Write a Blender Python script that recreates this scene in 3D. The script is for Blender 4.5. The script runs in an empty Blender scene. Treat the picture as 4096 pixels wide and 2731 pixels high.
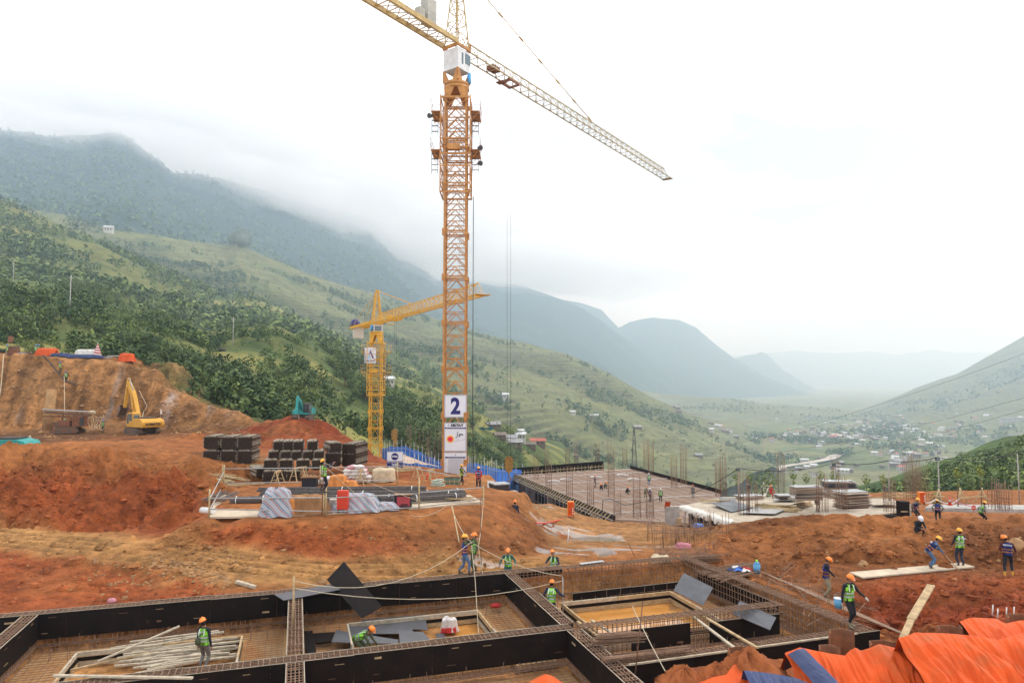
import bpy, math, random, numpy as np
from mathutils import Vector as V, Matrix, Euler, geometry
R=math.radians; S=bpy.context.scene; C=S.collection; PI=math.pi
# ---------------- camera, sky, sun, exposure ----------------
PITCH=3.5; cs,sn=math.cos(R(PITCH)),math.sin(R(PITCH)); F=2731.0; K=4096/2352
cam=bpy.data.cameras.new('camera'); cam.lens=24; cam.sensor_width=36; cam.clip_start=.1; cam.clip_end=60000
co=bpy.data.objects.new('camera',cam); C.objects.link(co); co.rotation_euler=(R(90+PITCH),0,0); S.camera=co
S.render.engine='CYCLES'; S.cycles.use_denoising=True; S.cycles.volume_bounces=10; S.cycles.max_bounces=12
S.cycles.diffuse_bounces=3; S.cycles.transparent_max_bounces=16; S.cycles.caustics_reflective=False; S.cycles.caustics_refractive=False
S.view_settings.view_transform='Standard'; S.view_settings.look='None'; S.view_settings.gamma=1; S.view_settings.exposure=0.22
SUN_AZ,SUN_EL=62,52      # degrees to the right of the view axis, above the horizon
W=bpy.data.worlds.new('World'); S.world=W; W.use_nodes=True
nt=W.node_tree; nt.nodes.clear()
def wn(t,**k):
    n=nt.nodes.new(t)
    for a,b in k.items(): setattr(n,a,b)
    return n
sky=wn('ShaderNodeTexSky',sky_type='NISHITA',sun_disc=False,sun_elevation=R(SUN_EL),sun_rotation=R(SUN_AZ)); b1=wn('ShaderNodeBackground'); b1.inputs[1].default_value=.12
b2=wn('ShaderNodeBackground'); b2.inputs[1].default_value=2.3; mx=wn('ShaderNodeMixShader'); ou=wn('ShaderNodeOutputWorld')
tc=wn('ShaderNodeTexCoord'); mp=wn('ShaderNodeMapping'); mp.inputs['Scale'].default_value=(1,1,3.2); mp.inputs['Location'].default_value=(.7,.3,0); n1=wn('ShaderNodeTexNoise'); n1.inputs['Scale'].default_value=2.3; n1.inputs['Detail'].default_value=7; n1.inputs['Roughness'].default_value=.55
r1=wn('ShaderNodeValToRGB'); r1.color_ramp.elements[0].position=.37; r1.color_ramp.elements[0].color=(.245,.255,.275,1); r1.color_ramp.elements[1].position=.70; r1.color_ramp.elements[1].color=(.94,.975,1.04,1)
n2=wn('ShaderNodeTexNoise'); n2.inputs['Scale'].default_value=3.3; n2.inputs['Detail'].default_value=5; r2=wn('ShaderNodeValToRGB')
r2.color_ramp.elements[0].position=.24; r2.color_ramp.elements[0].color=(.75,.75,.75,1); r2.color_ramp.elements[1].position=.36; r2.color_ramp.elements[1].color=(1,1,1,1)
L=nt.links.new
L(tc.outputs['Generated'],mp.inputs[0]); L(mp.outputs[0],n1.inputs['Vector']); L(mp.outputs[0],n2.inputs['Vector']); L(n1.outputs[0],r1.inputs[0]); L(r1.outputs[0],b2.inputs[0])
L(n2.outputs[0],r2.inputs[0]); L(sky.outputs[0],b1.inputs[0]); L(r2.outputs[0],mx.inputs[0]); L(b1.outputs[0],mx.inputs[1]); L(b2.outputs[0],mx.inputs[2]); L(mx.outputs[0],ou.inputs[0])
sl=bpy.data.lights.new('sun','SUN'); sl.energy=1.5; sl.angle=R(10); sl.color=(1,.95,.87); so=bpy.data.objects.new('sun',sl); C.objects.link(so)
so.rotation_euler=V((-math.sin(R(SUN_AZ))*math.cos(R(SUN_EL)),-math.cos(R(SUN_AZ))*math.cos(R(SUN_EL)),-math.sin(R(SUN_EL)))).to_track_quat('-Z','Y').to_euler()
# ---------------- photograph pixel -> ray (distance always comes from a height or a depth in metres) ----------------
def ray(x,y):
    u=(x-2048)/F; v=(1365.5-y)/F; return V((u,cs-sn*v,sn+cs*v))
def PZ(x,y,z): r=ray(x,y); return r*(z/r.z)          # where the pixel's ray meets height z
def PD(x,y,d): r=ray(x,y); return r*(d/r.y)          # where it reaches depth d
# ---------------- helpers ----------------
class MB:
    def __init__(s): s.v=[]; s.f=[]; s.m=[]; s.s=[]
    def add(s,vs,fs,m=0,smooth=False):
        b=len(s.v); s.v+= [tuple(p) for p in vs]
        for f in fs: s.f.append([b+i for i in f]); s.m.append(m); s.s.append(smooth)
        return s
    def box(s,c,d,rot=None,m=0):
        hx,hy,hz=d[0]/2,d[1]/2,d[2]/2; c=V(c)
        vs=[V((x,y,z)) for z in(-hz,hz) for y in(-hy,hy) for x in(-hx,hx)]
        if rot is not None:
            M=rot if isinstance(rot,Matrix) else Matrix.Rotation(rot,3,'Z'); vs=[M@p for p in vs]
        return s.add([p+c for p in vs],[(0,2,3,1),(4,5,7,6),(0,1,5,4),(2,6,7,3),(0,4,6,2),(1,3,7,5)],m)
    def bar(s,p,q,w,h=None,m=0,up=(0,0,1)):
        p,q=V(p),V(q); d=q-p; l=d.length
        if l<1e-6: return s
        d/=l; a=d.cross(V(up))
        if a.length<1e-3: a=d.cross(V((1,0,0)))
        a.normalize(); b=a.cross(d); h=h or w
        vs=[x+a*i*w/2+b*j*h/2 for x in(p,q) for j in(-1,1) for i in(-1,1)]
        return s.add(vs,[(0,2,3,1),(4,5,7,6),(0,1,5,4),(2,6,7,3),(0,4,6,2),(1,3,7,5)],m)
    def tube(s,p,q,r,n=6,r2=None,m=0,cap=True,smooth=True):
        p,q=V(p),V(q); d=(q-p)
        if d.length<1e-6: return s
        d.normalize(); a=d.orthogonal().normalized(); b=d.cross(a); r2=r if r2 is None else r2
        cr=[(math.cos(2*PI*k/n),math.sin(2*PI*k/n)) for k in range(n)]
        s.add([p+a*x*r+b*y*r for x,y in cr]+[q+a*x*r2+b*y*r2 for x,y in cr],[(k,(k+1)%n,n+(k+1)%n,n+k) for k in range(n)],m,smooth)
        if cap:
            base=len(s.v)-2*n; s.f+=[[base+k for k in range(n-1,-1,-1)],[base+n+k for k in range(n)]]; s.m+=[m,m]; s.s+=[False,False]
        return s
    def path(s,pts,r,n=5,m=0):
        for a,b in zip(pts,pts[1:]): s.tube(a,b,r,n,m=m,cap=False)
        return s
    def prism(s,poly,p,ax,ay,n,d,m=0):        # polygon in axes ax,ay at p, extruded d along n
        p,ax,ay,n=V(p),V(ax),V(ay),V(n); k=len(poly)
        vs=[p+ax*x+ay*y for x,y in poly]+[p+ax*x+ay*y+n*d for x,y in poly]
        return s.add(vs,[list(range(k))[::-1],list(range(k,2*k))]+[(i,(i+1)%k,k+(i+1)%k,k+i) for i in range(k)],m)
    def ball(s,c,r,n=8,k=5,m=0,sc=(1,1,1),z0=-1):
        c=V(c); vs=[];fs=[]
        for j in range(k+1):
            t=-PI/2+PI*j/k if z0==-1 else PI/2*j/k
            for i in range(n): vs.append(c+V((math.cos(t)*math.cos(2*PI*i/n)*r*sc[0],math.cos(t)*math.sin(2*PI*i/n)*r*sc[1],math.sin(t)*r*sc[2])))
        for j in range(k):
            for i in range(n): fs.append((j*n+i,j*n+(i+1)%n,(j+1)*n+(i+1)%n,(j+1)*n+i))
        return s.add(vs,fs,m,True)
    def grid(s,P,m=0,smooth=True):
        a=len(P); b=len(P[0]); return s.add([p for r in P for p in r],[(i*b+j,i*b+j+1,(i+1)*b+j+1,(i+1)*b+j) for i in range(a-1) for j in range(b-1)],m,smooth)
    def mesh(s,name,mats):
        me=bpy.data.meshes.new(name); me.from_pydata(s.v,[],s.f)
        for m in (mats if isinstance(mats,(list,tuple)) else [mats]): me.materials.append(M[m] if isinstance(m,str) else m)
        me.polygons.foreach_set('material_index',s.m); me.polygons.foreach_set('use_smooth',s.s); me.update(); return me
    def build(s,name,mats,parent=None,loc=None): return link(name,s.mesh(name,mats),parent,loc)
def link(name,data,parent=None,loc=None,rz=0):
    o=bpy.data.objects.new(name,data); C.objects.link(o)
    if parent: o.parent=parent
    if loc is not None: o.location=loc
    if rz: o.rotation_euler=(0,0,rz)
    return o
def tag(o,label,cat,group=None,kind=None):
    if label: o['label']=label
    if cat: o['category']=cat
    if group: o['group']=group
    if kind: o['kind']=kind
    return o
def thing(name,label,cat,loc=(0,0,0),rz=0,group=None):
    o=link(name,None,None,loc,rz); o.empty_display_size=.2; return tag(o,label,cat,group)
def struct(o,kind='structure'): o['kind']=kind; return o
def copy_tree(o,loc=None,rz=None,label=None,parent=None,sc=None):
    c=o.copy(); C.objects.link(c); c.parent=parent
    if loc is not None: c.location=loc
    if rz is not None: c.rotation_euler=(0,0,rz)
    if sc is not None: c.scale=sc if hasattr(sc,'__len__') else (sc,)*3
    if label: c['label']=label
    for ch in list(o.children): copy_tree(ch,parent=c)
    return c
def npmesh(name,verts,quads,mats,col=None,smooth=True,extra=None):
    me=bpy.data.meshes.new(name); n=len(verts); k=len(quads); w=quads.shape[1]
    me.vertices.add(n); me.vertices.foreach_set('co',np.ascontiguousarray(verts,dtype=np.float32).ravel())
    me.loops.add(k*w); me.loops.foreach_set('vertex_index',np.ascontiguousarray(quads,dtype=np.int32).ravel())
    me.polygons.add(k); me.polygons.foreach_set('loop_start',np.arange(0,k*w,w,dtype=np.int32))
    me.polygons.foreach_set('use_smooth',np.full(k,smooth)); me.update(calc_edges=True)
    for m in (mats if isinstance(mats,(list,tuple)) else [mats]): me.materials.append(M[m])
    if col is not None:
        a=me.attributes.new('Col','FLOAT_COLOR','POINT'); c4=np.ones((n,4),np.float32); c4[:,:col.shape[1]]=col; a.data.foreach_set('color',c4.ravel())
    for kx,vx in (extra or {}).items():
        a=me.attributes.new(kx,'FLOAT','POINT'); a.data.foreach_set('value',np.ascontiguousarray(vx,dtype=np.float32))
    return me
def gridq(a,b):
    i,j=np.meshgrid(np.arange(a-1),np.arange(b-1),indexing='ij'); i=i.ravel(); j=j.ravel()
    return np.stack([i*b+j,i*b+j+1,(i+1)*b+j+1,(i+1)*b+j],1)
_rs=np.random.RandomState(7); _T=_rs.rand(256,256).astype(np.float32)
def vnoise(x,y):
    xi=np.floor(x).astype(int); yi=np.floor(y).astype(int); fx=x-xi; fy=y-yi; fx=fx*fx*(3-2*fx); fy=fy*fy*(3-2*fy)
    a=_T[xi&255,yi&255]; b=_T[(xi+1)&255,yi&255]; c=_T[xi&255,(yi+1)&255]; d=_T[(xi+1)&255,(yi+1)&255]
    return a+(b-a)*fx+(c-a)*fy+(a-b-c+d)*fx*fy
def fbm(x,y,o=5,g=.5,lac=2.03):
    s=0;a=1;t=0
    for k in range(o): s=s+a*(vnoise(x+17.3*k,y+9.1*k)-.5); t+=a; a*=g; x=x*lac; y=y*lac
    return s/t*2
def worley(x,y):
    xi=np.floor(x).astype(int); yi=np.floor(y).astype(int); d=np.full(x.shape,9.0); h=np.zeros(x.shape)
    for dx in(-1,0,1):
        for dy in(-1,0,1):
            a=(xi+dx)&255; b=(yi+dy)&255; px=xi+dx+_T[a,b]; py=yi+dy+_T[(a+91)&255,(b+37)&255]; q=(x-px)**2+(y-py)**2; m=q<d; d=np.where(m,q,d); h=np.where(m,_T[(a+13)&255,(b+201)&255],h)
    return np.sqrt(d),h
def ridged(x,y,o=4):
    s=0;a=1;t=0
    for k in range(o): s=s+a*(1-2*np.abs(vnoise(x+5.7*k,y+31*k)-.5)); t+=a; a*=.5; x=x*2.1; y=y*2.1
    return s/t
rnd=random.Random(11)
# ---------------- materials ----------------
M={}
def mat(name,col,rough=.8,var=.25,scale=4,bump=.0,bscale=None,metal=0,col2=None,attr=False,spec=.3,detail=4,coord='Object',stretch=None,extra=None):
    m=bpy.data.materials.new(name); m.use_nodes=True; t=m.node_tree; b=t.nodes['Principled BSDF']; M[name]=m
    b.inputs['Roughness'].default_value=rough; b.inputs['Metallic'].default_value=metal; b.inputs['Specular IOR Level'].default_value=spec
    N=t.nodes.new; l=t.links.new
    if coord=='Pos': src=N('ShaderNodeNewGeometry').outputs['Position']
    else: src=N('ShaderNodeTexCoord').outputs['Object']
    if stretch:
        g=N('ShaderNodeMapping'); g.inputs['Scale'].default_value=stretch; l(src,g.inputs[0]); src=g.outputs[0]
    n=N('ShaderNodeTexNoise'); n.inputs['Scale'].default_value=scale; n.inputs['Detail'].default_value=detail; n.inputs['Roughness'].default_value=.6; l(src,n.inputs['Vector'])
    rp=N('ShaderNodeValToRGB'); rp.color_ramp.elements[0].position=.32; rp.color_ramp.elements[1].position=.68; l(n.outputs[0],rp.inputs[0])
    mixn=N('ShaderNodeMix'); mixn.data_type='RGBA'; l(rp.outputs[0],mixn.inputs[0])
    if attr:
        a=N('ShaderNodeAttribute'); a.attribute_name='Col'
        mixn.blend_type='MULTIPLY'; mixn.inputs[0].default_value=1
        rp.color_ramp.elements[0].color=(1-var,)*3+(1,); rp.color_ramp.elements[1].color=(1+var*.7,)*3+(1,)
        t.links.remove(mixn.inputs[0].links[0]); l(a.outputs['Color'],mixn.inputs[6]); l(rp.outputs[0],mixn.inputs[7])
    else:
        c=V(col[:3]); d=V(col2) if col2 else c*(1-var)
        e=c if col2 else c*(1+var*.6)
        mixn.inputs[6].default_value=(*d,1); mixn.inputs[7].default_value=(*e,1)
    l(mixn.outputs[2],b.inputs['Base Color'])
    if bump:
        bn=N('ShaderNodeTexNoise'); bn.inputs['Scale'].default_value=bscale or scale*4; bn.inputs['Detail'].default_value=6; bn.inputs['Roughness'].default_value=.65; l(src,bn.inputs['Vector'])
        bp=N('ShaderNodeBump'); bp.inputs['Strength'].default_value=1; bp.inputs['Distance'].default_value=bump; l(bn.outputs[0],bp.inputs['Height']); l(bp.outputs[0],b.inputs['Normal'])
    if extra: extra(t,b,src)
    return m
# ---------------- far hills, mountains and valley ----------------
mat('hill_green',(1,1,1),.9,.35,.06,bump=1.6,bscale=.12,attr=True,coord='Pos',spec=.1,detail=8)
mat('mountain_green',(1,1,1),.95,.3,.01,bump=14,bscale=.02,attr=True,coord='Pos',spec=.05,detail=8)
G1=np.array([.15,.152,.042]); G2=np.array([.07,.10,.03]); G3=np.array([.25,.225,.068]); GT=np.array([.15,.152,.062]); RK=np.array([.10,.10,.09])
def lerp_poly(poly,xs):
    p=np.array(poly,float); return np.interp(xs,p[:,0],p[:,1]),np.interp(xs,p[:,0],p[:,2])
def rays(x,y,d):
    u=(x*K-2048)/F; v=(1365.5-y*K)/F; ry=cs-sn*v; rz=sn+cs*v; return u*d/ry,d,rz*d/ry
HILLS={}
def hill(name,label,ridge,foot,nx,ny,amp,wl,kind='forest',matn='hill_green',terr=0,bulge=0,back=.35,seed=0,gull=0):
    xs=np.linspace(ridge[0][0],ridge[-1][0],nx); ry,rd=lerp_poly(ridge,xs); ry=ry+(3.0 if matn!='hill_green' else 0)*fbm(xs/28+seed,xs*0+seed,4); fy,fd=lerp_poly(foot,xs)
    RX,RY,RZ=rays(xs,ry,rd); FX,FY,FZ=rays(xs,fy,fd)
    nb=max(4,ny//5); ts=np.concatenate([np.linspace(0,1,ny),1+np.linspace(0,1,nb+1)[1:]])
    T=ts[:,None]; t=np.minimum(T,1); b=np.maximum(T-1,0)
    X=FX+(RX-FX)*t; Y=FY+(RY-FY)*t; Z=FZ+(RZ-FZ)*(t+bulge*np.sin(PI*t))
    X=X*(1+b*back); Y=Y*(1+b*back); Z=Z-b*b*np.abs(RZ-FZ)*.7-b*np.abs(RZ-FZ)*.15
    n=fbm(X/wl+seed*3.7,Y/wl+seed,6); fade=np.minimum(1,(1-np.abs(t-.0)*0))*(1-.65*np.clip((t-.8)/.2,0,1))
    Z=Z+amp*n*fade
    if gull: Z=Z-gull*ridged(X/(wl*1.3)+seed,Y/(wl*3)+Z/(wl*2),4)*np.sin(PI*np.clip(t,0,1))
    if terr:
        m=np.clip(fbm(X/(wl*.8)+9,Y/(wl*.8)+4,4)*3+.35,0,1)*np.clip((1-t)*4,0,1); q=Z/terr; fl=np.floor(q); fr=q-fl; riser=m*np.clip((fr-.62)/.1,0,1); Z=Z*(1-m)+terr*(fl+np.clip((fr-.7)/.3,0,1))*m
    v=np.stack([X,Y+0*X,Z],-1); sh=X.shape
    # colour: what grows there
    big=fbm(X/(wl*.7)+3+seed,Y/(wl*.7)+8,5); fine=fbm(X/(wl*.12)+1,Y/(wl*.12)+2,4)
    f=np.clip((big+.35*fine)*2.5+.5,0,1)[...,None]
    if kind=='forest': c=G1*(1-f)+G2*f; g=np.clip(fbm(X/(wl*.5)+30,Y/(wl*.5),3)*2.6-.25,0,1)[...,None]; c=c*(1-g)+G3*g
    elif kind=='terrace': c=GT*(1-f*.5)+G1*f*.5; g=np.clip(big*3-1.0,0,1)[...,None]; c=c*(1-g)+G2*g; g=np.clip(fine*2.4-.7,0,1)[...,None]; c=c*(1-g)+np.array([.21,.185,.075])*g
    elif kind=='bamboo': c=np.array([.05,.085,.022])*(1-f)+np.array([.09,.14,.035])*f
    else: c=np.array([.04,.068,.056])*(1-f)+np.array([.022,.042,.04])*f; g=np.clip(fine*3-1.5,0,1)[...,None]; c=c*(1-g)+np.array([.14,.12,.09])*g
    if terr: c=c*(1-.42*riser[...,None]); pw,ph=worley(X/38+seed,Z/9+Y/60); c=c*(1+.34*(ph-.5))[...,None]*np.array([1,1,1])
    me=npmesh(name,v.reshape(-1,3),gridq(*sh),matn,np.clip(c,0.005,1).reshape(-1,3)); o=struct(link(name,me)); o['label']=label
    HILLS[len(HILLS)]=(v,ny,f[...,0]); return v,ny,f[...,0]
ha=hill('hillside','near green hillside behind the red earth cut',[(-300,560,330),(-150,600,330),(0,640,330),(150,650,340),(340,715,350),(480,765,360),(560,748,330),(640,745,330),(720,785,330),(850,862,340),(1000,905,360),(1100,950,380),(1200,1005,400),(1290,1060,420),(1340,1115,420)],
  [(-300,800,109),(0,830,109),(350,900,110),(580,1010,112),(850,1090,120),(1000,1110,150),(1100,1130,210),(1340,1160,300)],420,200,7,60,terr=0,seed=1,bulge=.03)
hb=hill('hillside','dark wooded slope above the near hillside',[(-350,360,800),(-200,400,800),(0,457,800),(150,520,820),(250,560,850),(330,595,880),(420,630,900),(480,660,900),(600,690,950),(720,750,950),(850,800,950),(1000,850,1000),(1100,930,1000)],
  [(-350,700,400),(0,690,400),(340,760,410),(600,790,420),(720,820,420),(850,900,430),(1000,950,440),(1100,1000,450)],300,130,16,120,seed=2)
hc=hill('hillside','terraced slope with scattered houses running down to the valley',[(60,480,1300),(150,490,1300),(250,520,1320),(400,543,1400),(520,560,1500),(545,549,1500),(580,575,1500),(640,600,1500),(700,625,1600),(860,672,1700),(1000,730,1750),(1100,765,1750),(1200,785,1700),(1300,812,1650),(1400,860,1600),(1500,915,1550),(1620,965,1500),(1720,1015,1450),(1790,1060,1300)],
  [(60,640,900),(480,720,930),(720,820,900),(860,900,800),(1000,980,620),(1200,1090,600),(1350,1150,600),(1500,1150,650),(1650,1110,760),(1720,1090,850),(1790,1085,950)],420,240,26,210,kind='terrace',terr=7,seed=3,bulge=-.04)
hd=hill('mountain','big blue-green mountain with its top in the cloud',[(-500,120,2600),(-300,225,2600),(-60,290,2700),(0,297,2700),(60,303,2750),(120,318,2750),(200,318,2800),(250,310,2800),(290,322,2850),(330,352,2850),(400,400,2950),(480,410,3100),(600,440,3500),(850,500,4500),(930,570,5000),(1000,640,5200),(1100,680,5400)],
  [(-500,560,1200),(0,560,1200),(300,640,1300),(600,680,1600),(860,740,2000),(1100,830,2500)],320,160,90,520,kind='mountain',matn='mountain_green',seed=4,gull=70)
he=hill('mountain','hazy mountain spur in the middle with cloud on its crest',[(900,640,5000),(1000,640,5300),(1100,640,5500),(1200,655,5500),(1300,690,5500),(1340,705,5500),(1380,735,5500),(1420,765,5600),(1500,825,5600),(1600,890,5600),(1700,925,5400)],
  [(900,790,2500),(1100,820,2600),(1300,870,2900),(1500,945,3200),(1700,962,3800)],220,110,90,700,kind='mountain',matn='mountain_green',seed=5,gull=90)
hf=hill('mountain','pale humped mountain right of the middle spur',[(1300,690,7000),(1380,712,7000),(1420,752,7000),(1450,738,7000),(1500,730,7000),(1560,736,7000),(1600,752,7000),(1640,785,7000),(1690,824,7000),(1760,865,6800),(1850,905,6600),(1950,930,6300)],
  [(1300,900,4500),(1500,930,4500),(1700,950,4600),(1950,962,4800)],180,80,60,800,kind='mountain',matn='mountain_green',seed=6,gull=60)
hg=hill('mountain','small pale pointed peak',[(1600,860,8800),(1690,824,8800),(1730,812,8800),(1748,806,8800),(1765,815,8800),(1800,850,8600),(1880,898,8300),(1990,930,8000),(2060,945,7600)],
  [(1600,950,6500),(2060,962,6500)],140,60,50,800,kind='mountain',matn='mountain_green',seed=7,gull=40)
hh=hill('mountain','faint far ridge closing the valley',[(1500,840,14500),(1700,815,14500),(1760,810,14500),(1830,803,14500),(1920,812,14500),(2000,808,14500),(2060,815,14500),(2130,806,14500),(2250,812,14500),(2400,800,14500),(2800,790,14500)],
  [(1500,960,9000),(2800,960,9000)],160,50,110,1800,kind='mountain',matn='mountain_green',seed=8)
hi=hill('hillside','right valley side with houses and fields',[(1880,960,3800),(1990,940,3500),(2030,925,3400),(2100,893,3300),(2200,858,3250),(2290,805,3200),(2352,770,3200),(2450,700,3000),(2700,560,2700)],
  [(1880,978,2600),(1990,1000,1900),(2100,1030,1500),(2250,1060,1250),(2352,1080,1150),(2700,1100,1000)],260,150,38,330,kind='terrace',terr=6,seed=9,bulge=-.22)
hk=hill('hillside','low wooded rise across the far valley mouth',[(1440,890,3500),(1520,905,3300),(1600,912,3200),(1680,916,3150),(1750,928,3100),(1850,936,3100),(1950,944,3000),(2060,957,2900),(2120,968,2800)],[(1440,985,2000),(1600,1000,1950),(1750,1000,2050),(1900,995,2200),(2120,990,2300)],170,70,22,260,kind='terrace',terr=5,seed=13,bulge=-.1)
hj=hill('hillside','bamboo covered knoll rising at the right',[(1960,1165,150),(2030,1140,150),(2120,1108,155),(2200,1085,160),(2250,1062,165),(2352,1032,170),(2500,975,185),(2700,900,200)],
  [(1960,1185,120),(2030,1170,112),(2200,1150,106),(2352,1142,104),(2700,1130,100)],160,80,3,25,kind='bamboo',seed=10)
# valley floor: one sheet from below the site to the far ridge
yy=np.concatenate([np.linspace(60,600,30),np.geomspace(620,16500,170)]); aa=np.linspace(-.95,1.1,240)
Y,A=np.meshgrid(yy,aa,indexing='ij'); X=A*Y; Z=-136+0*Y+np.clip((Y-2500)/1.0,0,None)*.008+7*fbm(X/300,Y/300,4)
Z=np.where(Y<600,-34-102*np.clip((Y-150)/450,0,1),Z); q=Z/3; Z=np.where(Y>620,3*(np.floor(q)+np.clip((q-np.floor(q)-.8)/.2,0,1)),Z)
f=np.clip(fbm(X/160+2,Y/200,5)*2.5+.3,0,1)[...,None]; c=np.array([.19,.175,.068])*(1-f)+np.array([.13,.155,.05])*f
g=np.clip(fbm(X/110+20,Y/160+5,4)*3-1.0,0,1)[...,None]; c=c*(1-g)+G2*g
pd_,ph_=worley(X/55+.3*Y/55,Y/80); c=c*(1+.5*(ph_-.5))[...,None]; c=c*(1-.35*np.clip((pd_-.55)/.2,0,1))[...,None]
VAL=(X,Y,Z)
o=struct(link('valley',npmesh('valley',np.stack([X,Y,Z],-1).reshape(-1,3),gridq(*X.shape),'hill_green',c.reshape(-1,3))))
# river
mat('river_bed',(.46,.39,.32),.5,.2,.05,coord='Pos')
def ribbon(name,m,pts,ws,mb=None):
    mb=mb or MB(); L_=[];
    for i,p in enumerate(pts):
        d=(pts[min(i+1,len(pts)-1)]-pts[max(i-1,0)]); n=V((-d.y,d.x,0)).normalized(); L_.append([p-n*ws[i]/2,p+n*ws[i]/2])
    mb.grid(L_,0,False); return mb
rp=[(1745,1150),(1760,1110),(1775,1082),(1800,1070),(1840,1064),(1880,1058),(1905,1053),(1920,1045),(1935,1040)]
pts=[PZ(x*K,y*K,-130.5) for x,y in rp]; ribbon('river','river_bed',pts,[8,11,13,12,14,15,18,20,6]).build('river','river_bed')['kind']='structure'
# haze: the air of the whole valley
hm=bpy.data.materials.new('haze_air'); hm.use_nodes=True; t=hm.node_tree; t.nodes.clear(); pv=t.nodes.new('ShaderNodeVolumePrincipled'); oo=t.nodes.new('ShaderNodeOutputMaterial')
pv.inputs['Absorption Color'].default_value=(.8,.8,.8,1); pv.inputs['Color'].default_value=(.66,.84,1,1); pv.inputs['Density'].default_value=.00022; pv.inputs['Anisotropy'].default_value=.35; t.links.new(pv.outputs[0],oo.inputs['Volume']); M['haze_air']=hm
MB().box((1500,9600,250),(40000,20400,2900)).build('haze','haze_air')['kind']='stuff'
# cloud hanging on the crests: closed lens-shaped bodies of mist
def mist(name,label,line,hw,base,thick,dens,seed,amp=90,col=(1,1,1)):
    p=np.array(line,float); n=90; k=36; s=np.linspace(0,len(p)-1,n); cx=np.interp(s,np.arange(len(p)),p[:,0]); cy=np.interp(s,np.arange(len(p)),p[:,1]); cz=np.interp(s,np.arange(len(p)),p[:,2])
    dx=np.gradient(cx); dy=np.gradient(cy); l=np.hypot(dx,dy); nx,ny=-dy/l,dx/l; w=np.linspace(-1,1,k)
    u_=np.arange(n)/(n-1); env=(np.clip(u_/.08,0,1)*np.clip((1-u_)/.38,0,1)**.8)[:,None]+.001
    X=cx[:,None]+nx[:,None]*w*hw; Y=cy[:,None]+ny[:,None]*w*hw
    e=np.sqrt(np.clip(1-w**2,0,1))*env; nb=fbm(X/420+seed,Y/420,6,.55); nt_=fbm(X/500+seed+9,Y/500,4)
    mid=cz[:,None]+base+thick*.5; B=mid-e*(thick*.5+amp*(nb+.1)*1.6); T=mid+e*(thick*.5+amp*nt_)+3; B=np.minimum(B,mid-1)
    v=np.concatenate([np.stack([X,Y,B],-1).reshape(-1,3),np.stack([X,Y,T],-1).reshape(-1,3)]); q=gridq(n,k); N=n*k; import bmesh
    q2=q[:,::-1]+N; side=[]
    idx=np.arange(N).reshape(n,k)
    for a in (idx[0],idx[-1][::-1],idx[:,0][::-1],idx[:,-1]): side.append(np.stack([a[:-1],a[:-1]+N,a[1:]+N,a[1:]],1)[:,::-1])
    m=bpy.data.materials.new(name); m.use_nodes=True; t=m.node_tree; t.nodes.clear(); pv=t.nodes.new('ShaderNodeVolumePrincipled'); oo=t.nodes.new('ShaderNodeOutputMaterial'); M[name]=m
    pv.inputs['Color'].default_value=(*col,1); pv.inputs['Density'].default_value=dens; t.links.new(pv.outputs[0],oo.inputs['Volume'])
    me=npmesh('mist',v,np.concatenate([q[:,::-1],q2[:,::-1][:,::-1],*side]),name); bm=bmesh.new(); bm.from_mesh(me); bmesh.ops.remove_doubles(bm,verts=bm.verts,dist=.01); bmesh.ops.recalc_face_normals(bm,faces=bm.faces); bm.to_mesh(me); bm.free(); o=link('mist',me); o['kind']='stuff'; return o
ln=[(-4200,1900,0),(-2900,2150,10),(-1900,2450,10),(-1450,2750,-30),(-1000,3500,-70),(-600,4200,-110),(-150,4800,-130),(500,5300,-170),(1100,5600,-210),(1500,5900,-240)]
mist('mist_thin','',ln,1000,850,300,.0007,1,130)
mist('mist_thick','',ln,820,930,190,.0034,2,110)
# ---------------- the site ground: a triangulated survey of break lines, sampled to a fine sheet ----------------
A0=V((-9.0,28.95,0)); E1=V((.9537,.3007,0)); E2=V((.3007,-.9537,0))       # foundation grid: along the far wall, towards the camera
def LP(a,b,z=0): p=A0+E1*a+E2*b; return V((p.x,p.y,z))
CLR=dict(red=(.285,.072,.020),dred=(.225,.044,.012),road=(.41,.205,.070),tan=(.325,.118,.035),brn=(.195,.068,.021),yard=(.37,.142,.046),cliff=(.33,.155,.055),mud=(.35,.17,.062),wood=(.14,.064,.025),grs=(.085,.10,.03),grey=(.3,.26,.21))
CP=[]
def ln_(pts,z=None):
    for a,b in zip(pts,pts[1:]):
        n=max(1,int((V(b[0])-V(a[0])).length/1.2))
        for k in range(n): CP.append((V(a[0]).lerp(V(b[0]),k/n),a[1] if k<n*.5 else b[1]))
    CP.append(pts[-1])
def z_(c,*p): ln_([(PZ(x,y,z),c) for x,y,z in p])
def d_(c,*p): ln_([(PD(x,y,d),c) for x,y,d in p])
def x_(c,*p): ln_([(V(q),c) for q in p])
x_('red',LP(-24,-.25,-8.9),LP(-13,-.25,-8.8),LP(0,-.25,-8.85)); x_('tan',LP(1,-.25,-8.85),LP(11.9,-.25,-8.85),LP(19.6,-.35,-8.9))
x_('tan',LP(19.7,0,-8.75),LP(19.7,8,-8.7),LP(19.7,12,-8.7))
z_('red',(-300,2220,-8.0),(0,2225,-8.15),(300,2262,-8.35),(560,2300,-8.6),(800,2345,-8.8)); z_('red',(-300,2300,-8.3),(0,2320,-8.45),(300,2335,-8.6),(600,2350,-8.75)); z_('red',(-200,2390,-8.65),(200,2385,-8.75),(600,2375,-8.82))
z_('road',(-400,2150,-7.6),(0,2185,-7.95),(520,2245,-8.15),(870,2316,-8.5),(1300,2330,-8.7),(1800,2300,-8.85))
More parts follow.
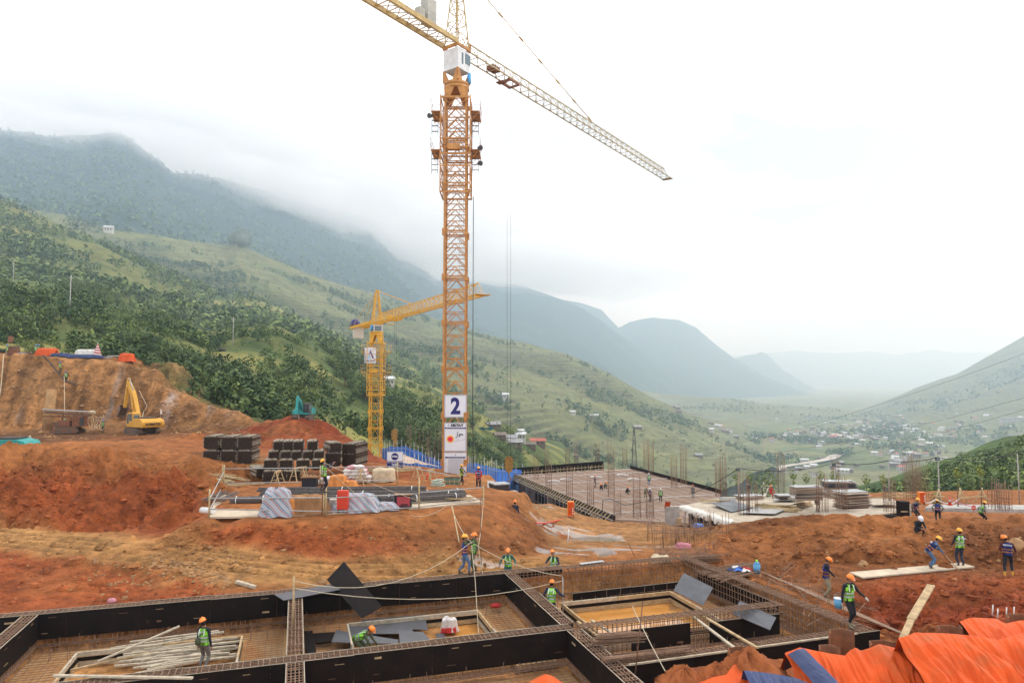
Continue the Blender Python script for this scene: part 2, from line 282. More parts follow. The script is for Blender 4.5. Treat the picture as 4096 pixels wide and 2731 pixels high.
z_('road',(-400,2080,-7.45),(0,2115,-7.75),(700,2192,-7.95),(1250,2255,-8.35)); z_('road',(1500,2270,-8.5),(1850,2278,-8.8),(2200,2240,-9.0))
z_('tan',(740,2098,-7.0),(836,2088,-6.93),(1100,2087,-6.93),(1400,2078,-6.93),(1700,2052,-7.0),(1860,2035,-7.0),(1990,2005,-7.2))
z_('red',(700,2172,-7.8),(1000,2200,-8.05),(1200,2220,-8.18),(1500,2242,-8.33)); z_('brn',(1500,2242,-8.33),(1750,2262,-8.55),(2000,2250,-8.78),(2180,2200,-9.05))
z_('red',(850,2135,-7.5),(1100,2150,-7.6),(1400,2165,-7.7)); z_('brn',(1650,2150,-7.8),(1900,2150,-8.0))
z_('brn',(2060,2060,-8.0),(2120,2120,-8.6),(2180,2180,-9.0))
x_('yard',(-15.5,37,-6.95),(-9,37.5,-6.95),(-3,41,-7.05)); x_('yard',(-17,50,-6.95),(-8,50,-7.1),(-2,50,-7.5),(1,47,-7.6)); x_('yard',(-20,60,-7),(-12,62,-7.1),(-6,62,-7.6),(-2,62,-8.2))
x_('tan',(-17.5,40,-6.7),(-19,46,-6.6),(-21,54,-6.5))
z_('mud',(2060,1990,-9),(2200,2012,-9.8),(2300,2055,-10.6),(2460,2088,-10.8),(2640,2098,-10.6),(2790,2115,-10.3))
z_('mud',(2120,2040,-8.9),(2200,2120,-9.5),(2250,2150,-9.8),(2300,2200,-9.3)); z_('mud',(2400,2120,-10.0),(2550,2140,-9.9),(2700,2170,-9.6)); z_('tan',(2350,2225,-9.1),(2600,2220,-9.1),(2760,2210,-9.2))
x_('brn',(1.5,60,-13),(4,66,-17),(8,62,-17),(14,58,-15),(20,52,-15)); x_('brn',(0,66,-14),(-3,70,-14),(-8,74,-13.5))
z_('brn',(2800,2115,-9.7),(2880,2095,-8.7),(2950,2088,-8.2),(3150,2058,-7.7)); z_('tan',(3150,2058,-7.7),(3400,2042,-7.4),(3600,2057,-7.35),(3800,2052,-7.3),(4100,2058,-7.3),(4600,2058,-7.2))
z_('tan',(2870,2150,-8.6),(2950,2115,-8.0),(3200,2105,-7.75),(3500,2115,-7.45),(3700,2112,-7.4)); z_('brn',(3700,2112,-7.4),(3850,2125,-7.4),(4096,2140,-7.4),(4600,2160,-7.4))
z_('brn',(2780,2250,-9.1),(3000,2305,-9.0),(3300,2325,-8.8),(3450,2300,-8.65),(3850,2258,-8.5),(4096,2250,-8.45),(4600,2250,-8.4))
z_('red',(3450,2345,-8.7),(3700,2320,-8.6),(4100,2330,-8.5),(4600,2340,-8.4)); z_('dred',(3520,2370,-8.6),(3560,2440,-9.1),(3530,2490,-9.2)); z_('dred',(3660,2410,-8.5),(3800,2400,-8.35),(4000,2380,-8.35)); z_('dred',(3650,2520,-8.8),(3850,2500,-8.4),(4100,2480,-8.1),(4600,2480,-8.0))
x_('red',(11.6,20.3,-8.6),(14,20.5,-8.3),(20,20,-8)); x_('red',(2.5,17.6,-8.6),(5,17.6,-8.0),(8,17.4,-7.8),(12,17.4,-7.7),(18,17,-7.5)); x_('red',(2.5,10,-8.3),(10,10,-7.7),(25,10,-7.5))
# left earth bank and plateau
z_('red',(-400,2040,-7.2),(0,2080,-7.6),(400,2110,-7.8),(680,2130,-7.8)); z_('red',(-400,1960,-6.3),(0,1990,-6.6),(300,1990,-6.7),(560,1990,-6.8),(700,2040,-7.3))
z_('red',(-400,1850,-5.2),(0,1885,-5.4),(250,1872,-5.5),(520,1880,-5.6),(680,1885,-5.8),(770,1930,-6.3),(820,2010,-6.8))
z_('tan',(-400,1815,-5.0),(0,1822,-5.0),(140,1795,-5.0),(300,1762,-4.9),(520,1757,-5.2),(700,1742,-5.6),(820,1735,-5.9)); z_('tan',(150,1830,-5.2),(400,1815,-5.3),(640,1810,-5.7))
x_('brn',(-90,64,-7),(-50,65,-7.2),(-42,70,-7.2),(-36,82,-7),(-30,84,-6.8)); x_('wood',(-120,94,-7),(-85,94,-7),(-60,95,-7),(-46,95,-6.9),(-38,94,-6.6))
x_('cliff',(-140,98.5,-6.8),(-85,99.5,-6.8),(-70,100,-6.5),(-60,100.5,-6),(-53,100.5,-4.5))
d_('cliff',(-400,1405,103.5),(0,1428,104),(150,1430,104),(350,1437,104.5),(500,1452,105),(600,1465,105),(630,1490,104.5)); d_('cliff',(640,1545,102.5),(660,1560,101.5),(700,1557,102),(740,1570,101.5),(790,1610,100.5),(870,1635,99.5),(960,1642,98),(1005,1655,97),(1020,1690,95.5))
z_('brn',(650,1730,-6.6),(800,1740,-6.4),(950,1728,-6.2)); x_('cliff',(-140,112,5),(-85,112,5.2),(-55,112,4.4)); d_('grs',(640,1520,109),(660,1552,107),(740,1568,107),(870,1632,105),(1010,1662,102),(1060,1700,100)); d_('grs',(640,1510,116),(740,1552,116),(870,1612,116),(1010,1660,114),(1100,1720,112),(1200,1740,112))
# red heap with the digger, spilling right
d_('dred',(1000,1718,88),(1090,1688,90),(1150,1670,91),(1210,1664,92),(1290,1680,91),(1350,1705,89),(1430,1762,84),(1500,1822,77),(1600,1868,71),(1750,1930,65)); d_('dred',(1100,1720,84),(1210,1712,85),(1330,1740,82))
z_('red',(930,1785,-6.9),(1200,1800,-7.0),(1400,1840,-7.2),(1500,1880,-7.4),(1600,1912,-7.6)); d_('brn',(1030,1770,99),(1210,1745,103),(1350,1800,98),(1500,1900,88),(1650,1960,80))
# right terrace and outer rim
x_('tan',(33,54,-12.6),(45,50,-11.8),(70,50,-11.5),(100,50,-11.5)); x_('tan',(36,78,-12.3),(50,78,-12),(80,80,-12)); x_('grs',(36,84,-16),(60,90,-17),(100,92,-17)); x_('brn',(18,54,-15),(24,48,-13.5),(32,44,-11.5))
for q in [(-150,10,-8),(-150,60,-6),(-150,96,-7),(-150,104,4.5),(-150,135,7),(130,10,-7),(130,40,-8),(130,60,-12),(130,145,-26),(40,145,-26),(0,145,-26),(-20,145,-18),(-45,140,-4),(-90,135,6),(20,90,-19),(10,130,-22),(-8,110,-19),(60,120,-24)]: CP.append((V(q),'brn'))
_p2=[(p.x,p.y) for p,c in CP]
vo,eo,fo,ov,oe,of=geometry.delaunay_2d_cdt([V(p) for p in _p2],[],[],0,1e-4)
vz=[]; vc=[]
for k,vv in enumerate(vo):
    i=ov[k][0] if ov[k] else 0; vz.append(CP[i][0].z); vc.append(CLR[CP[i][1]])
from mathutils.bvhtree import BVHTree
_tv=[V((p.x,p.y,z)) for p,z in zip(vo,vz)]; BV=BVHTree.FromPolygons(_tv,[list(f) for f in fo]); _vc=np.array(vc); _tri=[list(f) for f in fo]
def tin(x,y):
    h=BV.ray_cast(V((x,y,500)),V((0,0,-1)))
    if h[0] is None: return -26,np.array(CLR['brn'])
    t=_tri[h[2]]; a,b,c=[_tv[i] for i in t]; p=h[0]
    d=(b.y-c.y)*(a.x-c.x)+(c.x-b.x)*(a.y-c.y)
    if abs(d)<1e-9: return p.z,_vc[t[0]]
    w0=((b.y-c.y)*(p.x-c.x)+(c.x-b.x)*(p.y-c.y))/d; w1=((c.y-a.y)*(p.x-c.x)+(a.x-c.x)*(p.y-c.y))/d
    return p.z,w0*_vc[t[0]]+w1*_vc[t[1]]+(1-w0-w1)*_vc[t[2]]
rows=np.concatenate([np.geomspace(12,62,330),np.linspace(62.4,93,70),np.linspace(93.3,108,75),np.linspace(108.8,144,32)]); NA=640
aa=np.linspace(-1.02,1.02,NA); Yg,Ag=np.meshgrid(rows,aa,indexing='ij'); Xg=Ag*Yg
wx=Xg+1.3*fbm(Xg/3.1,Yg/3.1,3)*np.clip(Yg/40,.3,2); wy=Yg+1.0*fbm(Xg/3.1+40,Yg/3.1+7,3)*np.clip(Yg/40,.3,2)
Zg=np.empty(Xg.shape); Cg=np.empty(Xg.shape+(3,))
for i in range(Xg.shape[0]):
    for j in range(NA):
        Zg[i,j]=tin(float(Xg[i,j]),float(Yg[i,j]))[0]
for i in range(0,Xg.shape[0],2):
    for j in range(0,NA,2): Cg[i,j]=tin(float(wx[i,j]),float(wy[i,j]))[1]
Cg[1::2,::2]=Cg[:-1:2,::2][:Cg[1::2,::2].shape[0]]; Cg[:,1::2]=Cg[:,::2]
def blur(A,n):
    for _ in range(n):
        A=A.copy(); A[1:-1]=(A[:-2]+2*A[1:-1]+A[2:])/4; A[:,1:-1]=(A[:,:-2]+2*A[:,1:-1]+A[:,2:])/4
    return A
Zg=blur(Zg,3); Cg=blur(Cg,3)
la=(Xg-A0.x)*E1.x+(Yg-A0.y)*E1.y; lb=(Xg-A0.x)*E2.x+(Yg-A0.y)*E2.y
def sm(x,a,b): t=np.clip((x-a)/(b-a),0,1); return t*t*(3-2*t)
gy,gx=np.gradient(Zg); slope=np.hypot(gy/np.gradient(rows)[:,None],gx/(np.gradient(aa)[None,:]*Yg)); steep=np.clip(blur(slope,4)-.25,0,1)
yardm=sm(Xg,-17.5,-15.5)*sm(-Xg,0,2.5)*sm(Yg,34.1,34.5)*sm(-Yg,-66,-60)*(Zg>-7.35)
roadm=np.clip(1-np.abs((Cg-np.array(CLR['road'])).sum(-1))*4,0,1)
ns=.40*fbm(Xg/4.2,Yg/4.2,5)+.30*(ridged(Xg/2.2+8,Yg/2.2,4)-.6)+.13*(ridged(Xg/.7,Yg/.7,3)-.6)
rdm=np.exp(-((Yg-np.interp(Xg,[-40,-26.4,-15.7,-8.4,-2.9,2],[37.5,35.3,32.5,31.4,32.5,34.9]))/1.5)**4)*sm(Xg,-60,-40)*sm(-Xg,-8,-2)
rough=(.3+1.35*steep)*(1-.92*yardm)*(1-.8*rdm)
Zg=Zg+ns*rough*np.clip(Yg/35,.5,1.6)
lbk=sm(-Xg,16,20)*sm(Yg,36.3,38)*sm(-Yg,-60,-48); Zg=Zg+lbk*(3.4*(ridged(Xg/5.5+3,Yg/5.5+9,4)-.76)+2.0*(ridged(Xg/2.1,Yg/2.1+4,3)-.76)+.9*(ridged(Xg/.9,Yg/.9+4,3)-.76))
hp=sm(Yg,70,78)*sm(-Xg,14,22)*sm(Xg,-42,-36); Zg=Zg+hp*(1.8*(ridged(Xg/4+3,Yg/6+9,4)-.76)+.5*fbm(Xg/1.3,Yg/1.3,4))
rmd=sm(Xg,9,13)*sm(Yg,31,33.5)*sm(-Yg,-44,-38); Zg=Zg+rmd*(1.1*(ridged(Xg/3.3+13,Yg/3.3+9,4)-.76)+.5*(ridged(Xg/1.0,Yg/1.0+4,3)-.76))
rrd=sm(Xg,11.5,13.5)*sm(Yg,20.5,22.5)*sm(-Yg,-30.6,-29); Zg=Zg+rrd*(1.3*(ridged(Xg/3.1+23,Yg/3.1+19,4)-.74)+.7*(ridged(Xg/1.1+3,Yg/1.1+4,3)-.74)+.25*(ridged(Xg/.45,Yg/.45+4,2)-.7))
far=sm(Yg,92,97)*sm(-Xg,36,44); Zg=Zg+far*steep*(2.2*(ridged(Xg/7,Zg/9+Yg/9,4)-.6)+.9*fbm(Xg/1.6,Yg/6,4))
wd,wh=worley(Xg/.55,Yg/.55); wd2,wh2=worley(Xg/1.5+7,Yg/1.5+3); cm_=np.clip(fbm(Xg/3+50,Yg/3+50,4)*2.2+.35,0,1)*(1-yardm)*(1-.85*rdm)*np.clip(.35+1.6*steep+rrd+.6*lbk,0,1)
Zg=Zg+cm_*(.16*np.clip(.62-wd,0,1)*(.3+1.2*wh)+.30*np.clip(.6-wd2,0,1)*np.where(wh2>.55,1,.15))
wd3,wh3=worley(Xg/2.4+3,(Zg+Yg*.3)/2.0); Zg=Zg+far*np.clip(steep*1.5,0,1)*1.1*(wh3-.5)*np.clip(1.1-wd3,0,1)
# wheel ruts on the haul road
zr=np.interp(Xg,[-40,-26.4,-15.7,-8.4,-2.9,2],[37.5,35.3,32.5,31.4,32.5,34.9]); dr=Yg-zr
rut=sum(np.exp(-((dr-o-.25*fbm(Xg/5+o,0*Xg,2))/.15)**2)*w for o,w in((-.85,.8),(-.2,.9),(.4,.6),(.95,.9)))
rm=sm(Xg,-45,-30)*sm(-Xg,-6,0)*np.exp(-(dr/1.35)**4); Zg=Zg-.17*rut*rm+.07*rm
Cg=Cg*(1-(.45*rut*rm)[...,None])
Cg=Cg*(1-(rm*.85)[...,None])+np.array(CLR['road'])*(1-.42*np.clip(rut,0,1)[...,None])*(rm*.85)[...,None]
Zg=np.where((Xg>14.3)&(Xg<23.8)&(Yg>30.6)&(Yg<33.4),np.minimum(Zg,-8.63),Zg)
# foundation pit floor (inside the forms)
pit=sm(la,-23.4,-23.2)*sm(-la,-19.5,-19.3)*sm(lb,.18,.26)*sm(-lb,-30,-29); pit=np.where((la>9.6)&(lb>12.6)&(la<19.6),0*pit,pit)
bay=np.clip(np.sin(np.clip((la%9.2)/9.2,0,1)*PI)*np.sin(np.clip((lb%7.6)/7.6,0,1)*PI),0,1)
pz=-9.98+.09*fbm(Xg/1.5,Yg/1.5,4)+.05*(ridged(Xg/.5,Yg/.5,3)-.6)
cut=np.where((la>9.6)&(lb>10.6)&(la<19.6),1,0)
Zg=np.where(pit>.5,pz,Zg); Cg=np.where((pit>.5)[...,None],np.array((.56,.27,.095))*(.9+.5*fbm(Xg/1.2,Yg/1.2,3)[...,None]),Cg)
# colour breakup: damp darker earth, pale dry crusts, grey seams down the cliff
d1=fbm(Xg/2.3+5,Yg/2.3+3,5); Cg=Cg*(1+.34*d1)[...,None]; d2=np.clip(fbm(Xg/6+15,Yg/3+3,4)*2-.35,0,1)[...,None]; Cg=Cg*(1-.4*d2)+np.array((.40,.17,.055))*.4*d2*np.clip(1-steep,0,1)[...,None]+Cg*.4*d2*np.clip(steep,0,1)[...,None]
gs=np.clip(fbm(Xg/2.6+70,Zg/14+3,4)*3.2-.75,0,1)*far*np.clip(steep*2,0,1)*sm(Zg,-6.5,-4); gs=(gs*(Yg<105.5))[...,None]; Cg=Cg*(1-.75*gs)+np.array((.33,.31,.29))*.75*gs
st=np.clip(fbm(Xg/.9,Zg/9,4)*2,-1,1)*far*np.clip(steep*2,0,1); Cg=Cg*(1+.35*st)[...,None]; pt_=fbm(Xg/1.3+9,Zg/1.6+2,5)*far*np.clip(steep*2,0,1); Cg=Cg*(1+.75*pt_)[...,None]; pt_=np.clip(fbm(Xg/5+29,Zg/2.2+12,4)*3-.5,0,1)*far*np.clip(steep*2,0,1); Cg=Cg*(1-.5*pt_[...,None])+np.array((.42,.22,.085))*.5*pt_[...,None]
# puddles in the muddy lane
pud=np.clip(fbm(Xg/2.4+2,Yg/5.5+61,4)*3.2-.55,0,1)*sm(Xg,1.2,3)*sm(-Xg,-12,-9)*sm(Yg,35.5,37.5)*sm(-Yg,-58,-53)
for (px,py,pz_,rx_,ry_) in [(2300,2145,-9.75,2.6,2.2),(2250,2215,-9.2,1.6,.5),(2450,2195,-9.3,3,.35),(2130,2030,-9.3,.6,1.6),(2600,2180,-9.5,2.2,.3),(1940,2280,-9.05,1.2,.4)]:
    c_=PZ(px,py,pz_); pud=np.maximum(pud,np.clip(1.5-((Xg-c_.x)/rx_)**2-((Yg-c_.y)/ry_)**2+1.6*fbm(Xg/.9,Yg/.9,3),0,1))
pud=np.where(pit>.5,0,pud)
Zs=blur(Zg,8); Zg=np.where(pud>.3,Zs-.05,Zg); Cg=np.clip(Cg,.01,.8)*(1-.35*pud)[...,None]
def earth_extra(t,b,src):
    a=t.nodes.new('ShaderNodeAttribute'); a.attribute_name='wet'; r=t.nodes.new('ShaderNodeMapRange'); r.inputs[1].default_value=.25; r.inputs[2].default_value=.6; r.inputs[3].default_value=.92; r.inputs[4].default_value=.06
    t.links.new(a.outputs['Fac'],r.inputs[0]); t.links.new(r.outputs[0],b.inputs['Roughness'])
    s=t.nodes.new('ShaderNodeMapRange'); s.inputs[1].default_value=.25; s.inputs[2].default_value=.6; s.inputs[3].default_value=.15; s.inputs[4].default_value=1.0; t.links.new(a.outputs['Fac'],s.inputs[0]); t.links.new(s.outputs[0],b.inputs['Specular IOR Level'])
    bp=[n for n in t.nodes if n.type=='BUMP'][0]; q=t.nodes.new('ShaderNodeMapRange'); q.inputs[1].default_value=.2; q.inputs[2].default_value=.5; q.inputs[3].default_value=1; q.inputs[4].default_value=.03; t.links.new(a.outputs['Fac'],q.inputs[0]); t.links.new(q.outputs[0],bp.inputs['Strength'])
def earth2(t,b,src):
    bp=[n for n in t.nodes if n.type=='BUMP'][0]; N=t.nodes.new; l=t.links.new
    nz=N('ShaderNodeTexNoise'); nz.inputs['Scale'].default_value=2.2; nz.inputs['Detail'].default_value=3; l(src,nz.inputs['Vector'])
    mxv=N('ShaderNodeMix'); mxv.data_type='VECTOR'; mxv.inputs[0].default_value=.16; l(src,mxv.inputs[4]); l(nz.outputs['Color'],mxv.inputs[5])
    hs=None
    for sc,w in((3.2,1.0),(9,.45)):
        vo=N('ShaderNodeTexVoronoi'); vo.inputs['Scale'].default_value=sc; vo.inputs['Randomness'].default_value=1; l(mxv.outputs[1],vo.inputs['Vector'])
        m=N('ShaderNodeMath'); m.operation='MULTIPLY'; m.inputs[1].default_value=-w; l(vo.outputs['Distance'],m.inputs[0])
        if hs is None: hs=m.outputs[0]
        else:
            ad=N('ShaderNodeMath'); ad.operation='ADD'; l(hs,ad.inputs[0]); l(m.outputs[0],ad.inputs[1]); hs=ad.outputs[0]
    big=N('ShaderNodeTexNoise'); big.inputs['Scale'].default_value=.5; big.inputs['Detail'].default_value=4; l(src,big.inputs['Vector']); rg_=N('ShaderNodeMapRange'); rg_.inputs[1].default_value=.42; rg_.inputs[2].default_value=.62; l(big.outputs[0],rg_.inputs[0])
    mm=N('ShaderNodeMath'); mm.operation='MULTIPLY'; l(hs,mm.inputs[0]); l(rg_.outputs[0],mm.inputs[1])
    old=bp.inputs['Height'].links[0].from_socket; ad=N('ShaderNodeMath'); ad.operation='ADD'; l(old,ad.inputs[0]); l(mm.outputs[0],ad.inputs[1]); l(ad.outputs[0],bp.inputs['Height'])
    earth_extra(t,b,src)
mat('earth',(1,1,1),.92,.42,1.6,bump=.2,bscale=3.2,attr=True,coord='Pos',spec=.12,detail=12,extra=earth2)
GR=struct(link('ground',npmesh('ground',np.stack([Xg,Yg,Zg],-1).reshape(-1,3),gridq(*Xg.shape),'earth',Cg.reshape(-1,3),extra={'wet':pud.ravel()})))
def gz(x,y):                                   # ground height by bilinear look-up
    i=np.clip(np.searchsorted(rows,y)-1,0,len(rows)-2); j=(x/max(y,1)+1.02)/2.04*(NA-1); j=min(max(j,0),NA-1.001); j0=int(j); fj=j-j0; fi=min(max((y-rows[i])/(rows[i+1]-rows[i]),0),1)
    return float((Zg[i,j0]*(1-fj)+Zg[i,j0+1]*fj)*(1-fi)+(Zg[i+1,j0]*(1-fj)+Zg[i+1,j0+1]*fj)*fi)
def onG(x,y,dz=0): return V((x,y,gz(x,y)+dz))
def hit(px,py,d0=12,d1=149):                   # where a pixel's ray first meets the ground sheet
    r=ray(px,py); r=r/r.y; d=d0
    while d<d1:
        if r.z*d<=gz(r.x*d,d): return onG(r.x*d,d)
        d*=1.004
    return onG(r.x*d1,d1)
# ---------------- shared materials ----------------
mat('crane_orange',(.56,.25,.06),.55,.4,1.6,bump=.004,bscale=30,col2=(.33,.145,.045)); mat('crane_gold',(.54,.38,.14),.5,.3,2,col2=(.36,.23,.09)); mat('crane_yellow',(.72,.38,.03),.45,.2,3)
mat('cab_white',(.66,.64,.60),.5,.18,1.2); mat('glass',(.10,.14,.15),.08,.1,1,spec=.6); mat('beige',(.62,.56,.45),.6,.15,1); mat('cable',(.03,.03,.03),.6,.1,5); mat('dark_steel',(.06,.05,.045),.6,.4,5)
mat('rust',(.20,.10,.055),.75,.5,6,col2=(.11,.055,.035)); mat('rust_red',(.22,.085,.04),.75,.45,6); mat('galv',(.42,.41,.39),.45,.3,8,metal=.3); mat('rope',(.55,.47,.33),.9,.2,9)
mat('sign_white',(.72,.72,.74),.45,.06,.8); mat('navy',(.022,.02,.14),.5,.1,3); mat('black_ink',(.015,.015,.02),.5,.1,3); mat('sky_blue',(.09,.35,.62),.5,.1,3); mat('ink_grey',(.30,.30,.36),.6,.1,3); mat('glow_red',(.75,.02,.10),.5,.05,3); mat('glow_orange',(.85,.22,.02),.5,.05,3); mat('glow_yellow',(.85,.62,.12),.5,.05,3); mat('logo_pale',(.35,.62,.8),.5,.1,3)
mat('print_ink',(.12,.12,.16),.6,.1,3)
def text(body,name,m,size,parent,loc,rot=(PI/2,0,0),align='CENTER',bold=0.0,sx=1,z=None):
    cu=bpy.data.curves.new(name,'FONT'); cu.body=body; cu.size=size; cu.align_x=align; cu.align_y='CENTER'; cu.offset=bold; cu.extrude=.004; cu.resolution_u=3
    o=bpy.data.objects.new(name,cu); C.objects.link(o); dg=bpy.context.evaluated_depsgraph_get(); me=bpy.data.meshes.new_from_object(o.evaluated_get(dg)); bpy.data.objects.remove(o)
    me.materials.clear(); me.materials.append(M[m]); o=link(name,me,parent,loc); o.rotation_euler=rot; o.scale=(sx,1,1); return o
def tri_logo(mb_parent,x,z,s,y):               # stepped triangle emblem
    for pts,m in ((((0,1),(.42,-.0),(.0,-.0)),'navy'),(((0,1),(0,0),(-.16,.38),(-.02,1)),'sky_blue'),(((-.2,.42),(-.42,0),(-.04,0),(-.2,.42)),'logo_pale'),(((.0,.62),(.26,0),(.04,0),(-.08,.3)),'sign_white')):
        q=[(x+a*s,z+b*s) for a,b in pts]; q=q[:3] if len(set(q))<4 else q
        MB().prism(q,(0,y-(.004 if m=='sign_white' else .002 if m=='sky_blue' else 0),0),(1,0,0),(0,0,1),(0,1,0),.012).build('emblem',m,mb_parent)
def sign(name,label,loc,w,h,rz=0,frame='navy',inset=.05,bw=.025):
    t=thing(name,label,'sign',loc,rz); MB().box((0,.02,h/2),(w,.04,h)).build('board','sign_white',t)
    if frame:
        b=MB(); i=inset
        for z in(i,h-i): b.box((0,-.004,z),(w-2*i+bw,.008,bw))
        for x in(-w/2+i,w/2-i): b.box((x,-.004,h/2),(bw,.008,h-2*i-bw))
        b.build('border',frame,t)
    return t
mat('jib_pale',(.47,.38,.22),.55,.3,2,col2=(.33,.25,.13))
def lattice(mb,pts_fn,n,w,kind='K'):           # pts_fn(k)->list of corner points at station k; braces between stations
    pass
def crane(label,base,w,H,zj,jaz,jlen,clen,head,mm,jm,sech,cage=True,trol=8,hookz=None,cabsize=1.75,tie=.53,rope=None):
    T=thing('tower_crane',label,'crane',base); h=w/2; lg=.075*w
    sec=MB()
    for sx in(-1,1):
        for sy in(-1,1): sec.bar((sx*(h-lg/2),sy*(h-lg/2),0),(sx*(h-lg/2),sy*(h-lg/2),sech),lg,lg); sec.box((sx*h*.97,sy*h*.97,.18),(lg*1.9,lg*1.9,.36)); sec.box((sx*h*.97,sy*h*.97,sech-.12),(lg*1.9,lg*1.9,.24))
    n=4 if sech>3 else 2; q=h-lg/2; bw=.036*w if sech>3 else .03*w
    for f in range(4):
        rt=Matrix.Rotation(f*PI/2,3,'Z')
        for k in range(n):
            z0=k*sech/n; z1=(k+1)*sech/n; sec.bar(rt@V((-q,-q,z1)),rt@V((q,-q,z1)),bw,bw)
            sec.bar(rt@V((0,-q,z1)),rt@V((-q,-q,z0)),bw*.9,bw); sec.bar(rt@V((0,-q,z1)),rt@V((q,-q,z0)),bw*.9,bw)
        sec.bar(rt@V((-q,-q,.16)),rt@V((q,-q,.16)),bw*1.4,bw*1.8); 
    lad=MB()
    for z in np.arange(.15,sech,.3): lad.bar((h*.25,h*.55,z),(h*.62,h*.55,z),.025)
    for x in(.25,.62): lad.bar((h*x,h*.55,0),(h*x,h*.55,sech),.03)
    sm_=sec.mesh('mast_section',mm); lm=lad.mesh('ladder','galv'); ns=int(math.ceil(H/sech)); z0=H-ns*sech
    for k in range(ns):
        s=link('mast_section',sm_,T,(0,0,z0+k*sech)); link('ladder',lm,s)
    MB().box((0,0,-.15),(w*1.6,w*1.6,max(.5,.3-2*z0*0))).build('base_plate','dark_steel',T)
    if cage:
        cf=MB(); g=h*1.3; zb=H-cage
        for sx in(-1,1):
            for sy in(-1,1): cf.bar((sx*g,sy*g,zb),(sx*g,sy*g,H+.2),lg*.6)
        for z,b in((zb,.15),(zb+.75,.1),(zb+cage*.27,.1),(zb+cage*.40,.16),(zb+cage*.47,.13),(zb+cage*.56,.12),(zb+cage*.78,.08),(H,.15)):
            for f in range(4): rt=Matrix.Rotation(f*PI/2,3,'Z'); cf.bar(rt@V((-g,-g,z)),rt@V((g,-g,z)),.07,b)
        for f in range(4):
            rt=Matrix.Rotation(f*PI/2,3,'Z')
            for za,zc in((zb+.75,zb+cage*.3),(zb+cage*.58,zb+cage*.78),(zb+cage*.78,H)): cf.bar(rt@V((-g,-g,za)),rt@V((g,-g,zc)),.05); cf.bar(rt@V((g,-g,za)),rt@V((-g,-g,zc)),.05)
        cf.box((-.1,-g-.1,zb+cage*.46),(1.1,.5,.5)); cf.build('climbing_frame',mm,T)
        for zp in (H-1.3,zb+cage*.44):
            for sx in(-1,1):
                p=MB(); x0=sx*(g+.05); x1=sx*(g+.85)
                p.box(((x0+x1)/2,0,zp),(abs(x1-x0),2*g,.05))
                for y in(-g,0,g): p.bar((x1,y,zp),(x1+sx*.05,y,zp+1.1),.03); p.bar((x0,y,zp-.9),(x1,y,zp),.04)
                pl=p.build('platform',mm,T); r=MB()
                for z in(.55,1.1): r.bar((x1+sx*.03,-g,zp+z),(x1+sx*.03,g,zp+z),.03); r.bar((x0,-g,zp+z),(x1,-g,zp+z),.025)
                r.build('railing','galv',pl)
                st=MB(); st.bar((x0+sx*.15,-g,zp-.2),(x0+sx*.15,-g,zp-2.2),.04); st.bar((x1-sx*.1,-g,zp-.2),(x1-sx*.1,-g,zp-2.2),.04)
                for z in np.arange(.35,2.3,.5): st.box(((x0+x1)/2+sx*.02,-g+.1,zp-z),(.55,.2,.02))
                st.build('stair','dark_steel',pl)
    # slewing ring and turret
    tb=MB(); R0=h*1.02
    for f in range(4):
        rt=Matrix.Rotation(f*PI/2,3,'Z'); q=h
        tb.prism([(-q,0),(-q*.55,0),(-q*.1,1.15),(-q*.85,1.15)],rt@V((0,-q,H)),rt@V((1,0,0)),V((0,0,1)),rt@V((0,1,0)),.1); tb.prism([(q,0),(q*.85,1.15),(q*.1,1.15),(q*.55,0)],rt@V((0,-q,H)),rt@V((1,0,0)),V((0,0,1)),rt@V((0,1,0)),.1)
    for a in(0,1): tb.tube((0,0,H+1.1+a*.32),(0,0,H+1.37+a*.32),R0*1.1,20)
    tb.build('slewing_ring','crane_orange' if mm=='crane_orange' else mm,T)
    U=Matrix.Rotation(PI/2-jaz,3,'Z'); zc=zj-2.1*cabsize/1.75*1.05    # turret axes: x along the jib
    up=MB(); ub=MB(); a0=H+1.7
    for f in range(4):
        rt=U@Matrix.Rotation(f*PI/2,3,'Z'); q=cabsize*.5
        up.prism([(-q*1.05,0),(q*-.2,0),(-q*.8,zc-a0),(-q*1.05,zc-a0)],rt@V((0,-q,a0)),rt@V((1,0,0)),V((0,0,1)),rt@V((0,1,0)),.08); up.prism([(q*1.05,0),(q*1.05,zc-a0),(q*.8,zc-a0),(q*.2,0)],rt@V((0,-q,a0)),rt@V((1,0,0)),V((0,0,1)),rt@V((0,1,0)),.08)
        ub.bar(rt@V((-q,-q,zc+2.15*cabsize/1.75)),rt@V((q,-q,zc+2.15*cabsize/1.75)),.16,.25); ub.bar(rt@V((-q,-q,zc+2*cabsize/1.75)),rt@V((-q,-q,zj+.5)),.14)
    up.build('turret','crane_orange' if mm=='crane_orange' else mm,T); ub.build('cab_frame','crane_orange' if mm=='crane_orange' else mm,T)
    MB().tube(U@V((.5,-cabsize*.62,a0)),U@V((.5,-cabsize*.62,a0+.9)),.17,10).build('slewing_motor','sky_blue',T)
    ch=1.9*cabsize/1.75; cb=MB().box((0,0,zc+ch/2),(cabsize,cabsize*.98,ch),U).build('cab','cab_white',T)
    MB().box(U@V((.30*cabsize,-cabsize*.5,0))+V((0,0,zc+ch*.62)),(cabsize*.42,.03,ch*.5),U).build('window','glass',cb); MB().box(U@V((cabsize*.505,0,0))+V((0,0,zc+ch*.6)),(.03,cabsize*.7,ch*.55),U).build('window','glass',cb); MB().box(U@V((-.12*cabsize,-cabsize*.5,0))+V((0,0,zc+ch*.55)),(cabsize*.12,.03,ch*.55),U).build('window','glass',cb)
    # tower head
    hd=MB(); q=cabsize*.46; za=zj+head
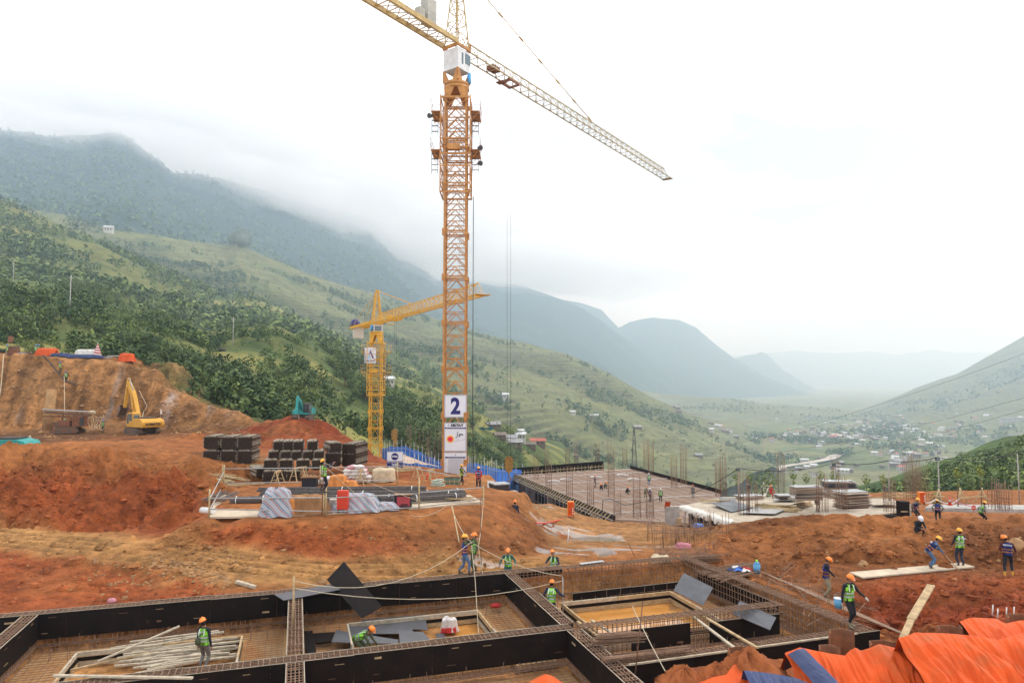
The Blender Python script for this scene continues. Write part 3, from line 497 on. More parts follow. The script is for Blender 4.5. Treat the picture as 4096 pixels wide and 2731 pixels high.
    for sx in(-1,1):
        for sy in(-1,1): hd.bar(U@V((sx*q,sy*q,0))+V((0,0,zj)),U@V((sx*.14,sy*.14,0))+V((0,0,za)),.11)
    m_=7
    for k in range(m_):
        f0=k/m_; f1=(k+1)/m_
        for f in range(4):
            rt=U@Matrix.Rotation(f*PI/2,3,'Z'); w0=q+(.14-q)*f0; w1=q+(.14-q)*f1; s_=1 if k%2 else -1
            hd.bar(rt@V((-w1,-w1,zj+head*f1)),rt@V((w1,-w1,zj+head*f1)),.05); hd.bar(rt@V((-w0*s_,-w0,zj+head*f0)),rt@V((w1*s_,-w1,zj+head*f1)),.05)
    hd.build('tower_head',jm,T)
    # jib: triangular truss
    jb=MB(); x0=cabsize*.5; hw=.62; hh_=1.25; n=int(jlen/1.45)
    P=lambda x,y,z:U@V((x,y,0))+V((0,0,zj+z))
    jb.bar(P(x0,-hw,0),P(jlen,-hw,0),.11); jb.bar(P(x0,hw,0),P(jlen,hw,0),.11); jb.bar(P(x0+.6,0,hh_),P(jlen-1.2,0,hh_),.11); jb.bar(P(jlen-1.2,0,hh_),P(jlen,0,0.1),.05)
    for k in range(n):
        a=x0+(jlen-x0)*k/n; b=x0+(jlen-x0)*(k+1)/n; m1=(a+b)/2
        jb.bar(P(a,-hw,0),P(a,hw,0),.06); jb.bar(P(a,-hw,0),P(b,hw,0),.045)
        if k<n-1:
            for s_ in(-1,1): jb.bar(P(a,s_*hw,0),P(m1,0,hh_),.05); jb.bar(P(m1,0,hh_),P(b,s_*hw,0),.05)
    jb.box(P(jlen-.2,0,-.05),(.9,1.5,.06),U); jb.build('jib','jib_pale' if mm=='crane_orange' else jm,T)
    # counter jib: two deep beams with cross lattice and hand rail
    cj=MB(); 
    for s_ in(-1,1): cj.bar(P(-x0,s_*.85,.15),P(-clen,s_*.85,.15),.22,.42)
    for k in range(int(clen/1.2)):
        a=-x0-k*1.2; cj.bar(P(a,-.85,.1),P(a,.85,.1),.07); cj.bar(P(a,-.85,.1),P(a-1.2,.85,.1),.06); cj.bar(P(a,.85,.1),P(a-1.2,-.85,.1),.06)
    cjo=cj.build('counter_jib',jm,T); rl=MB()
    for s_ in(-1,1):
        rl.bar(P(-x0,s_*.98,1.25),P(-clen,s_*.98,1.25),.025); rl.bar(P(-x0,s_*.98,.8),P(-clen,s_*.98,.8),.025)
        for k in range(int(clen/2)): rl.bar(P(-x0-k*2,s_*.98,.35),P(-x0-k*2,s_*.98,1.25),.03)
    rl.build('railing','galv',cjo)
    MB().box(P(-clen+1.6,0,-.6),(1.1,1.5,2.0),U).build('counterweight','beige',T)
    if cage and mm=='crane_orange': MB().box(P(-4.2,-.35,1.45),(1.1,.85,2.2),U).box(P(-5.3,-.35,.85),(.7,.6,.9),U).build('electrical_cabinet','cabinet_grey',T)
    else: MB().ball(P(-clen-.4,0,.9),.8,8,6).box(P(-clen-.4,0,.2),(1.3,1.4,.3),U).build('winch','navy',T)
    tp=jlen*tie; tbm=MB(); apex=V((0,0,za-.1)); e=P(tp,0,hh_); tbm.bar(apex,e,.07)
    for k in np.arange(.12,1,.14): c=apex.lerp(e,k); d=(e-apex).normalized(); tbm.bar(c-d*.35,c+d*.35,.16,.13)
    tbm.build('tie_bar',jm,T); tb2=MB()
    for s_ in(-1,1): tb2.tube(apex,P(-clen+1,s_*.8,.3),.04,5)
    tb2.build('counter_tie',jm,T)
    # trolley, ropes, hook
    tr=MB()
    for s_ in(-1,1): tr.bar(P(trol-.9,s_*hw,-.16),P(trol+.9,s_*hw,-.16),.14,.2); tr.bar(P(trol+s_*.8,-hw,-.25),P(trol+s_*.8,hw,-.25),.14,.2)
    tr.box(P(trol-1.6,-.2,-.75),(.7,.9,.05),U); 
    for x_,y_ in((-1.9,-.6),(-1.3,-.6),(-1.9,.2),(-1.3,.2)): tr.bar(P(trol+x_,y_,-.75),P(trol+x_,y_,.1),.03)
    tr.box(P(trol-2.6,0,.3),(1.1,.8,.45),U); tr.build('trolley','rust_red' if mm=='crane_orange' else mm,T)
    if hookz is not None:
        hb=P(trol,0,0); hz=hookz-base[2]; rp_=MB()
        for s_ in(-1,1): rp_.tube(P(trol+s_*.33,0,-.2),V((hb.x+s_*.17,hb.y,hz+.9)),.013,5)
        rp_.build('hoist_rope','cable',T)
        hk=MB()
        for s_ in(-1,1): hk.prism([(-.42,.1),(-.34,-.5),(0,-.75),(.34,-.5),(.42,.1),(.38,.7),(.1,.9),(-.1,.9),(-.38,.7)],V((hb.x,hb.y+s_*.14-.03,hz)),(1,0,0),(0,0,1),(0,1,0),.06)
        hk.tube((hb.x,hb.y-.1,hz+.35),(hb.x,hb.y+.1,hz+.35),.36,14); hk.tube((hb.x,hb.y-.1,hz-.3),(hb.x,hb.y+.1,hz-.3),.26,12); hk.tube((hb.x,hb.y,hz-.7),(hb.x,hb.y,hz-1.1),.06,6); hk.path([(hb.x+.2*math.sin(a),hb.y,hz-1.3-.2*math.cos(a)) for a in np.linspace(PI,-1.2,9)],.06,6)
        hk.build('hook_block','hook_yellow',T)
    return T
mat('cabinet_grey',(.40,.37,.30),.6,.15,1); mat('hook_yellow',(.42,.25,.05),.6,.5,5,col2=(.2,.10,.03))
CB=V((-5.07,61,-8.4)); zt=PD(1820,411,61).z
c1=crane('tall orange-brown tower crane on the steel yard, its top cut by the picture edge',CB,2.05,zt-CB.z,30.6-CB.z,R(35.5),49,19,8.2,'crane_orange','crane_gold',4.07,cage=8.6,trol=8.2,hookz=-8.05)
# climbing-frame floodlights, feeder cable down the mast
for sx,dz in((1,-2.6),(1,-4.0),(-1,-.6)):
    f=MB().tube((sx*2.05,-1.35,zt-CB.z+dz-(2.1 if sx>0 else 1.2)),(sx*2.3,-1.7,zt-CB.z+dz-.1-(2.1 if sx>0 else 1.2)),.1,10,.24).build('floodlight','dark_steel',c1)
MB().path([(1.62,-.9,zt-CB.z-9),(1.62,-.9,6),(1.7,-.9,1.0)],.035).build('feeder_cable','cable',c1)
y_=59.9; zb=lambda y:PD(1820,y,y_).z; sx0=PD(1777,1700,y_).x; sx1=PD(1866,1700,y_).x; sw=sx1-sx0; sc_=(sx0+sx1)/2
s1=sign('sign_board','square white board with a big navy 2 fixed to the crane mast',(sc_,y_,zb(1669)),sw,zb(1579)-zb(1669)); hS=zb(1579)-zb(1669); text('2','numeral','navy',hS*.98,s1,(0,-.012,hS*.47),bold=.075,sx=.86)
h2=zb(1690)-zb(1805); s2=sign('sign_board','white crane information board with a site plan and a red heat spot',(sc_,y_,zb(1805)),sw,h2); text('DELTA-V','heading','black_ink',.27,s2,(.14,-.012,h2-.23),bold=.02); tri_logo(s2,-.62,h2-.32,.2,-.014)
MB().box((0,-.006,h2-.47),(sw-.12,.01,.13)).build('title_band','navy',s2); text('SƠ ĐỒ VỊ TRÍ VÀ BÁN KÍNH VẬN HÀNH CẨU THÁP SỐ 2','title','sign_white',.075,s2,(0,-.014,h2-.47),sx=.86)
for r_,m_,k in((.34,'glow_yellow',0),(.27,'glow_orange',1),(.19,'glow_red',2)): MB().tube((-.44,-.006-.004*k,h2*.43),(-.44,.01,h2*.43),r_,20).build('heat_spot',m_,s2)
pl=MB(); rr=random.Random(3)
for a,b in(((.05,.52),(.3,.7)),((.3,.7),(.28,.95)),((-.1,.3),(.5,.5)),((.5,.5),(.85,.62)),((-.7,.3),(.2,.35)),((.2,.35),(.3,.6)),((.3,.42),(.62,.5)),((.62,.5),(.9,.75))): pl.bar((a[0],-.006,h2*.25+a[1]*.7),(b[0],-.006,h2*.25+b[1]*.7),.012,.012)
pl.build('plan_lines','ink_grey',s2); pl=MB().path([(.5+.17*math.cos(a),-.008,h2*.56+.1*math.sin(a)) for a in np.linspace(0,4.2,9)],.05,5).path([(.02,-.008,h2*.47),(.16,-.008,h2*.52),(.2,-.008,h2*.68)],.03,5); pl.build('plan_shape','black_ink',s2)
h3=zb(1809)-zb(1922); s3=sign('sign_board','white board of printed crane rules at the foot of the mast',(sc_,y_,zb(1922)),sw,h3,frame='ink_grey',bw=.015); tri_logo(s3,0,h3-.3,.18,-.014); MB().box((0,-.006,h3-.43),(sw-.2,.01,.13)).build('title_band','navy',s3); text('NỘI QUY VẬN HÀNH CẦN TRỤC THÁP','title','sign_white',.085,s3,(0,-.014,h3-.43),sx=.9)
tl=MB()
for k in range(20):
    z=h3-.6-k*.088; 
    if k in(0,4,6,8,12,15): tl.box((-sw/2+.16,-.006,z),(.05,.01,.05))
    tl.box((.08-rr.random()*.12*(k%3==1),-.006,z),(sw-.55-rr.random()*.25*(k%3==1),.008,.026))
tl.build('print_lines','print_ink',s3)
c2p=PD(1502,1700,100); CB2=V((c2p.x,100,-14)); zt2=PD(1502,1372,100).z; zj2=PD(1510,1293,100).z
c2=crane('smaller yellow tower crane standing behind the red earth heap',CB2,1.72,zt2-CB2.z,zj2-CB2.z,math.atan2(.46,-.887),37,12,4.9,'crane_yellow','crane_yellow',2.5,cage=7.6,trol=9,hookz=-7,cabsize=1.45,tie=.42)
dv=PD(1481,1420,98.9); s4=sign('sign_board','white board with blue triangle emblem hung on the yellow crane',(dv.x,98.9,PD(1481,1452,98.9).z),1.63,2.27,frame=None); text('DELTA-V','heading','black_ink',.36,s4,(0,-.012,.3),bold=.012,sx=.95); tri_logo(s4,0,.62,1.35,-.014)
# ---------------- foundation beams: forms, cages, mats, timber frames ----------------
mat('film_ply',(.015,.0085,.0065),.62,.5,1.3,spec=.10,col2=(.007,.005,.0045),bump=.002,bscale=9); mat('film_edge',(.40,.34,.25),.8,.3,3); mat('ply_grey',(.085,.085,.095),.33,.4,2.2,spec=.5,col2=(.05,.048,.05)); mat('timber',(.46,.32,.17),.8,.35,5,stretch=(1,1,1),bump=.003,bscale=40); mat('timber_pale',(.48,.40,.29),.8,.3,5,bump=.003,bscale=40); mat('rebar',(.30,.185,.115),.8,.4,9,col2=(.17,.095,.06)); mat('concrete',(.42,.39,.35),.9,.3,2,bump=.01,bscale=14); mat('concrete_pale',(.56,.45,.32),.9,.25,1.1,bump=.006,bscale=14)
mat('blinding',(.50,.31,.145),.85,.35,.9,coord='Pos',col2=(.40,.165,.045),bump=.01,bscale=6); mat('muddy_water',(.56,.25,.06),.03,.15,1.2,spec=1.0)
def splash(t,b,src):
    n=t.nodes.new('ShaderNodeTexNoise'); n.inputs['Scale'].default_value=3.4; n.inputs['Detail'].default_value=9; n.inputs['Roughness'].default_value=.75; t.links.new(src,n.inputs['Vector'])
    r=t.nodes.new('ShaderNodeValToRGB'); r.color_ramp.elements[0].position=.62; r.color_ramp.elements[1].position=.74; r.color_ramp.elements[1].color=(.55,.55,.55,1); t.links.new(n.outputs[0],r.inputs[0])
    m=t.nodes.new('ShaderNodeMix'); m.data_type='RGBA'; m.inputs[7].default_value=(.20,.12,.075,1); old=b.inputs['Base Color'].links[0].from_socket; t.links.new(r.outputs[0],m.inputs[0]); t.links.new(old,m.inputs[6]); t.links.new(m.outputs[2],b.inputs['Base Color'])
for nm_ in('film_ply','ply_grey'): t_=M[nm_].node_tree; splash(t_,t_.nodes['Principled BSDF'],[n for n in t_.nodes if n.type=='TEX_COORD'][0].outputs['Object'])
ZT=-8.5; BW=.52; RB=.011
def box_l(mb,a,b,z,da,db,dz,m=0): mb.box(LP(a,b,z),(da,db,dz),Matrix.Rotation(math.atan2(E1.y,E1.x),3,'Z'),m); return mb
def cage(a0,b0,a1,b1,zt=ZT,h=1.2,w=BW-.06,step=.19,nl=5,r=RB):
    mb=MB(); p,q=LP(a0,b0),LP(a1,b1); d=(q-p); L_=d.length; d/=L_; s=V((-d.y,d.x,0)); rr=random.Random(int(a0*31+b0*17)); k=0.05
    while k<L_:
        c=p+d*(k+rr.uniform(-.03,.03)); zt2=zt+rr.uniform(-.02,.015); A,B=c-s*w/2,c+s*w/2; lo=zt-h
        mb.bar(A+V((0,0,zt2)),B+V((0,0,zt2)),2*r); mb.bar(A+V((0,0,zt2)),A+V((0,0,lo)),2*r); mb.bar(B+V((0,0,zt2)),B+V((0,0,lo)),2*r); mb.bar(A+V((0,0,lo)),B+V((0,0,lo)),2*r); k+=step
    for i in range(nl):
        o=s*(-w/2+w*i/(nl-1)); j=rr.uniform(-.01,.01)
        mb.bar(p+o+V((0,0,zt-2*r+j)),q+o+V((0,0,zt-2*r-j)),2.4*r); mb.bar(p+o+V((0,0,zt-h)),q+o+V((0,0,zt-h)),2.4*r)
    for z in np.arange(.28,h,.28):
        for o in(-1,1): mb.bar(p+s*o*w/2+V((0,0,zt-z)),q+s*o*w/2+V((0,0,zt-z)),2*r)
    return mb
def forms(t,a0,b0,a1,b1,side,zt=ZT,h=.92,panel=2.44,edge=True):
    p,q=LP(a0,b0),LP(a1,b1); d=q-p; L_=d.length; d/=L_; s=V((-d.y,d.x,0))*side; n=max(1,round(L_/panel)); ang=math.atan2(d.y,d.x); rr=random.Random(int(a0*7+b0*13+side))
    for k in range(n):
        l=L_/n; c=p+d*(l*(k+.5))+s*BW/2; dz=rr.uniform(-.012,.012); c=c+V((0,0,zt-h/2+dz))
        f=MB().box(c,(l-.008,.02,h),ang+rr.uniform(-.002,.002)).build('form_panel','film_ply',t)
        MB().box(c+V((0,0,h/2+.004)),(l-.01,.026,.008),ang).build('top_edge','film_edge',f)
        for u in(.28,.78):
            for z in(.18,.68):
                if rr.random()<.55: MB().box(c+d*(u-.5+rr.uniform(-.06,.06))*l+s*.016+V((0,0,h/2-z+rr.uniform(-.05,.05))),(rr.uniform(.16,.34),.012,.013 if rr.random()<.75 else .06),ang).build('tie_plate','timber' if rr.random()<.5 else 'rust',f)
def beam(label,a0,b0,a1,b1,sides=(-1,1),zt=ZT,spans=None,h=1.2):
    t=thing('foundation_beam',label,'beam',LP((a0+a1)/2,(b0+b1)/2,-9.75),group='formed beams of the foundation grid')
    Mi=Matrix.Translation(-LP((a0+a1)/2,(b0+b1)/2,-9.75))
    c=cage(a0,b0,a1,b1,zt,h).build('rebar_cage','rebar',t); c['kind']='stuff'
    for s in sides: forms(t,a0,b0,a1,b1,s,zt)
    for (x0,y0,x1,y1,s,z,hh) in (spans or []): forms(t,x0,y0,x1,y1,s,z,hh)
    for ch in t.children: ch.matrix_parent_inverse=Mi
    return t
hB=BW/2
beam('far black-formed beam along the haul road',-23,hB,9.2,hB); 
beam('short end of the far beam with one dark form board and bare cage, near the two half-hidden workers',9.2,hB,11.9,hB,(1,))
beam('bare rusty cage beam at the far side of the flooded bay',11.95,hB,18,hB,(),spans=[(11.9,1.55,17.9,1.35,1,-9.42,.38)])
beam('cross beam at far left between black forms',-9.3,BW+.02,-9.3,7.3); beam('middle cross beam under the grey ply sheet',0,BW+.02,0,7.3); beam('cross beam with ladder-like cage top between the middle bay and the flooded bay',9.2,BW+.02,9.2,7.3,(-1,),spans=[(9.2,3.6,9.2,7.2,1,-8.5,.92)])
beam('near black-formed beam across the picture bottom',-23,7.6,9.2,7.6); beam('rusty cage beam with two low form boards in front of the flooded bay',9.5,7.6,18,7.6,(),spans=[(11.4,7.62,13.8,7.62,-1,-8.75,.75),(14.6,7.62,17.7,7.62,-1,-8.8,.75)])
beam('middle cross beam continuing to the picture bottom',0,7.9,0,15); beam('cross beam running to the bottom right of the middle bay',9.2,7.9,9.2,15)
beam('cage beam with pale batten behind the earth clods and orange tarp',9.5,10.9,19.2,10.9,(-1,)); beam('right-hand cage beam where the worker in the lime vest stands',18.3,.6,18.9,10.6,(),spans=[(18.1,1.2,18.5,6.5,1,-8.95,.8)])
b=MB(); box_l(b,13.9,11.2,-8.47,8.6,.06,.05).build('batten','timber_pale'); bpy.data.objects['batten']['label']='long pale batten along the top of the nearest right form'; bpy.data.objects['batten']['category']='batten'
def matt(label,a0,b0,a1,b1,z=-9.72,st=.22):
    mb=MB(); rr=random.Random(int(a0*5+b0))
    for a in np.arange(a0,a1,st): mb.bar(LP(a+rr.uniform(-.02,.02),b0,z),LP(a+rr.uniform(-.02,.02),b1,z),.014)
    for b_ in np.arange(b0,b1,st): mb.bar(LP(a0,b_+rr.uniform(-.02,.02),z+.02),LP(a1,b_+rr.uniform(-.02,.02),z+.02),.014)
    for a in np.arange(a0+.1,a1,.6):
        for b_ in(b0+.1,b1-.1): mb.bar(LP(a,b_,z),LP(a+rr.uniform(-.1,.1),b_,z+rr.uniform(.3,.55)),.016)
    n=10; G=[[LP(a0-.15+(a1-a0+.3)*i/n,b0-.1+(b1-b0+.2)*j/n,z-.15+.012*math.sin(i*3.1+j*1.7)) for j in range(n+1)] for i in range(n+1)]; MB().grid(G).build('concrete_blinding','blinding')['kind']='structure'
    return tag(mb.build('rebar_mat','rebar'),label,'rebar mat')
BAYS=[(-9.3,0,'left bay'),(0,9.2,'middle bay'),(9.2,18.2,'flooded right bay')]
for a0,a1,nm in BAYS:
    matt(f'rebar mat along the far beam in the {nm}',a0+.4,.8,a1-.4,2.0); matt(f'rebar mat along the left side of the {nm}',a0+.4,2.05,a0+1.7,7.2); matt(f'rebar mat along the right side of the {nm}',a1-1.7,2.05,a1-.4,7.2)
matt('rebar mat in front of the near beam, middle of picture bottom',.4,8.0,8.8,11.5); matt('rebar mat in front of the near beam, bottom left',-9,8,-.4,11.5); matt('rebar mat in the narrow bay behind the earth clods',9.6,8.1,18,10.5); matt('rebar mat at the far left edge',-18,.8,-9.7,3.0)
def tframe(label,a0,b0,a1,b1):
    t=thing('edging_timbers',label,'timber edging',LP((a0+a1)/2,(b0+b1)/2,-9.95)); Mi=Matrix.Translation(-V(t.location)); rr=random.Random(int(a0*9))
    for (x0,y0,x1,y1) in((a0,b0,a1,b0),(a1,b0,a1,b1),(a0,b1,a1,b1),(a0,b0,a0,b1)):
        p,q=LP(x0,y0),LP(x1,y1); d=(q-p).normalized(); n=max(1,round((q-p).length/2.6)); l=(q-p).length/n
        for lay in(0,1,2):
            for k in range(n):
                z=-9.86+lay*.17; o=rr.uniform(-.03,.03)*V((-d.y,d.x,0))
                MB().bar(p+d*(k*l+.01)+o+V((0,0,z)),p+d*((k+1)*l-.01)+o+V((0,0,z+rr.uniform(-.01,.01))),.07,.15 if lay!=1 else .12).build('plank','film_ply' if lay==1 else ('timber' if rr.random()<.5 else 'timber_pale'),t)
    for ch in t.children: ch.matrix_parent_inverse=Mi
    return t
tframe('timber edging round the earth in the left bay',-7.3,2.2,-1.9,7.6-1.1); tframe('timber edging round the middle bay',2.0,2.1,7.3,6.5); tframe('timber edging round the flooded right bay',11.0,2.2,16.3,6.5)
def pool(label,a0,b0,a1,b1,z):
    n=24; G=[[LP(a0+(a1-a0)*i/n,b0+(b1-b0)*j/n,z) for j in range(n+1)] for i in range(n+1)]; o=MB().grid(G,0,False).build('puddle','muddy_water'); o['kind']='structure'; return o
pool('',11.0,2.2,16.3,6.5,-9.945); pool('',2.0,2.2,7.25,6.4,-9.975); pool('',-17,1,-9.8,7,-10.02); pool('',9.6,8,18,10.6,-9.99)
# loose boards, planks, bars -----------------------------------------------------------------
def board(label,c,l,w,rz,tilt=(0,0),m='ply_grey',th=.02,name='plywood_sheet',cat='plywood',bend=0):
    o=thing0=MB(); n=6; top=[];bot=[]
    for i in range(n+1):
        x=(i/n-.5)*l; zb_=bend*(2*i/n-1)**2; top.append([V((x,-w/2,zb_+th)),V((x,w/2,zb_+th))]); bot.append([V((x,w/2,zb_)),V((x,-w/2,zb_))])
    if bend: o.grid(top,0,False); o.grid(bot,0,False)
    else: o.box((0,0,th/2),(l,w,th))
    ob=o.build(name,m,None,c); ob.rotation_euler=Euler((tilt[0],tilt[1],rz)); return tag(ob,label,cat)
ANG=math.atan2(E1.y,E1.x)
def plank(label,p,q,w=.09,h=.05,m='timber',name='plank',cat='plank'): return tag(MB().bar((0,0,0),V(q)-V(p),w,h).build(name,m,None,p),label,cat)
Z=lambda x,y,z:PZ(x,y,z)
def quad_sheet(label,pts,m,th=.02):            # a sheet of plywood given by its four corners
    a,b,c,d=[V(p) for p in pts]; n=(b-a).cross(d-a).normalized()*th
    o=MB().add([p-a for p in(a,b,c,d)]+[p-a+n for p in(a,b,c,d)],[(0,1,2,3),(7,6,5,4),(0,4,5,1),(1,5,6,2),(2,6,7,3),(3,7,4,0)]).build('plywood_sheet',m,None,a); return tag(o,label,'plywood')
p0=PD(1308,2318,29.6); p1=PD(1377,2246,29.9); p2=PD(1528,2425,26.8); p3=PD(1447,2472,26.4)
quad_sheet('tall black ply sheet leaning across the far beam of the middle bay',[p0,p3,p2,p1],'film_ply')
quad_sheet('grey ply sheet lying on the far beam above the middle cross beam',[Z(1097,2378,-8.44),Z(1135,2402,-8.44),Z(1362,2358,-8.43),Z(1330,2336,-8.43)],'ply_grey')
for k,(lab,pt) in enumerate([('big grey ply sheet lying in the middle bay under the smaller boards',[(1445,2480),(1700,2458),(1710,2520),(1455,2510)]),('long grey ply board on top of the board pile in the middle bay',[(1392,2505),(1648,2508),(1652,2535),(1392,2536)]),('ply board at the front of the middle bay pile behind the bending worker',[(1345,2520),(1595,2560),(1590,2576),(1325,2569)]),('grey ply board at the right end of the middle bay pile',[(1595,2525),(1690,2528),(1725,2563),(1600,2580)]),('narrow dark ply strip at the left of the middle bay pile',[(1215,2525),(1250,2523),(1265,2612),(1225,2615)]),('dark ply square beside the board pile in the middle bay',[(1248,2535),(1340,2528),(1325,2565),(1262,2573)])]):
    zz=-9.62+.06*k if k<4 else -9.66; quad_sheet(lab,[Z(x,y,zz) for x,y in pt][::-1],'ply_grey' if k not in(4,5) else 'film_ply',.025)
quad_sheet('small grey board lying in the mud of the middle bay',[Z(1740,2536,-9.85),Z(1770,2532,-9.85),Z(1790,2556,-9.85),Z(1755,2560,-9.85)][::-1],'ply_grey')
A_=[PD(2735,2292,29.5),PD(2694,2362,28.6),PD(2812,2422,27.6),PD(2853,2350,28.4)]; quad_sheet('large grey ply sheet tilted up at the right edge of the flooded bay',A_,'ply_grey')
A_=[PD(2960,2404,27.2),PD(2930,2456,26.6),PD(3080,2520,25.2),PD(3105,2470,25.9)]; quad_sheet('smaller grey ply sheet sagging among the bars near the right-hand cage beam',A_,'ply_grey')
quad_sheet('pale steel sheet lying on the far cage beam of the flooded bay',[Z(2315,2252,-8.46),Z(2325,2258,-8.46),Z(2420,2246,-8.46),Z(2410,2241,-8.46)],'galv')
for k,(lab,x0,y0,x1,y1,z0,z1) in enumerate([('thin pale plank crossing the flooded bay, left of the pair',2310,2485,2400,2548,-8.9,-8.6),('pale plank from the flooded bay up to the bar bundle',2366,2480,2475,2548,-9.3,-8.5),('left one of two long planks on the right bars',2774,2465,2935,2588,-8.75,-8.4),('right one of two long planks on the right bars',2813,2463,3030,2590,-8.7,-8.38),('long pale plank resting on the near beam at bottom left',215,2700,770,2710,-8.42,-8.42),('long plank sloping up across the left bay to the far beam',390,2645,718,2503,-9.55,-8.9),('plank lying across the earth at the left of the left bay',270,2681,650,2597,-9.7,-9.6),('plank on the stacked planks along the far edging of the left bay',520,2566,875,2522,-9.5,-9.45)]):
    plank(lab,Z(x0,y0,z0),Z(x1,y1,z1),.10,.05,'timber_pale' if k%3 else 'timber')
rr=random.Random(5)
for k in range(26):
    x0=545+rr.uniform(-110,60); y0=2690-k*4.4+rr.uniform(-6,6); x1=900+rr.uniform(-70,75); y1=y0-38-rr.uniform(0,45); zz=-9.82+.012*k; o=plank('pale timber stud in the loose pile beside the worker with the sling bag',Z(x0,y0,zz),Z(x1,y1,zz+rr.uniform(0,.08)),.09,.06,'timber_pale','timber_stud','timber'); o['group']='loose studs in the left bay'
def barbundle(label,p,q,n,spread,r=.011,m='rebar',name='rebar_bundle',hgt=.12):
    mb=MB(); p,q=V(p),V(q); d=(q-p).normalized(); s=V((-d.y,d.x,0)); rr=random.Random(n*7+int(p.x*10))
    for k in range(n):
        o=s*rr.uniform(-spread,spread)+V((0,0,rr.uniform(0,hgt))); e=d*rr.uniform(-.25,.25); mb.bar(p+o+e,q+o*rr.uniform(.8,1.1)+e,2*r)
    return tag(mb.build(name,m),label,'rebar')
barbundle('bundle of bent bars on the cage beam front left of the flooded bay',Z(2385,2575,-8.4),Z(2560,2562,-8.4),44,.2,hgt=.3); barbundle('loose bars fanned out behind the nearest right form',Z(2420,2640,-8.4),Z(2740,2605,-8.4),30,.16)
barbundle('rusty bar pile beyond the corner of the flooded bay',Z(2730,2245,-8.8),Z(2870,2238,-8.8),40,.35,hgt=.25); barbundle('bars scattered under the blue and red rags',Z(2820,2300,-8.7),Z(3010,2262,-8.7),45,.5,hgt=.12); barbundle('second scatter of bars nearer the right-hand cage beam',Z(2870,2320,-8.65),Z(2990,2290,-8.65),30,.4)
mb=MB(); rr=random.Random(9)
for k in range(60):
    u=rr.random(); x=3060+u*340+rr.uniform(-60,60); y=2300+u*150+rr.uniform(-40,40); p=Z(x,y,-8.62); mb.bar(p,p+V((rr.uniform(-1.5,1.5),rr.uniform(-1.8,1.8),rr.uniform(-.05,.12))),.018)
    if k%2: mb.bar(p,p+V((rr.uniform(-.05,.05),0,rr.uniform(.3,.6))),.016)
tag(mb.build('starter_bars','rebar'),'tangle of starter bars standing in the ground right of the flooded bay','rebar')
mb=MB()
for k in range(17):
    p=Z(3010+k*24,2270+k*11,-8.55); mb.bar(p,p+E2*4.2,.02); 
for j in range(16): mb.bar(Z(3010,2270,-8.53)+E2*j*.27,Z(3010+16*24,2270+16*11,-8.53)+E2*j*.27,.02)
tag(mb.build('rebar_mat','rebar'),'rebar mat on the open ground by the worker in the blue vest holding a handle','rebar mat')
# ---------------- people ----------------
mat('skin',(.36,.19,.12),.6,.15,8); mat('lime_vest',(.30,.78,.06),.7,.12,6); mat('blue_vest',(.035,.06,.26),.75,.2,6); mat('orange_tape',(.85,.33,.14),.6,.1,6); mat('white_tape',(.75,.78,.74),.5,.1,6); mat('black_cloth',(.02,.02,.024),.85,.3,8); mat('navy_cloth',(.03,.035,.06),.85,.3,8); mat('camo',(.10,.12,.06),.85,.6,9,col2=(.05,.055,.03)); mat('denim',(.09,.16,.27),.85,.3,8); mat('grey_cloth',(.16,.15,.14),.85,.3,8); mat('red_cloth',(.45,.035,.03),.85,.2,8); mat('maroon',(.10,.03,.03),.85,.2,8); mat('khaki',(.26,.22,.14),.85,.3,8); mat('teal_cloth',(.03,.12,.11),.85,.3,8); mat('helmet_orange',(.90,.24,.02),.35,.06,4,spec=.5); mat('helmet_yellow',(.90,.42,.03),.35,.06,4,spec=.5); mat('helmet_white',(.78,.78,.78),.35,.06,4,spec=.5); mat('helmet_blue',(.05,.22,.62),.35,.06,4,spec=.5); mat('boot',(.10,.075,.055),.8,.4,8); mat('yellow_boot',(.72,.38,.05),.6,.1,8); mat('hair',(.012,.011,.01),.8,.1,8); mat('glove',(.5,.46,.4),.9,.2,9)
def ik(a,b,l1,l2,pole):
    a,b=V(a),V(b); d=b-a; L_=min(d.length,(l1+l2)*.995); 
    if L_<1e-4: return a+V(pole)*l1,b
    u=d.normalized(); b=a+u*L_; x=(l1*l1-l2*l2+L_*L_)/(2*L_); h=math.sqrt(max(0,l1*l1-x*x)); pl=V(pole)-u*V(pole).dot(u)
    if pl.length<1e-4: pl=u.orthogonal()
    return a+u*x+pl.normalized()*h,b
PC=[0]
def tubeloft(mb,pts,rads,mats,n=8,flat=None):       # smooth tapered limb through joints
    rings=[]; N=len(pts)
    for i,p in enumerate(pts):
        d=(V(pts[min(i+1,N-1)])-V(pts[max(i-1,0)])).normalized(); a=d.cross(V((0,1,.001))); 
        if a.length<.05: a=d.cross(V((1,0,0)))
        a.normalize(); b=d.cross(a); rx,ry=rads[i] if hasattr(rads[i],'__len__') else (rads[i],rads[i]); rings.append([V(p)+a*math.cos(2*PI*k/n)*rx+b*math.sin(2*PI*k/n)*ry for k in range(n)])
    for i in range(N-1): mb.add(rings[i]+rings[i+1],[(k,(k+1)%n,n+(k+1)%n,n+k) for k in range(n)],mats[i],True)
    mb.add(rings[0],[list(range(n))[::-1]],mats[0],True); mb.add(rings[-1],[list(range(n))],mats[-1],True)
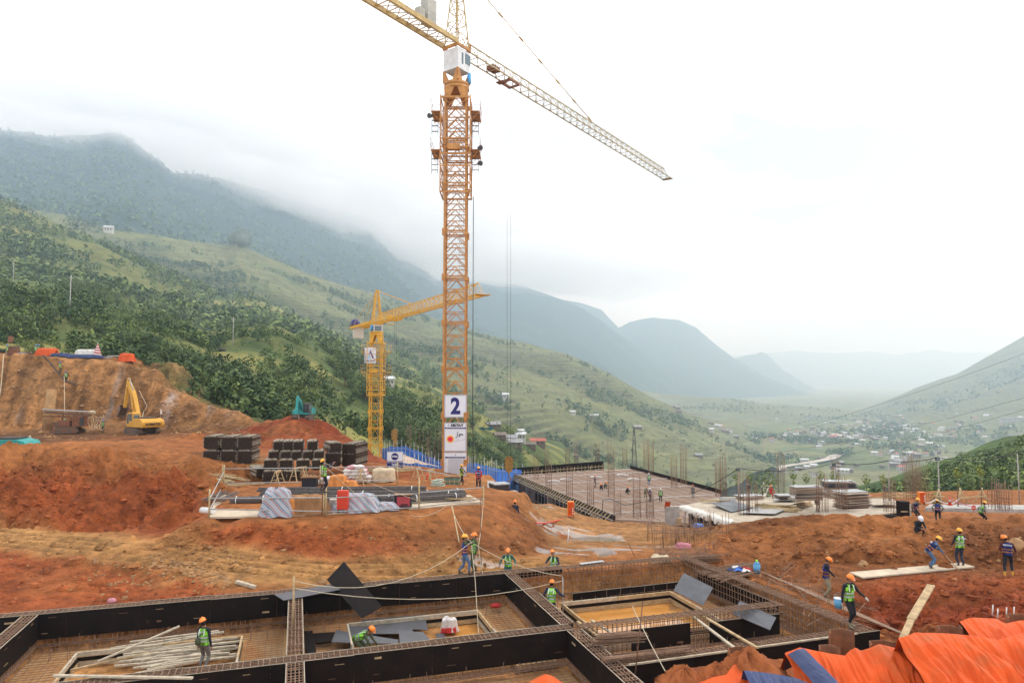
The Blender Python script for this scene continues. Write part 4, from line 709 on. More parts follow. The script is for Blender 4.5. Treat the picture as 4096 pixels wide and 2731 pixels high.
def person(label,loc,rz,vest='lime_vest',shirt='black_cloth',pants='black_cloth',helmet='helmet_orange',h=1.68,pelvis=None,lean=0,side=0,head=(0,0),hands=None,feet=None,boots='boot',face=True,glove=None,tape='white_tape',back_text=None,group=None,bag=False,mask=False):
    """local frame: faces -Y, x to the person's left-hand side seen from behind = +X; hands/feet: ((x,y,z) right(-x), left(+x))"""
    s=h/1.72; T=thing('person',label,'person',loc,rz,group)
    pz=.93 if pelvis is None else pelvis[2]; pv=V((0 if pelvis is None else pelvis[0],0 if pelvis is None else pelvis[1],pz))
    td=V((math.sin(side),-math.sin(lean),math.cos(lean))).normalized(); rt=V((1,0,0)); fw=rt.cross(td)*-1 if False else td.cross(rt)
    fw=V((0,-math.cos(lean),-math.sin(lean))); ch=pv+td*.30; sh=pv+td*.46; nk=pv+td*.53
    hd=nk+V((math.sin(head[1])*.12,-math.sin(lean*.6+head[0])*.13,math.cos(lean*.6+head[0])*.13)); hu=(hd-nk).normalized()
    hf=V((math.sin(head[1])*-.0,-math.cos(lean*.6+head[0]),-math.sin(lean*.6+head[0]))); hf=Matrix.Rotation(head[1],3,'Z')@hf
    feet=feet or ((-.11,.0,.0),(.11,.0,.0)); hands=hands or ((-.26,-.05,.80),(.26,-.05,.80))
    mats=[pants,shirt,'skin',boots,'hair',glove or 'skin']; b=MB()
    # trunk, neck and head as one loft
    tubeloft(b,[pv-td*.12,pv-td*.02,pv+td*.12,ch,sh-td*.02,sh+td*.03,nk,nk+hu*.03],[(.10,.085),(.165,.115),(.15,.10),(.175,.12),(.18,.105),(.11,.08),(.055,.055),(.052,.052)],[0,0,1,1,1,1,2],10)
    c=hd+hu*.02; sk=Matrix((hf.cross(hu).normalized(),-hf,hu)).transposed()
    nb=len(b.v); b.ball((0,0,0),1,10,8,4 if mask else 2,(.078,.098,.122)); 
    for i in range(nb,len(b.v)): b.v[i]=tuple(c+sk@V(b.v[i]))
    for (dx,dy,dz,r_,m_) in((0,-.105,-.015,.016,2),(-.08,.0,-.005,.02,2),(.08,0,-.005,.02,2),(-.03,-.093,.012,.011,4),(.03,-.093,.012,.011,4),(0,-.09,-.055,.014,2)): b.ball(c+sk@V((dx,dy,dz)),r_,5,3,m_)
    b.ball(c+sk@V((0,.03,-.01)),.094,8,5,4,(.86,.86,1.05))
    for k,sx in((0,-1),(1,1)):
        hp=pv+V((sx*.085,0,-.05)); ft=V(feet[k]); an=ft+V((0,.02,.085)); kn,an=ik(hp,an,.43,.42,(sx*.12,-1,.15))
        tubeloft(b,[hp+V((0,0,.03)),hp.lerp(kn,.5),kn,kn.lerp(an,.35),an+V((0,0,.10)),an],[.098,.082,.062,.06,.05,.046],[0,0,0,0,3,3],8)
        tubeloft(b,[an+V((0,.05,-.05)),an+V((0,-.03,-.045)),an+V((sx*.02,-.13,-.055)),an+V((sx*.02,-.19,-.062))],[(.042,.04),(.048,.042),(.048,.032),(.03,.022)],[3,3,3],7)
        so=sh+V((sx*.185,0,-.01)); el,wr=ik(so,V(hands[k]),.30,.27,(sx*.5,.6,-.5)); fd=(wr-el).normalized()
        tubeloft(b,[so+V((-sx*.05,0,.02)),so,so.lerp(el,.5),el,el.lerp(wr,.5),wr],[.06,.064,.052,.045,.042,.03],[1,1,1,1,1],8)
        pa=fd.cross(V((0,0,1))); pa=pa.normalized() if pa.length>.1 else V((0,1,0)); pb=pa.cross(fd)
        tubeloft(b,[wr-fd*.01,wr+fd*.04,wr+fd*.085],[(.026,.02),(.04,.018),(.038,.016)],[5,5],7)
        for q in range(4):
            f0=wr+fd*.08+pa*(-.028+.019*q); l=(.06,.075,.07,.055)[q]; f1=f0+fd*l*.55-pb*.012; f2=f1+fd*l*.35-pb*.03; tubeloft(b,[f0,f1,f2],[.010,.0095,.007],[5,5],5)
        tq=wr+fd*.03+pa*.036; tubeloft(b,[tq,tq+pa*.028+fd*.025,tq+pa*.03+fd*.055-pb*.01],[.012,.011,.008],[5,5],5)
    bo=b.build('body',mats,T)
    # helmet: shell, brim, band
    hm=MB(); n0=len(hm.v); hm.ball((0,0,0),1,12,5,0,(.118,.142,.118),0); 
    ring=[(1.0,.0),(1.16,-.012)]
    for j in range(12):
        a0,a1=2*PI*j/12,2*PI*(j+1)/12; f=lambda a,r_,z:(math.cos(a)*.118*r_,math.sin(a)*.142*r_*(1.14 if math.sin(a)<0 and r_>1 else 1),z); hm.add([f(a0,1,0),f(a1,1,0),f(a1,1.16,-.014),f(a0,1.16,-.014)],[(0,1,2,3),(3,2,1,0)],0,True)
    hm.box((0,0,.112),(.03,.2,.016)); hm.box((0,-.142,.045),(.05,.006,.04),m=1)
    for i in range(n0,len(hm.v)): hm.v[i]=tuple(c+hu*.045+sk@V(hm.v[i]))
    hm.build('helmet',[helmet,'sign_white'],T)
    if vest:
        v=MB(); A=[(pv-td*.05,.190,.132),(pv+td*.12,.172,.120),(ch,.192,.138),(sh-td*.06,.182,.124),(sh+td*.035,.120,.092)]; lat=V((1,0,0)); n=16; rings=[]
        tub=lambda i,k,e=0:A[i][0]+lat*math.cos(2*PI*k/n)*(A[i][1]+e)+fw*-math.sin(2*PI*k/n)*(A[i][2]+e)
        for i in range(4):
            for k in range(n):
                an=2*PI*(k+.5)/n; front=-math.sin(an)*-1
                if i==3 and abs(math.cos(an))>.86: continue
                if i>=2 and abs(math.cos(an))<.25 and -math.sin(an)>0 and i==3: continue
                v.add([tub(i,k),tub(i,k+1),tub(i+1,k+1),tub(i+1,k)],[(0,1,2,3),(3,2,1,0)],0,True)
        vo_=v.build('vest',vest,T); st=MB()
        def band(p,rx,ry,w):
            for k in range(n):
                q=lambda kk,zz:p+td*zz+lat*math.cos(2*PI*kk/n)*(rx+.006)+fw*-math.sin(2*PI*kk/n)*(ry+.006); st.add([q(k,-w),q(k+1,-w),q(k+1,w),q(k,w)],[(0,1,2,3),(3,2,1,0)],0,True)
        band(pv+td*.08,.178,.124,.028); band(pv+td*.2,.184,.13,.028)
        if vest=='lime_vest':
            for sx in(-1,1):
                for fy in(1,-1): st.add([ch+lat*sx*.09+fw*fy*.145-td*.02,ch+lat*sx*.13+fw*fy*.14-td*.02,sh+lat*sx*.11+fw*fy*.112+td*.02,sh+lat*sx*.07+fw*fy*.112+td*.02],[(0,1,2,3),(3,2,1,0)])
        st.build('reflective_tape',tape if vest=='lime_vest' else 'orange_tape',T)
        if back_text:
            to=text(back_text,'lettering','sign_white',.085,T,tuple(ch-fw*.15+td*.08),bold=.003); up_=td; nx=V((-1,0,0)); to.rotation_euler=Matrix((nx,up_,nx.cross(up_))).transposed().to_euler()
    if bag: MB().ball(pv+V((.14,.12,.05)),.13,8,5,sc=(1,.5,1.1)).bar(pv+V((.14,.14,.1)),sh+V((-.1,.1,.05)),.03,.01).build('sling_bag','camo',T)
    T.scale=(s,s,s); return T
def at_feet(px,py,z=None,d=None): return PZ(px,py,z) if z is not None else PD(px,py,d)
def tool(name,label,p,q,r,m,cat): return tag(MB().tube((0,0,0),V(q)-V(p),r,6).build(name,m,None,p),label,cat)
HK=PI   # facing away from the camera
def put(px,py,z,**k): p=PZ(px,py,z); return p
# foreground and foundation
person('worker in lime vest with a sling bag standing in the left bay',PZ(812,2680,-9.9),R(165),shirt='black_cloth',pants='grey_cloth',mask=True,bag=True,back_text='A.T',h=1.74,head=(.05,.5))
person('worker in lime vest bending down behind the near beam in the middle bay',PZ(1440,2625,-9.9)+V((0,-.2,0)),R(80),shirt='camo',pants='camo',pelvis=(0,.12,.72),lean=1.15,hands=((-.2,-.75,.35),(.2,-.7,.4)),h=1.7)
person('worker in lime vest behind the cross beam by the flooded bay',PZ(2205,2495,-9.6),R(165),shirt='navy_cloth',pants='navy_cloth',hands=((-.5,-.35,1.05),(.3,-.3,1.0)),back_text='AT',lean=.25)
person('worker in blue vest with orange stripes on the far beam, arm raised to the rope',PZ(1858,2296,-8.5),R(100),vest='blue_vest',shirt='camo',pants='denim',helmet='helmet_yellow',hands=((-.2,-.5,1.5),(.15,-.52,1.48)),feet=((-.1,-.22,0),(.1,.2,0)),h=1.72)
person('worker in lime vest and dark green clothes on the far beam holding the rope',PZ(1896,2288,-8.5),R(-60),shirt='camo',pants='camo',hands=((-.05,-.42,1.45),(.28,-.1,.85)),h=1.72,feet=((-.1,.12,0),(.1,-.1,0)))
person('green-clad worker in lime vest behind the far beam, left of two',PZ(2032,2272,-8.5)+V((0,.75,-.95)),R(-5),shirt='teal_cloth',pants='teal_cloth',lean=.2,hands=((-.38,-.3,1.0),(.38,-.3,1.0)))
person('worker in lime vest peering over the right end of the far beam',PZ(2218,2262,-8.5)+V((0,.7,-1.15)),R(-15),shirt='navy_cloth',pants='navy_cloth',head=(0,-.4),hands=((-.3,-.35,1.15),(.2,-.4,1.15)))
# right hand side
person('worker in lime vest on the right-hand beam corner with a pail',PZ(3400,2505,-8.49),R(20),shirt='black_cloth',pants='black_cloth',h=1.78,hands=((-.30,.02,.78),(.42,-.28,1.0)),glove='glove',boots='khaki',head=(.35,.1),feet=((-.08,-.1,0),(.09,.06,0)))
pp=PZ(3400,2505,-8.49); pa=thing('paint_pail','light blue paint pail held by the worker on the beam corner','pail',pp+V((-.36,.05,.62)))
mat('pail_blue',(.12,.36,.6),.4,.1,4); MB().tube((0,0,0),(0,0,.33),.12,12,.15).build('bucket','pail_blue',pa); MB().tube((0,0,.33),(0,0,.345),.155,12).build('rim','sign_white',pa); MB().path([(.15*math.cos(a),0,.34+.2*math.sin(a)) for a in np.linspace(0,PI,9)],.006).build('handle','galv',pa)
person('worker in navy vest holding a shovel handle among the bars',PZ(3305,2395,-8.62),R(60),vest='blue_vest',shirt='black_cloth',pants='khaki',h=1.66,hands=((.05,-.35,.95),(.28,-.28,.95)),head=(.45,0),lean=.1)
p=PZ(3325,2392,-8.62); tool('shovel','wooden shovel handle standing in front of the worker in the navy vest',p,p+V((-.02,.0,1.15)),.022,'timber','tool')
q=PZ(3725,2275,-8.6); person('worker in blue vest and denim bent over a shovel on the pale board',q,R(70),vest='blue_vest',shirt='denim',pants='denim',pelvis=(0,.1,.86),lean=.75,hands=((.05,-.62,.62),(.2,-.5,.85)),h=1.72,helmet='helmet_yellow',back_text='DELTA-V')
s_=q+V((.55,-.1,.72)); tool('shovel','wooden shovel handle held by the bent worker in denim',s_,q+V((1.0,-.55,.02)),.02,'timber','tool')
person('worker in lime vest seen from behind on the pale board',PZ(3843,2265,-8.6),R(178),shirt='black_cloth',pants='navy_cloth',helmet='helmet_yellow',hands=((-.2,-.3,.95),(.26,-.2,.95)),h=1.74,back_text='AN TOÀN')
person('worker in blue vest, maroon sleeves and yellow boots at the right edge',PZ(4035,2300,-8.55),R(150),vest='blue_vest',shirt='maroon',pants='black_cloth',boots='yellow_boot',hands=((-.35,-.45,.95),(.2,-.35,1.0)),feet=((-.15,-.1,0),(.16,.25,.02)),lean=.2,h=1.72,head=(0,.6),back_text='DELTA-V')
q=PZ(3678,2096,-7.3); q.z=gz(q.x,q.y)+.0; person('worker in black, white helmet, squatting on the right earth mound',q,R(0),vest=None,shirt='black_cloth',pants='black_cloth',helmet='helmet_white',pelvis=(0,.22,.28),lean=.42,hands=((-.12,-.32,.42),(.14,-.34,.42)),feet=((-.2,-.02,0),(.2,-.02,0)),head=(.5,0),h=1.75)
# steel yard
q=PD(1295,1970,35.6); ym=q; person('worker in lime vest on the fence post end, arms up to a pole',q,R(120),shirt='navy_cloth',pants='black_cloth',helmet='helmet_yellow',hands=((-.05,-.42,1.42),(.12,-.5,1.5)),head=(-.35,.2),feet=((-.06,0,0),(.12,.1,.08)),h=1.7)
person('worker in lime vest with orange band walking past the crane rules board',PD(1846,1943,56),R(60),shirt='black_cloth',pants='black_cloth',helmet='helmet_yellow',tape='orange_tape',hands=((-.1,-.4,1.0),(.15,-.42,1.05)),feet=((-.1,-.22,0),(.1,.24,0)),h=1.7)
person('worker in red sleeves and blue vest, hands behind his back, beside the crane foot',PD(1914,1964,49.5),R(185),vest='blue_vest',shirt='red_cloth',pants='navy_cloth',helmet='helmet_yellow',hands=((-.08,.18,.88),(.08,.18,.86)),back_text='DELTA-V',h=1.72)
# ---------------- steel yard ----------------
def stripe_extra(t,b,src):
    w=t.nodes.new('ShaderNodeTexWave'); w.inputs['Scale'].default_value=.62; w.inputs['Distortion'].default_value=1.2; w.bands_direction='DIAGONAL'; t.links.new(src,w.inputs['Vector'])
    r=t.nodes.new('ShaderNodeValToRGB'); e=r.color_ramp.elements; e[0].color=(.38,.39,.42,1); e[1].position=.22; e[1].color=(.40,.12,.09,1); r.color_ramp.interpolation='CONSTANT'
    for p,c in((.42,(.40,.40,.42,1)),(.58,(.11,.19,.27,1)),(.82,(.40,.40,.42,1))): q=e.new(p); q.color=c
    t.links.new(w.outputs['Fac'],r.inputs[0]); t.links.new(r.outputs[0],b.inputs['Base Color'])
mat('striped_tarp',(.5,.5,.5),.55,.2,2,bump=.03,bscale=5,extra=stripe_extra); mat('orange_tarp',(.66,.085,.008),.55,.2,.9,bump=.02,bscale=4,spec=.2)
def grime(t,b,src):
    n=t.nodes.new('ShaderNodeTexNoise'); n.inputs['Scale'].default_value=1.7; n.inputs['Detail'].default_value=10; n.inputs['Roughness'].default_value=.7; t.links.new(src,n.inputs['Vector'])
    r=t.nodes.new('ShaderNodeValToRGB'); r.color_ramp.elements[0].position=.50; r.color_ramp.elements[1].position=.75; r.color_ramp.elements[1].color=(.6,.6,.6,1); t.links.new(n.outputs[0],r.inputs[0])
    m=t.nodes.new('ShaderNodeMix'); m.data_type='RGBA'; m.inputs[7].default_value=(.36,.13,.045,1); old=b.inputs['Base Color'].links[0].from_socket; t.links.new(r.outputs[0],m.inputs[0]); t.links.new(old,m.inputs[6]); t.links.new(m.outputs[2],b.inputs['Base Color'])
t_=M['orange_tarp'].node_tree; grime(t_,t_.nodes['Principled BSDF'],[n for n in t_.nodes if n.type=='TEX_COORD'][0].outputs['Object'])
mat('canvas',(.34,.17,.07),.85,.3,2,bump=.02,bscale=9); mat('orange_canvas',(.62,.24,.06),.8,.3,2,bump=.02,bscale=7); mat('red_paint',(.68,.06,.025),.45,.1,3); mat('pink_red',(.42,.06,.07),.5,.15,3); mat('prop_steel',(.13,.08,.05),.8,.5,7,col2=(.05,.031,.021),spec=.1); mat('prop_side',(.42,.35,.26),.7,.35,7); mat('bar_grey',(.15,.13,.12),.6,.4,6); mat('sack_white',(.66,.60,.55),.8,.2,3,bump=.02,bscale=8); mat('sack_pink',(.55,.22,.25),.8,.3,3); mat('bulk_bag',(.58,.46,.30),.85,.2,3,bump=.02,bscale=8); mat('hose_green',(.48,.56,.46),.6,.1,5); mat('bamboo',(.50,.38,.20),.7,.3,6); mat('green_bench',(.12,.2,.15),.7,.3,4); mat('blue_tarp',(.035,.05,.13),.5,.3,2,bump=.03,bscale=6); mat('plastic_white',(.7,.68,.64),.5,.15,4)
YZ=-6.93
def pad(label,pts,z,m,th=.08,name='concrete_pad'):
    v=[Z(x,y,z) for x,y in pts]; n=len(v); o=MB().add(v+[p-V((0,0,th)) for p in v],[list(range(n)),list(range(n,2*n))[::-1]]+[(i,n+i,n+(i+1)%n,(i+1)%n) for i in range(n)]).build(name,m); o['kind']='structure'; return o
pad('',[(838,2066),(1160,2062),(1480,2046),(1330,1962),(870,1962)][::-1],YZ+.03,'concrete_pale',.1); pad('',[(1640,2035),(1930,2006),(1880,1978),(1560,2012)][::-1],-6.95,'concrete_pale',.15)
def cyl_bundle(label,p,q,R_,n,r,m='bar_grey',name='rebar_bundle',straps=True):
    p,q=V(p),V(q); t=thing(name,label,'rebar bundle',p.lerp(q,.5)); rr=random.Random(int(p.x*100+p.y)); mb=MB(); d=(q-p).normalized(); s=V((-d.y,d.x,0)).normalized(); c=p.lerp(q,.5)
    for k in range(n):
        a=k*2.39996; rad=R_*math.sqrt((k+.5)/n); o=s*math.cos(a)*rad*1.25+V((0,0,math.sin(a)*rad*.85+R_*.85)); e=rr.uniform(-.12,.12); mb.tube(p-c+o+d*e,q-c+o+d*e,r,5)
    o=mb.build('bars',m,t); o['kind']='stuff'
    if straps:
        for k in(.08,.5,.92):
            x=p.lerp(q,k)-c; st=MB(); ring=[x+s*math.cos(a)*R_*1.34+V((0,0,math.sin(a)*R_*.93+R_*.85)) for a in np.linspace(0,2*PI,13)]
            for a_,b_ in zip(ring,ring[1:]): st.bar(a_,b_,.015,.05,up=d)
            st.build('strap','plastic_white',t)
for lab,x0,y0,x1,y1,R_,n in [('long rebar bundle at the back of the steel yard',1035,1966,1700,1960,.20,26),('long rusty rebar bundle, second from the back of the yard',1045,1985,1860,1984,.24,30),('short grey rebar bundle with white strap at the yard front left',925,2012,1180,2003,.26,32),('rebar bundle running behind the red cabinet',1170,2004,1590,2000,.24,26),('rebar bundle behind the black and pink machine box',1470,2012,1850,1990,.22,24),('thin rebar bundle at the right end of the yard',1560,1984,1850,1965,.18,18)]:
    cyl_bundle(lab,Z(x0,y0+5,YZ+.05),Z(x1,y1+5,YZ+.05),R_,n,.028 if n>20 else .024)
barbundle('row of bent stirrup bars leaning at the left fence of the yard',Z(850,2010,YZ+.1),Z(925,1975,YZ+.15),30,.7,hgt=.25,m='bar_grey')
# scaffold tube fence
def fence(label,posts,rails,hp=1.1):
    t=thing('tube_fence',label,'fence',posts[0][0])
    for p,h in posts: MB().tube(V(p)-V(posts[0][0]),V(p)-V(posts[0][0])+V((0,0,h)),.04,7).build('post','bamboo',t)
    for a,b in rails: MB().tube(V(a)-V(posts[0][0]),V(b)-V(posts[0][0]),.03,7).build('rail','galv',t)
    return t
f0=Z(836,2075,YZ); f1=Z(1303,2066,YZ); f2=Z(1676,2036,-6.97); f3=Z(1934,2018,-7.1); b0=Z(895,1950,YZ); b1=Z(1280,1945,YZ); b2=Z(1590,1940,-7.1)
U_=lambda p,h:p+V((0,0,h))
fence('tube fence along the front edge of the steel yard',[(f0,1.5),(f1,1.55),(f2,1.75),(f3,1.1)],[(U_(f0,1.05),U_(f1,.98)),(U_(f1,.96),U_(f2,.85)),(U_(f2,.9),U_(f3,1.0)),(U_(f0,.5),U_(f1,.27)),(U_(f1,.25),U_(f2,.1)),(U_(f2,.12),U_(f3,.35))])
fence('tube fence across the back of the rebar bundles',[(b0,1.5),(b1,1.4),(b2,1.6)],[(U_(b0,1.25),U_(b1,1.25)),(U_(b1,1.25),U_(b2,1.3)),(U_(b0,.3),U_(b1,.3)),(U_(b1,.35),U_(b2,.35)),(U_(b2,1.4),Z(1800,1900,-6.2))])
fence('short tube rails closing the left side of the steel yard',[(f0+V((-.05,.1,0)),1.5),(b0+V((-.1,0,0)),1.5)],[(U_(f0,1.0),U_(b0,1.1)),(U_(f0,.45),U_(b0,.25))])
def trestle(label,p,rz,h=.95,w=1.0):
    t=thing('trestle',label,'trestle',p,rz); MB().box((0,0,h),(w,.1,.12)).build('top_rail','timber',t)
    for sx in(-1,1):
        for sy in(-1,1): MB().bar((sx*w*.38,sy*.05,h-.03),(sx*w*.48,sy*.38,0),.07,.05).build('leg','bamboo',t)
        MB().bar((sx*w*.43,-.22,h*.45),(sx*w*.43,.22,h*.45),.05,.04).build('brace','timber',t)
for lab,x,y,z,rz in [('wooden trestle in front of the left tube stacks',862,1853,-6.9,1.3),('wooden trestle before the lowest tube bundles',1110,1942,YZ,1.5),('wooden trestle beside the dark box behind the rebar',1192,1925,YZ,1.1),('wooden trestle right behind the dark box',1228,1918,-6.95,1.4),('pale trestle in front of the white sacks',1443,1938,-7.0,1.5),('tall trestle left of the hose coil',1672,1925,-7.2,1.3),('trestle right beside the hose coil',1722,1932,-7.25,1.2)]: trestle(lab,Z(x,y,z),rz)
# bundles of scaffold tubes, ends towards the camera
def tube_bundle_mesh(w,h,L_,r=.027):
    mb=MB(); ny=int(h/(2*r)); nx=int(w/(2*r)); rr=random.Random(int(w*100+h*10))
    for j in range(ny):
        for i in range(nx):
            u=(i+.5*(j%2))/nx*2-1; v=j/max(1,ny-1)*2-1
            if (abs(u)**4+abs(v)**4)>1.25: continue
            x=(i+.5*(j%2)-nx/2)*2*r; z=r+j*2*r*.97; edge=(j>=ny-2) or i<1 or i>=nx-1; e=rr.uniform(-.06,.06)
            mb.tube((x,-L_/2+e,z),(x,L_/2+e,z),r*.97,5,m=1 if edge and rr.random()<.8 else 0,cap=True)
            if rr.random()<.6: mb.tube((x,-L_/2+e-.004,z),(x,-L_/2+e+.002,z),r*.6,5,m=2)
    return mb.mesh('tube_bundle',['prop_steel','prop_side','black_ink'])
TB={k:tube_bundle_mesh(*k) for k in((1.28,1.15,2.6),(.86,.72,2.0),(.98,.85,2.0))}
def tbundle(label,px,py,d,k,rz,dz=0):
    p=PD(px,py,d); o=link('tube_bundle',TB[k],None,p+V((0,k[2]/2,dz)),rz); return tag(o,label,'tube bundle','bundled scaffold tubes in the steel yard')
nm=['left','middle','right']
for i,x in enumerate((834,904,970)):
    tbundle(f'lower tube block in the {nm[i]} column of the far left stack',x,1853,57,(1.28,1.15,2.6),.12); tbundle(f'upper tube block in the {nm[i]} column of the far left stack',x+3,1796+(2 if i else 0),57.3,(1.28,1.15,2.6),.1)
rows_=[('bottom row',1926,49,(1062,1110,1158),(.98,.85,2.0)),('second row',1881,49.6,(1066,1128,1196,1258),(.98,.85,2.0)),('third row',1840,50.4,(1080,1128,1170,1218,1262),(.86,.72,2.0)),('top row',1800,51,(1098,1138,1178,1235),(.86,.72,2.0))]
od=['first','second','third','fourth','fifth']
for rn,y,d,xs,k in rows_:
    for i,x in enumerate(xs): tbundle(f'{od[i]} tube bundle from the left in the {rn} of the big stack',x,y,d,k,.28)
tbundle('tilted tube bundle standing alone right of the big stack',1317,1810,53,(.98,.85,2.0),.5); tbundle('tube bundle under the tilted one right of the big stack',1318,1866,53,(1.28,1.15,2.6),.2); tbundle('lower tube block of the tall stack by the red slope',1405,1868,55,(1.28,1.15,2.6),-.15); tbundle('upper tube block of the tall stack by the red slope',1405,1828,55,(1.28,1.15,2.6),-.15); tbundle('low tube bundle at the left foot of the big stack',1012,1908,50.5,(.86,.72,2.0),.6)
# timber and pole heaps
def heap(label,c,n,l,spread,rz,m,name,cat,hgt=.35,r=.045,rz_s=.35,seed=1,tub=False):
    t=thing(name,label,cat,c,rz); rr=random.Random(seed)
    for k in range(n):
        a=rr.uniform(-rz_s,rz_s); x=rr.uniform(-spread,spread)*.6; y=rr.uniform(-spread,spread); z=hgt*(1-abs(y)/spread)*rr.random()+.05; d=V((math.cos(a),math.sin(a),rr.uniform(-.06,.06)))*l*rr.uniform(.35,.5); p=V((x,y,z))
        (MB().tube(p-d,p+d,r,6) if tub else MB().bar(p-d,p+d,r*2,r*1.1)).build('pole' if tub else 'plank',m,t)
    return t
heap('heap of sawn planks between the far left stack and the big stack',Z(985,1862,-6.9),26,2.6,1.1,.35,'timber','plank_heap','planks',.8,seed=2); heap('fan of pale poles at the yard left fence',Z(905,1925,YZ),30,2.2,.9,2.5,'bamboo','pole_heap','poles',.6,seed=3,tub=True,r=.035); heap('scattered planks in front of the pole fan',Z(960,1945,YZ),9,3.0,.8,-.1,'timber','plank_heap','planks',.15,seed=4); heap('bundle of long poles lying right of the white sacks',Z(1530,1885,-7.1),14,5,.25,.25,'bamboo','pole_heap','poles',.3,r=.03,rz_s=.03,seed=5,tub=True); heap('timber offcuts by the pale pad at the yard right end',Z(1830,2000,-6.9),8,1.6,.7,.2,'timber','plank_heap','planks',.1,seed=6)
# covered machines, sacks, boxes
def drape(label,c,rx,ry,h,m,name='tarpaulin',cat='tarpaulin',seed=1,rz=0,flare=.25,fold=.09,flat=.55,n=40,k=12,pleat=7):
    rr=random.Random(seed); ph=[rr.uniform(0,6.28) for _ in range(6)]; P=[]
    for j in range(k+1):
        t=j/k; row=[]
        for i in range(n+1):
            a=2*PI*i/n; fo=fold*(t**1.2)*(math.sin(a*pleat+ph[0])+.6*math.sin(a*(pleat*2-1)+ph[1])); pr=min(1,t/flat) if t<flat else 1+flare*(t-flat)/(1-flat); sq=1/max(abs(math.cos(a)),abs(math.sin(a)))**.45
            r_=pr*(1+fo)*sq*(1+.08*math.sin(2*a+ph[4])); z=h*(1 if t<flat else 1-((t-flat)/(1-flat))**.85); z+=h*.10*math.sin(3*a+ph[2])*math.sin(PI*min(1,t/flat))*(t<flat)+.05*h*math.sin(a*5+ph[3])*t
            row.append((math.cos(a)*rx*r_,math.sin(a)*ry*r_,max(.01,z+.03*h*math.sin(a*2+ph[5]))))
        P.append(row)
    o=MB().grid(P).build(name,m,None,c); o.rotation_euler=(0,0,rz); return tag(o,label,cat)
drape('red blue and white striped tarpaulin over a machine at the yard front',Z(1093,2070,YZ)+V((0,.6,0)),.62,.5,1.35,'striped_tarp',seed=1,flare=.5); drape('striped tarpaulin spread to the right of the red cabinet',Z(1420,2048,YZ)+V((0,.6,0)),.95,.6,.85,'striped_tarp',seed=2,flare=.55); drape('crumpled tail of striped tarpaulin left of the pink machine box',Z(1535,2040,YZ)+V((0,.4,0)),.55,.35,.35,'striped_tarp',seed=3,flare=.6,fold=.16); drape('brown canvas draped over a bench beside the striped tarpaulin',Z(1215,2062,YZ)+V((0,.5,0)),.95,.4,.95,'canvas',seed=4,pleat=9,flare=.25); drape('orange-brown canvas corner between striped tarpaulin and brown canvas',Z(1150,2064,YZ)+V((0,.3,0)),.3,.3,.9,'orange_canvas',seed=5)
drape('orange canvas heap behind the rebar bundles',Z(1345,1950,YZ)+V((0,.5,0)),.5,.4,.75,'orange_canvas',seed=6,fold=.15); drape('small orange canvas scrap beside the orange heap',Z(1395,1950,YZ)+V((0,.4,0)),.4,.3,.4,'orange_canvas',seed=7,fold=.18)
c=thing('site_cabinet','red metal electric cabinet on legs at the yard front fence','cabinet',Z(1371,2052,YZ)); MB().box((0,0,.72),(.56,.35,.98)).build('case','red_paint',c); MB().box((0,-.18,.72),(.5,.012,.92)).build('door','red_paint',c)
for x in(-.24,.24): MB().box((x,0,.12),(.05,.3,.24)).build('leg','rust_red',c)
for k in range(4): MB().tube((-.3,0,.4+.17*k),(-.36,0,.4+.17*k),.05,8).build('socket','plastic_white',c)
c=thing('welding_set','black framed machine box with pink-red front panel on the yard','machine',Z(1610,2032,-6.93)); MB().box((0,.25,.36),(.92,.5,.68)).build('case','black_ink',c); MB().box((0.05,-.01,.38),(.72,.03,.5)).build('front_panel','pink_red',c); MB().box((0,.25,.72),(1.0,.56,.04)).build('lid','canvas',c); MB().box((.1,-.03,.2),(.4,.01,.07)).build('lettering','black_ink',c)
c=thing('welding_set','pale grey switch box between canvas and red cabinet','machine',Z(1330,2046,YZ)); MB().box((0,.1,.42),(.36,.3,.5)).build('case','beige',c); MB().box((0,-.06,.42),(.28,.015,.4)).build('door','galv',c); MB().box((0,.1,.1),(.3,.25,.18)).build('stand','rust',c)
c=thing('tool_bench','dark box bench with clutter on top behind the rebar bundles','bench',Z(1236,1952,YZ)); MB().box((0,.2,.38),(.95,.5,.6)).build('case','black_ink',c); MB().box((0,.2,.72),(1.05,.6,.06)).build('top','canvas',c)
for x in(-.4,-.2,.05,.3): MB().box((x,.2,.79),(.1,.16,.07)).build('offcut','timber',c)
c=thing('tool_bench','green crate bench with tools in front of the crane rules board','bench',Z(1808,1950,-7.6)); MB().box((0,.3,.45),(1.15,.6,.55)).build('case','green_bench',c); MB().box((0,.3,.78),(1.25,.7,.06)).build('top','canvas',c)
for x in(-.5,-.17,.17,.5): MB().box((x,-.02,.3),(.05,.04,.6)).build('slat','timber',c)
for z in(.1,.45): MB().box((0,-.03,z),(1.15,.03,.06)).build('rail','timber',c)
for k,x in enumerate((-.4,0,.35)): MB().box((x,.3,.84),(.2,.12,.06)).build('offcut','timber',c)
def sack(mb,c,l,w,h,rz):
    n0=len(mb.v); mb.ball((0,0,0),1,10,6,0,(l/2,w/2,h/2)); Mz=Matrix.Rotation(rz,3,'Z')
    for i in range(n0,len(mb.v)):
        v=V(mb.v[i]); v=V((v.x*(1+.25*abs(v.y)*2/w),v.y*(1+.25*abs(v.x)*2/l),v.z)); mb.v[i]=tuple(V(c)+Mz@v)
    return mb
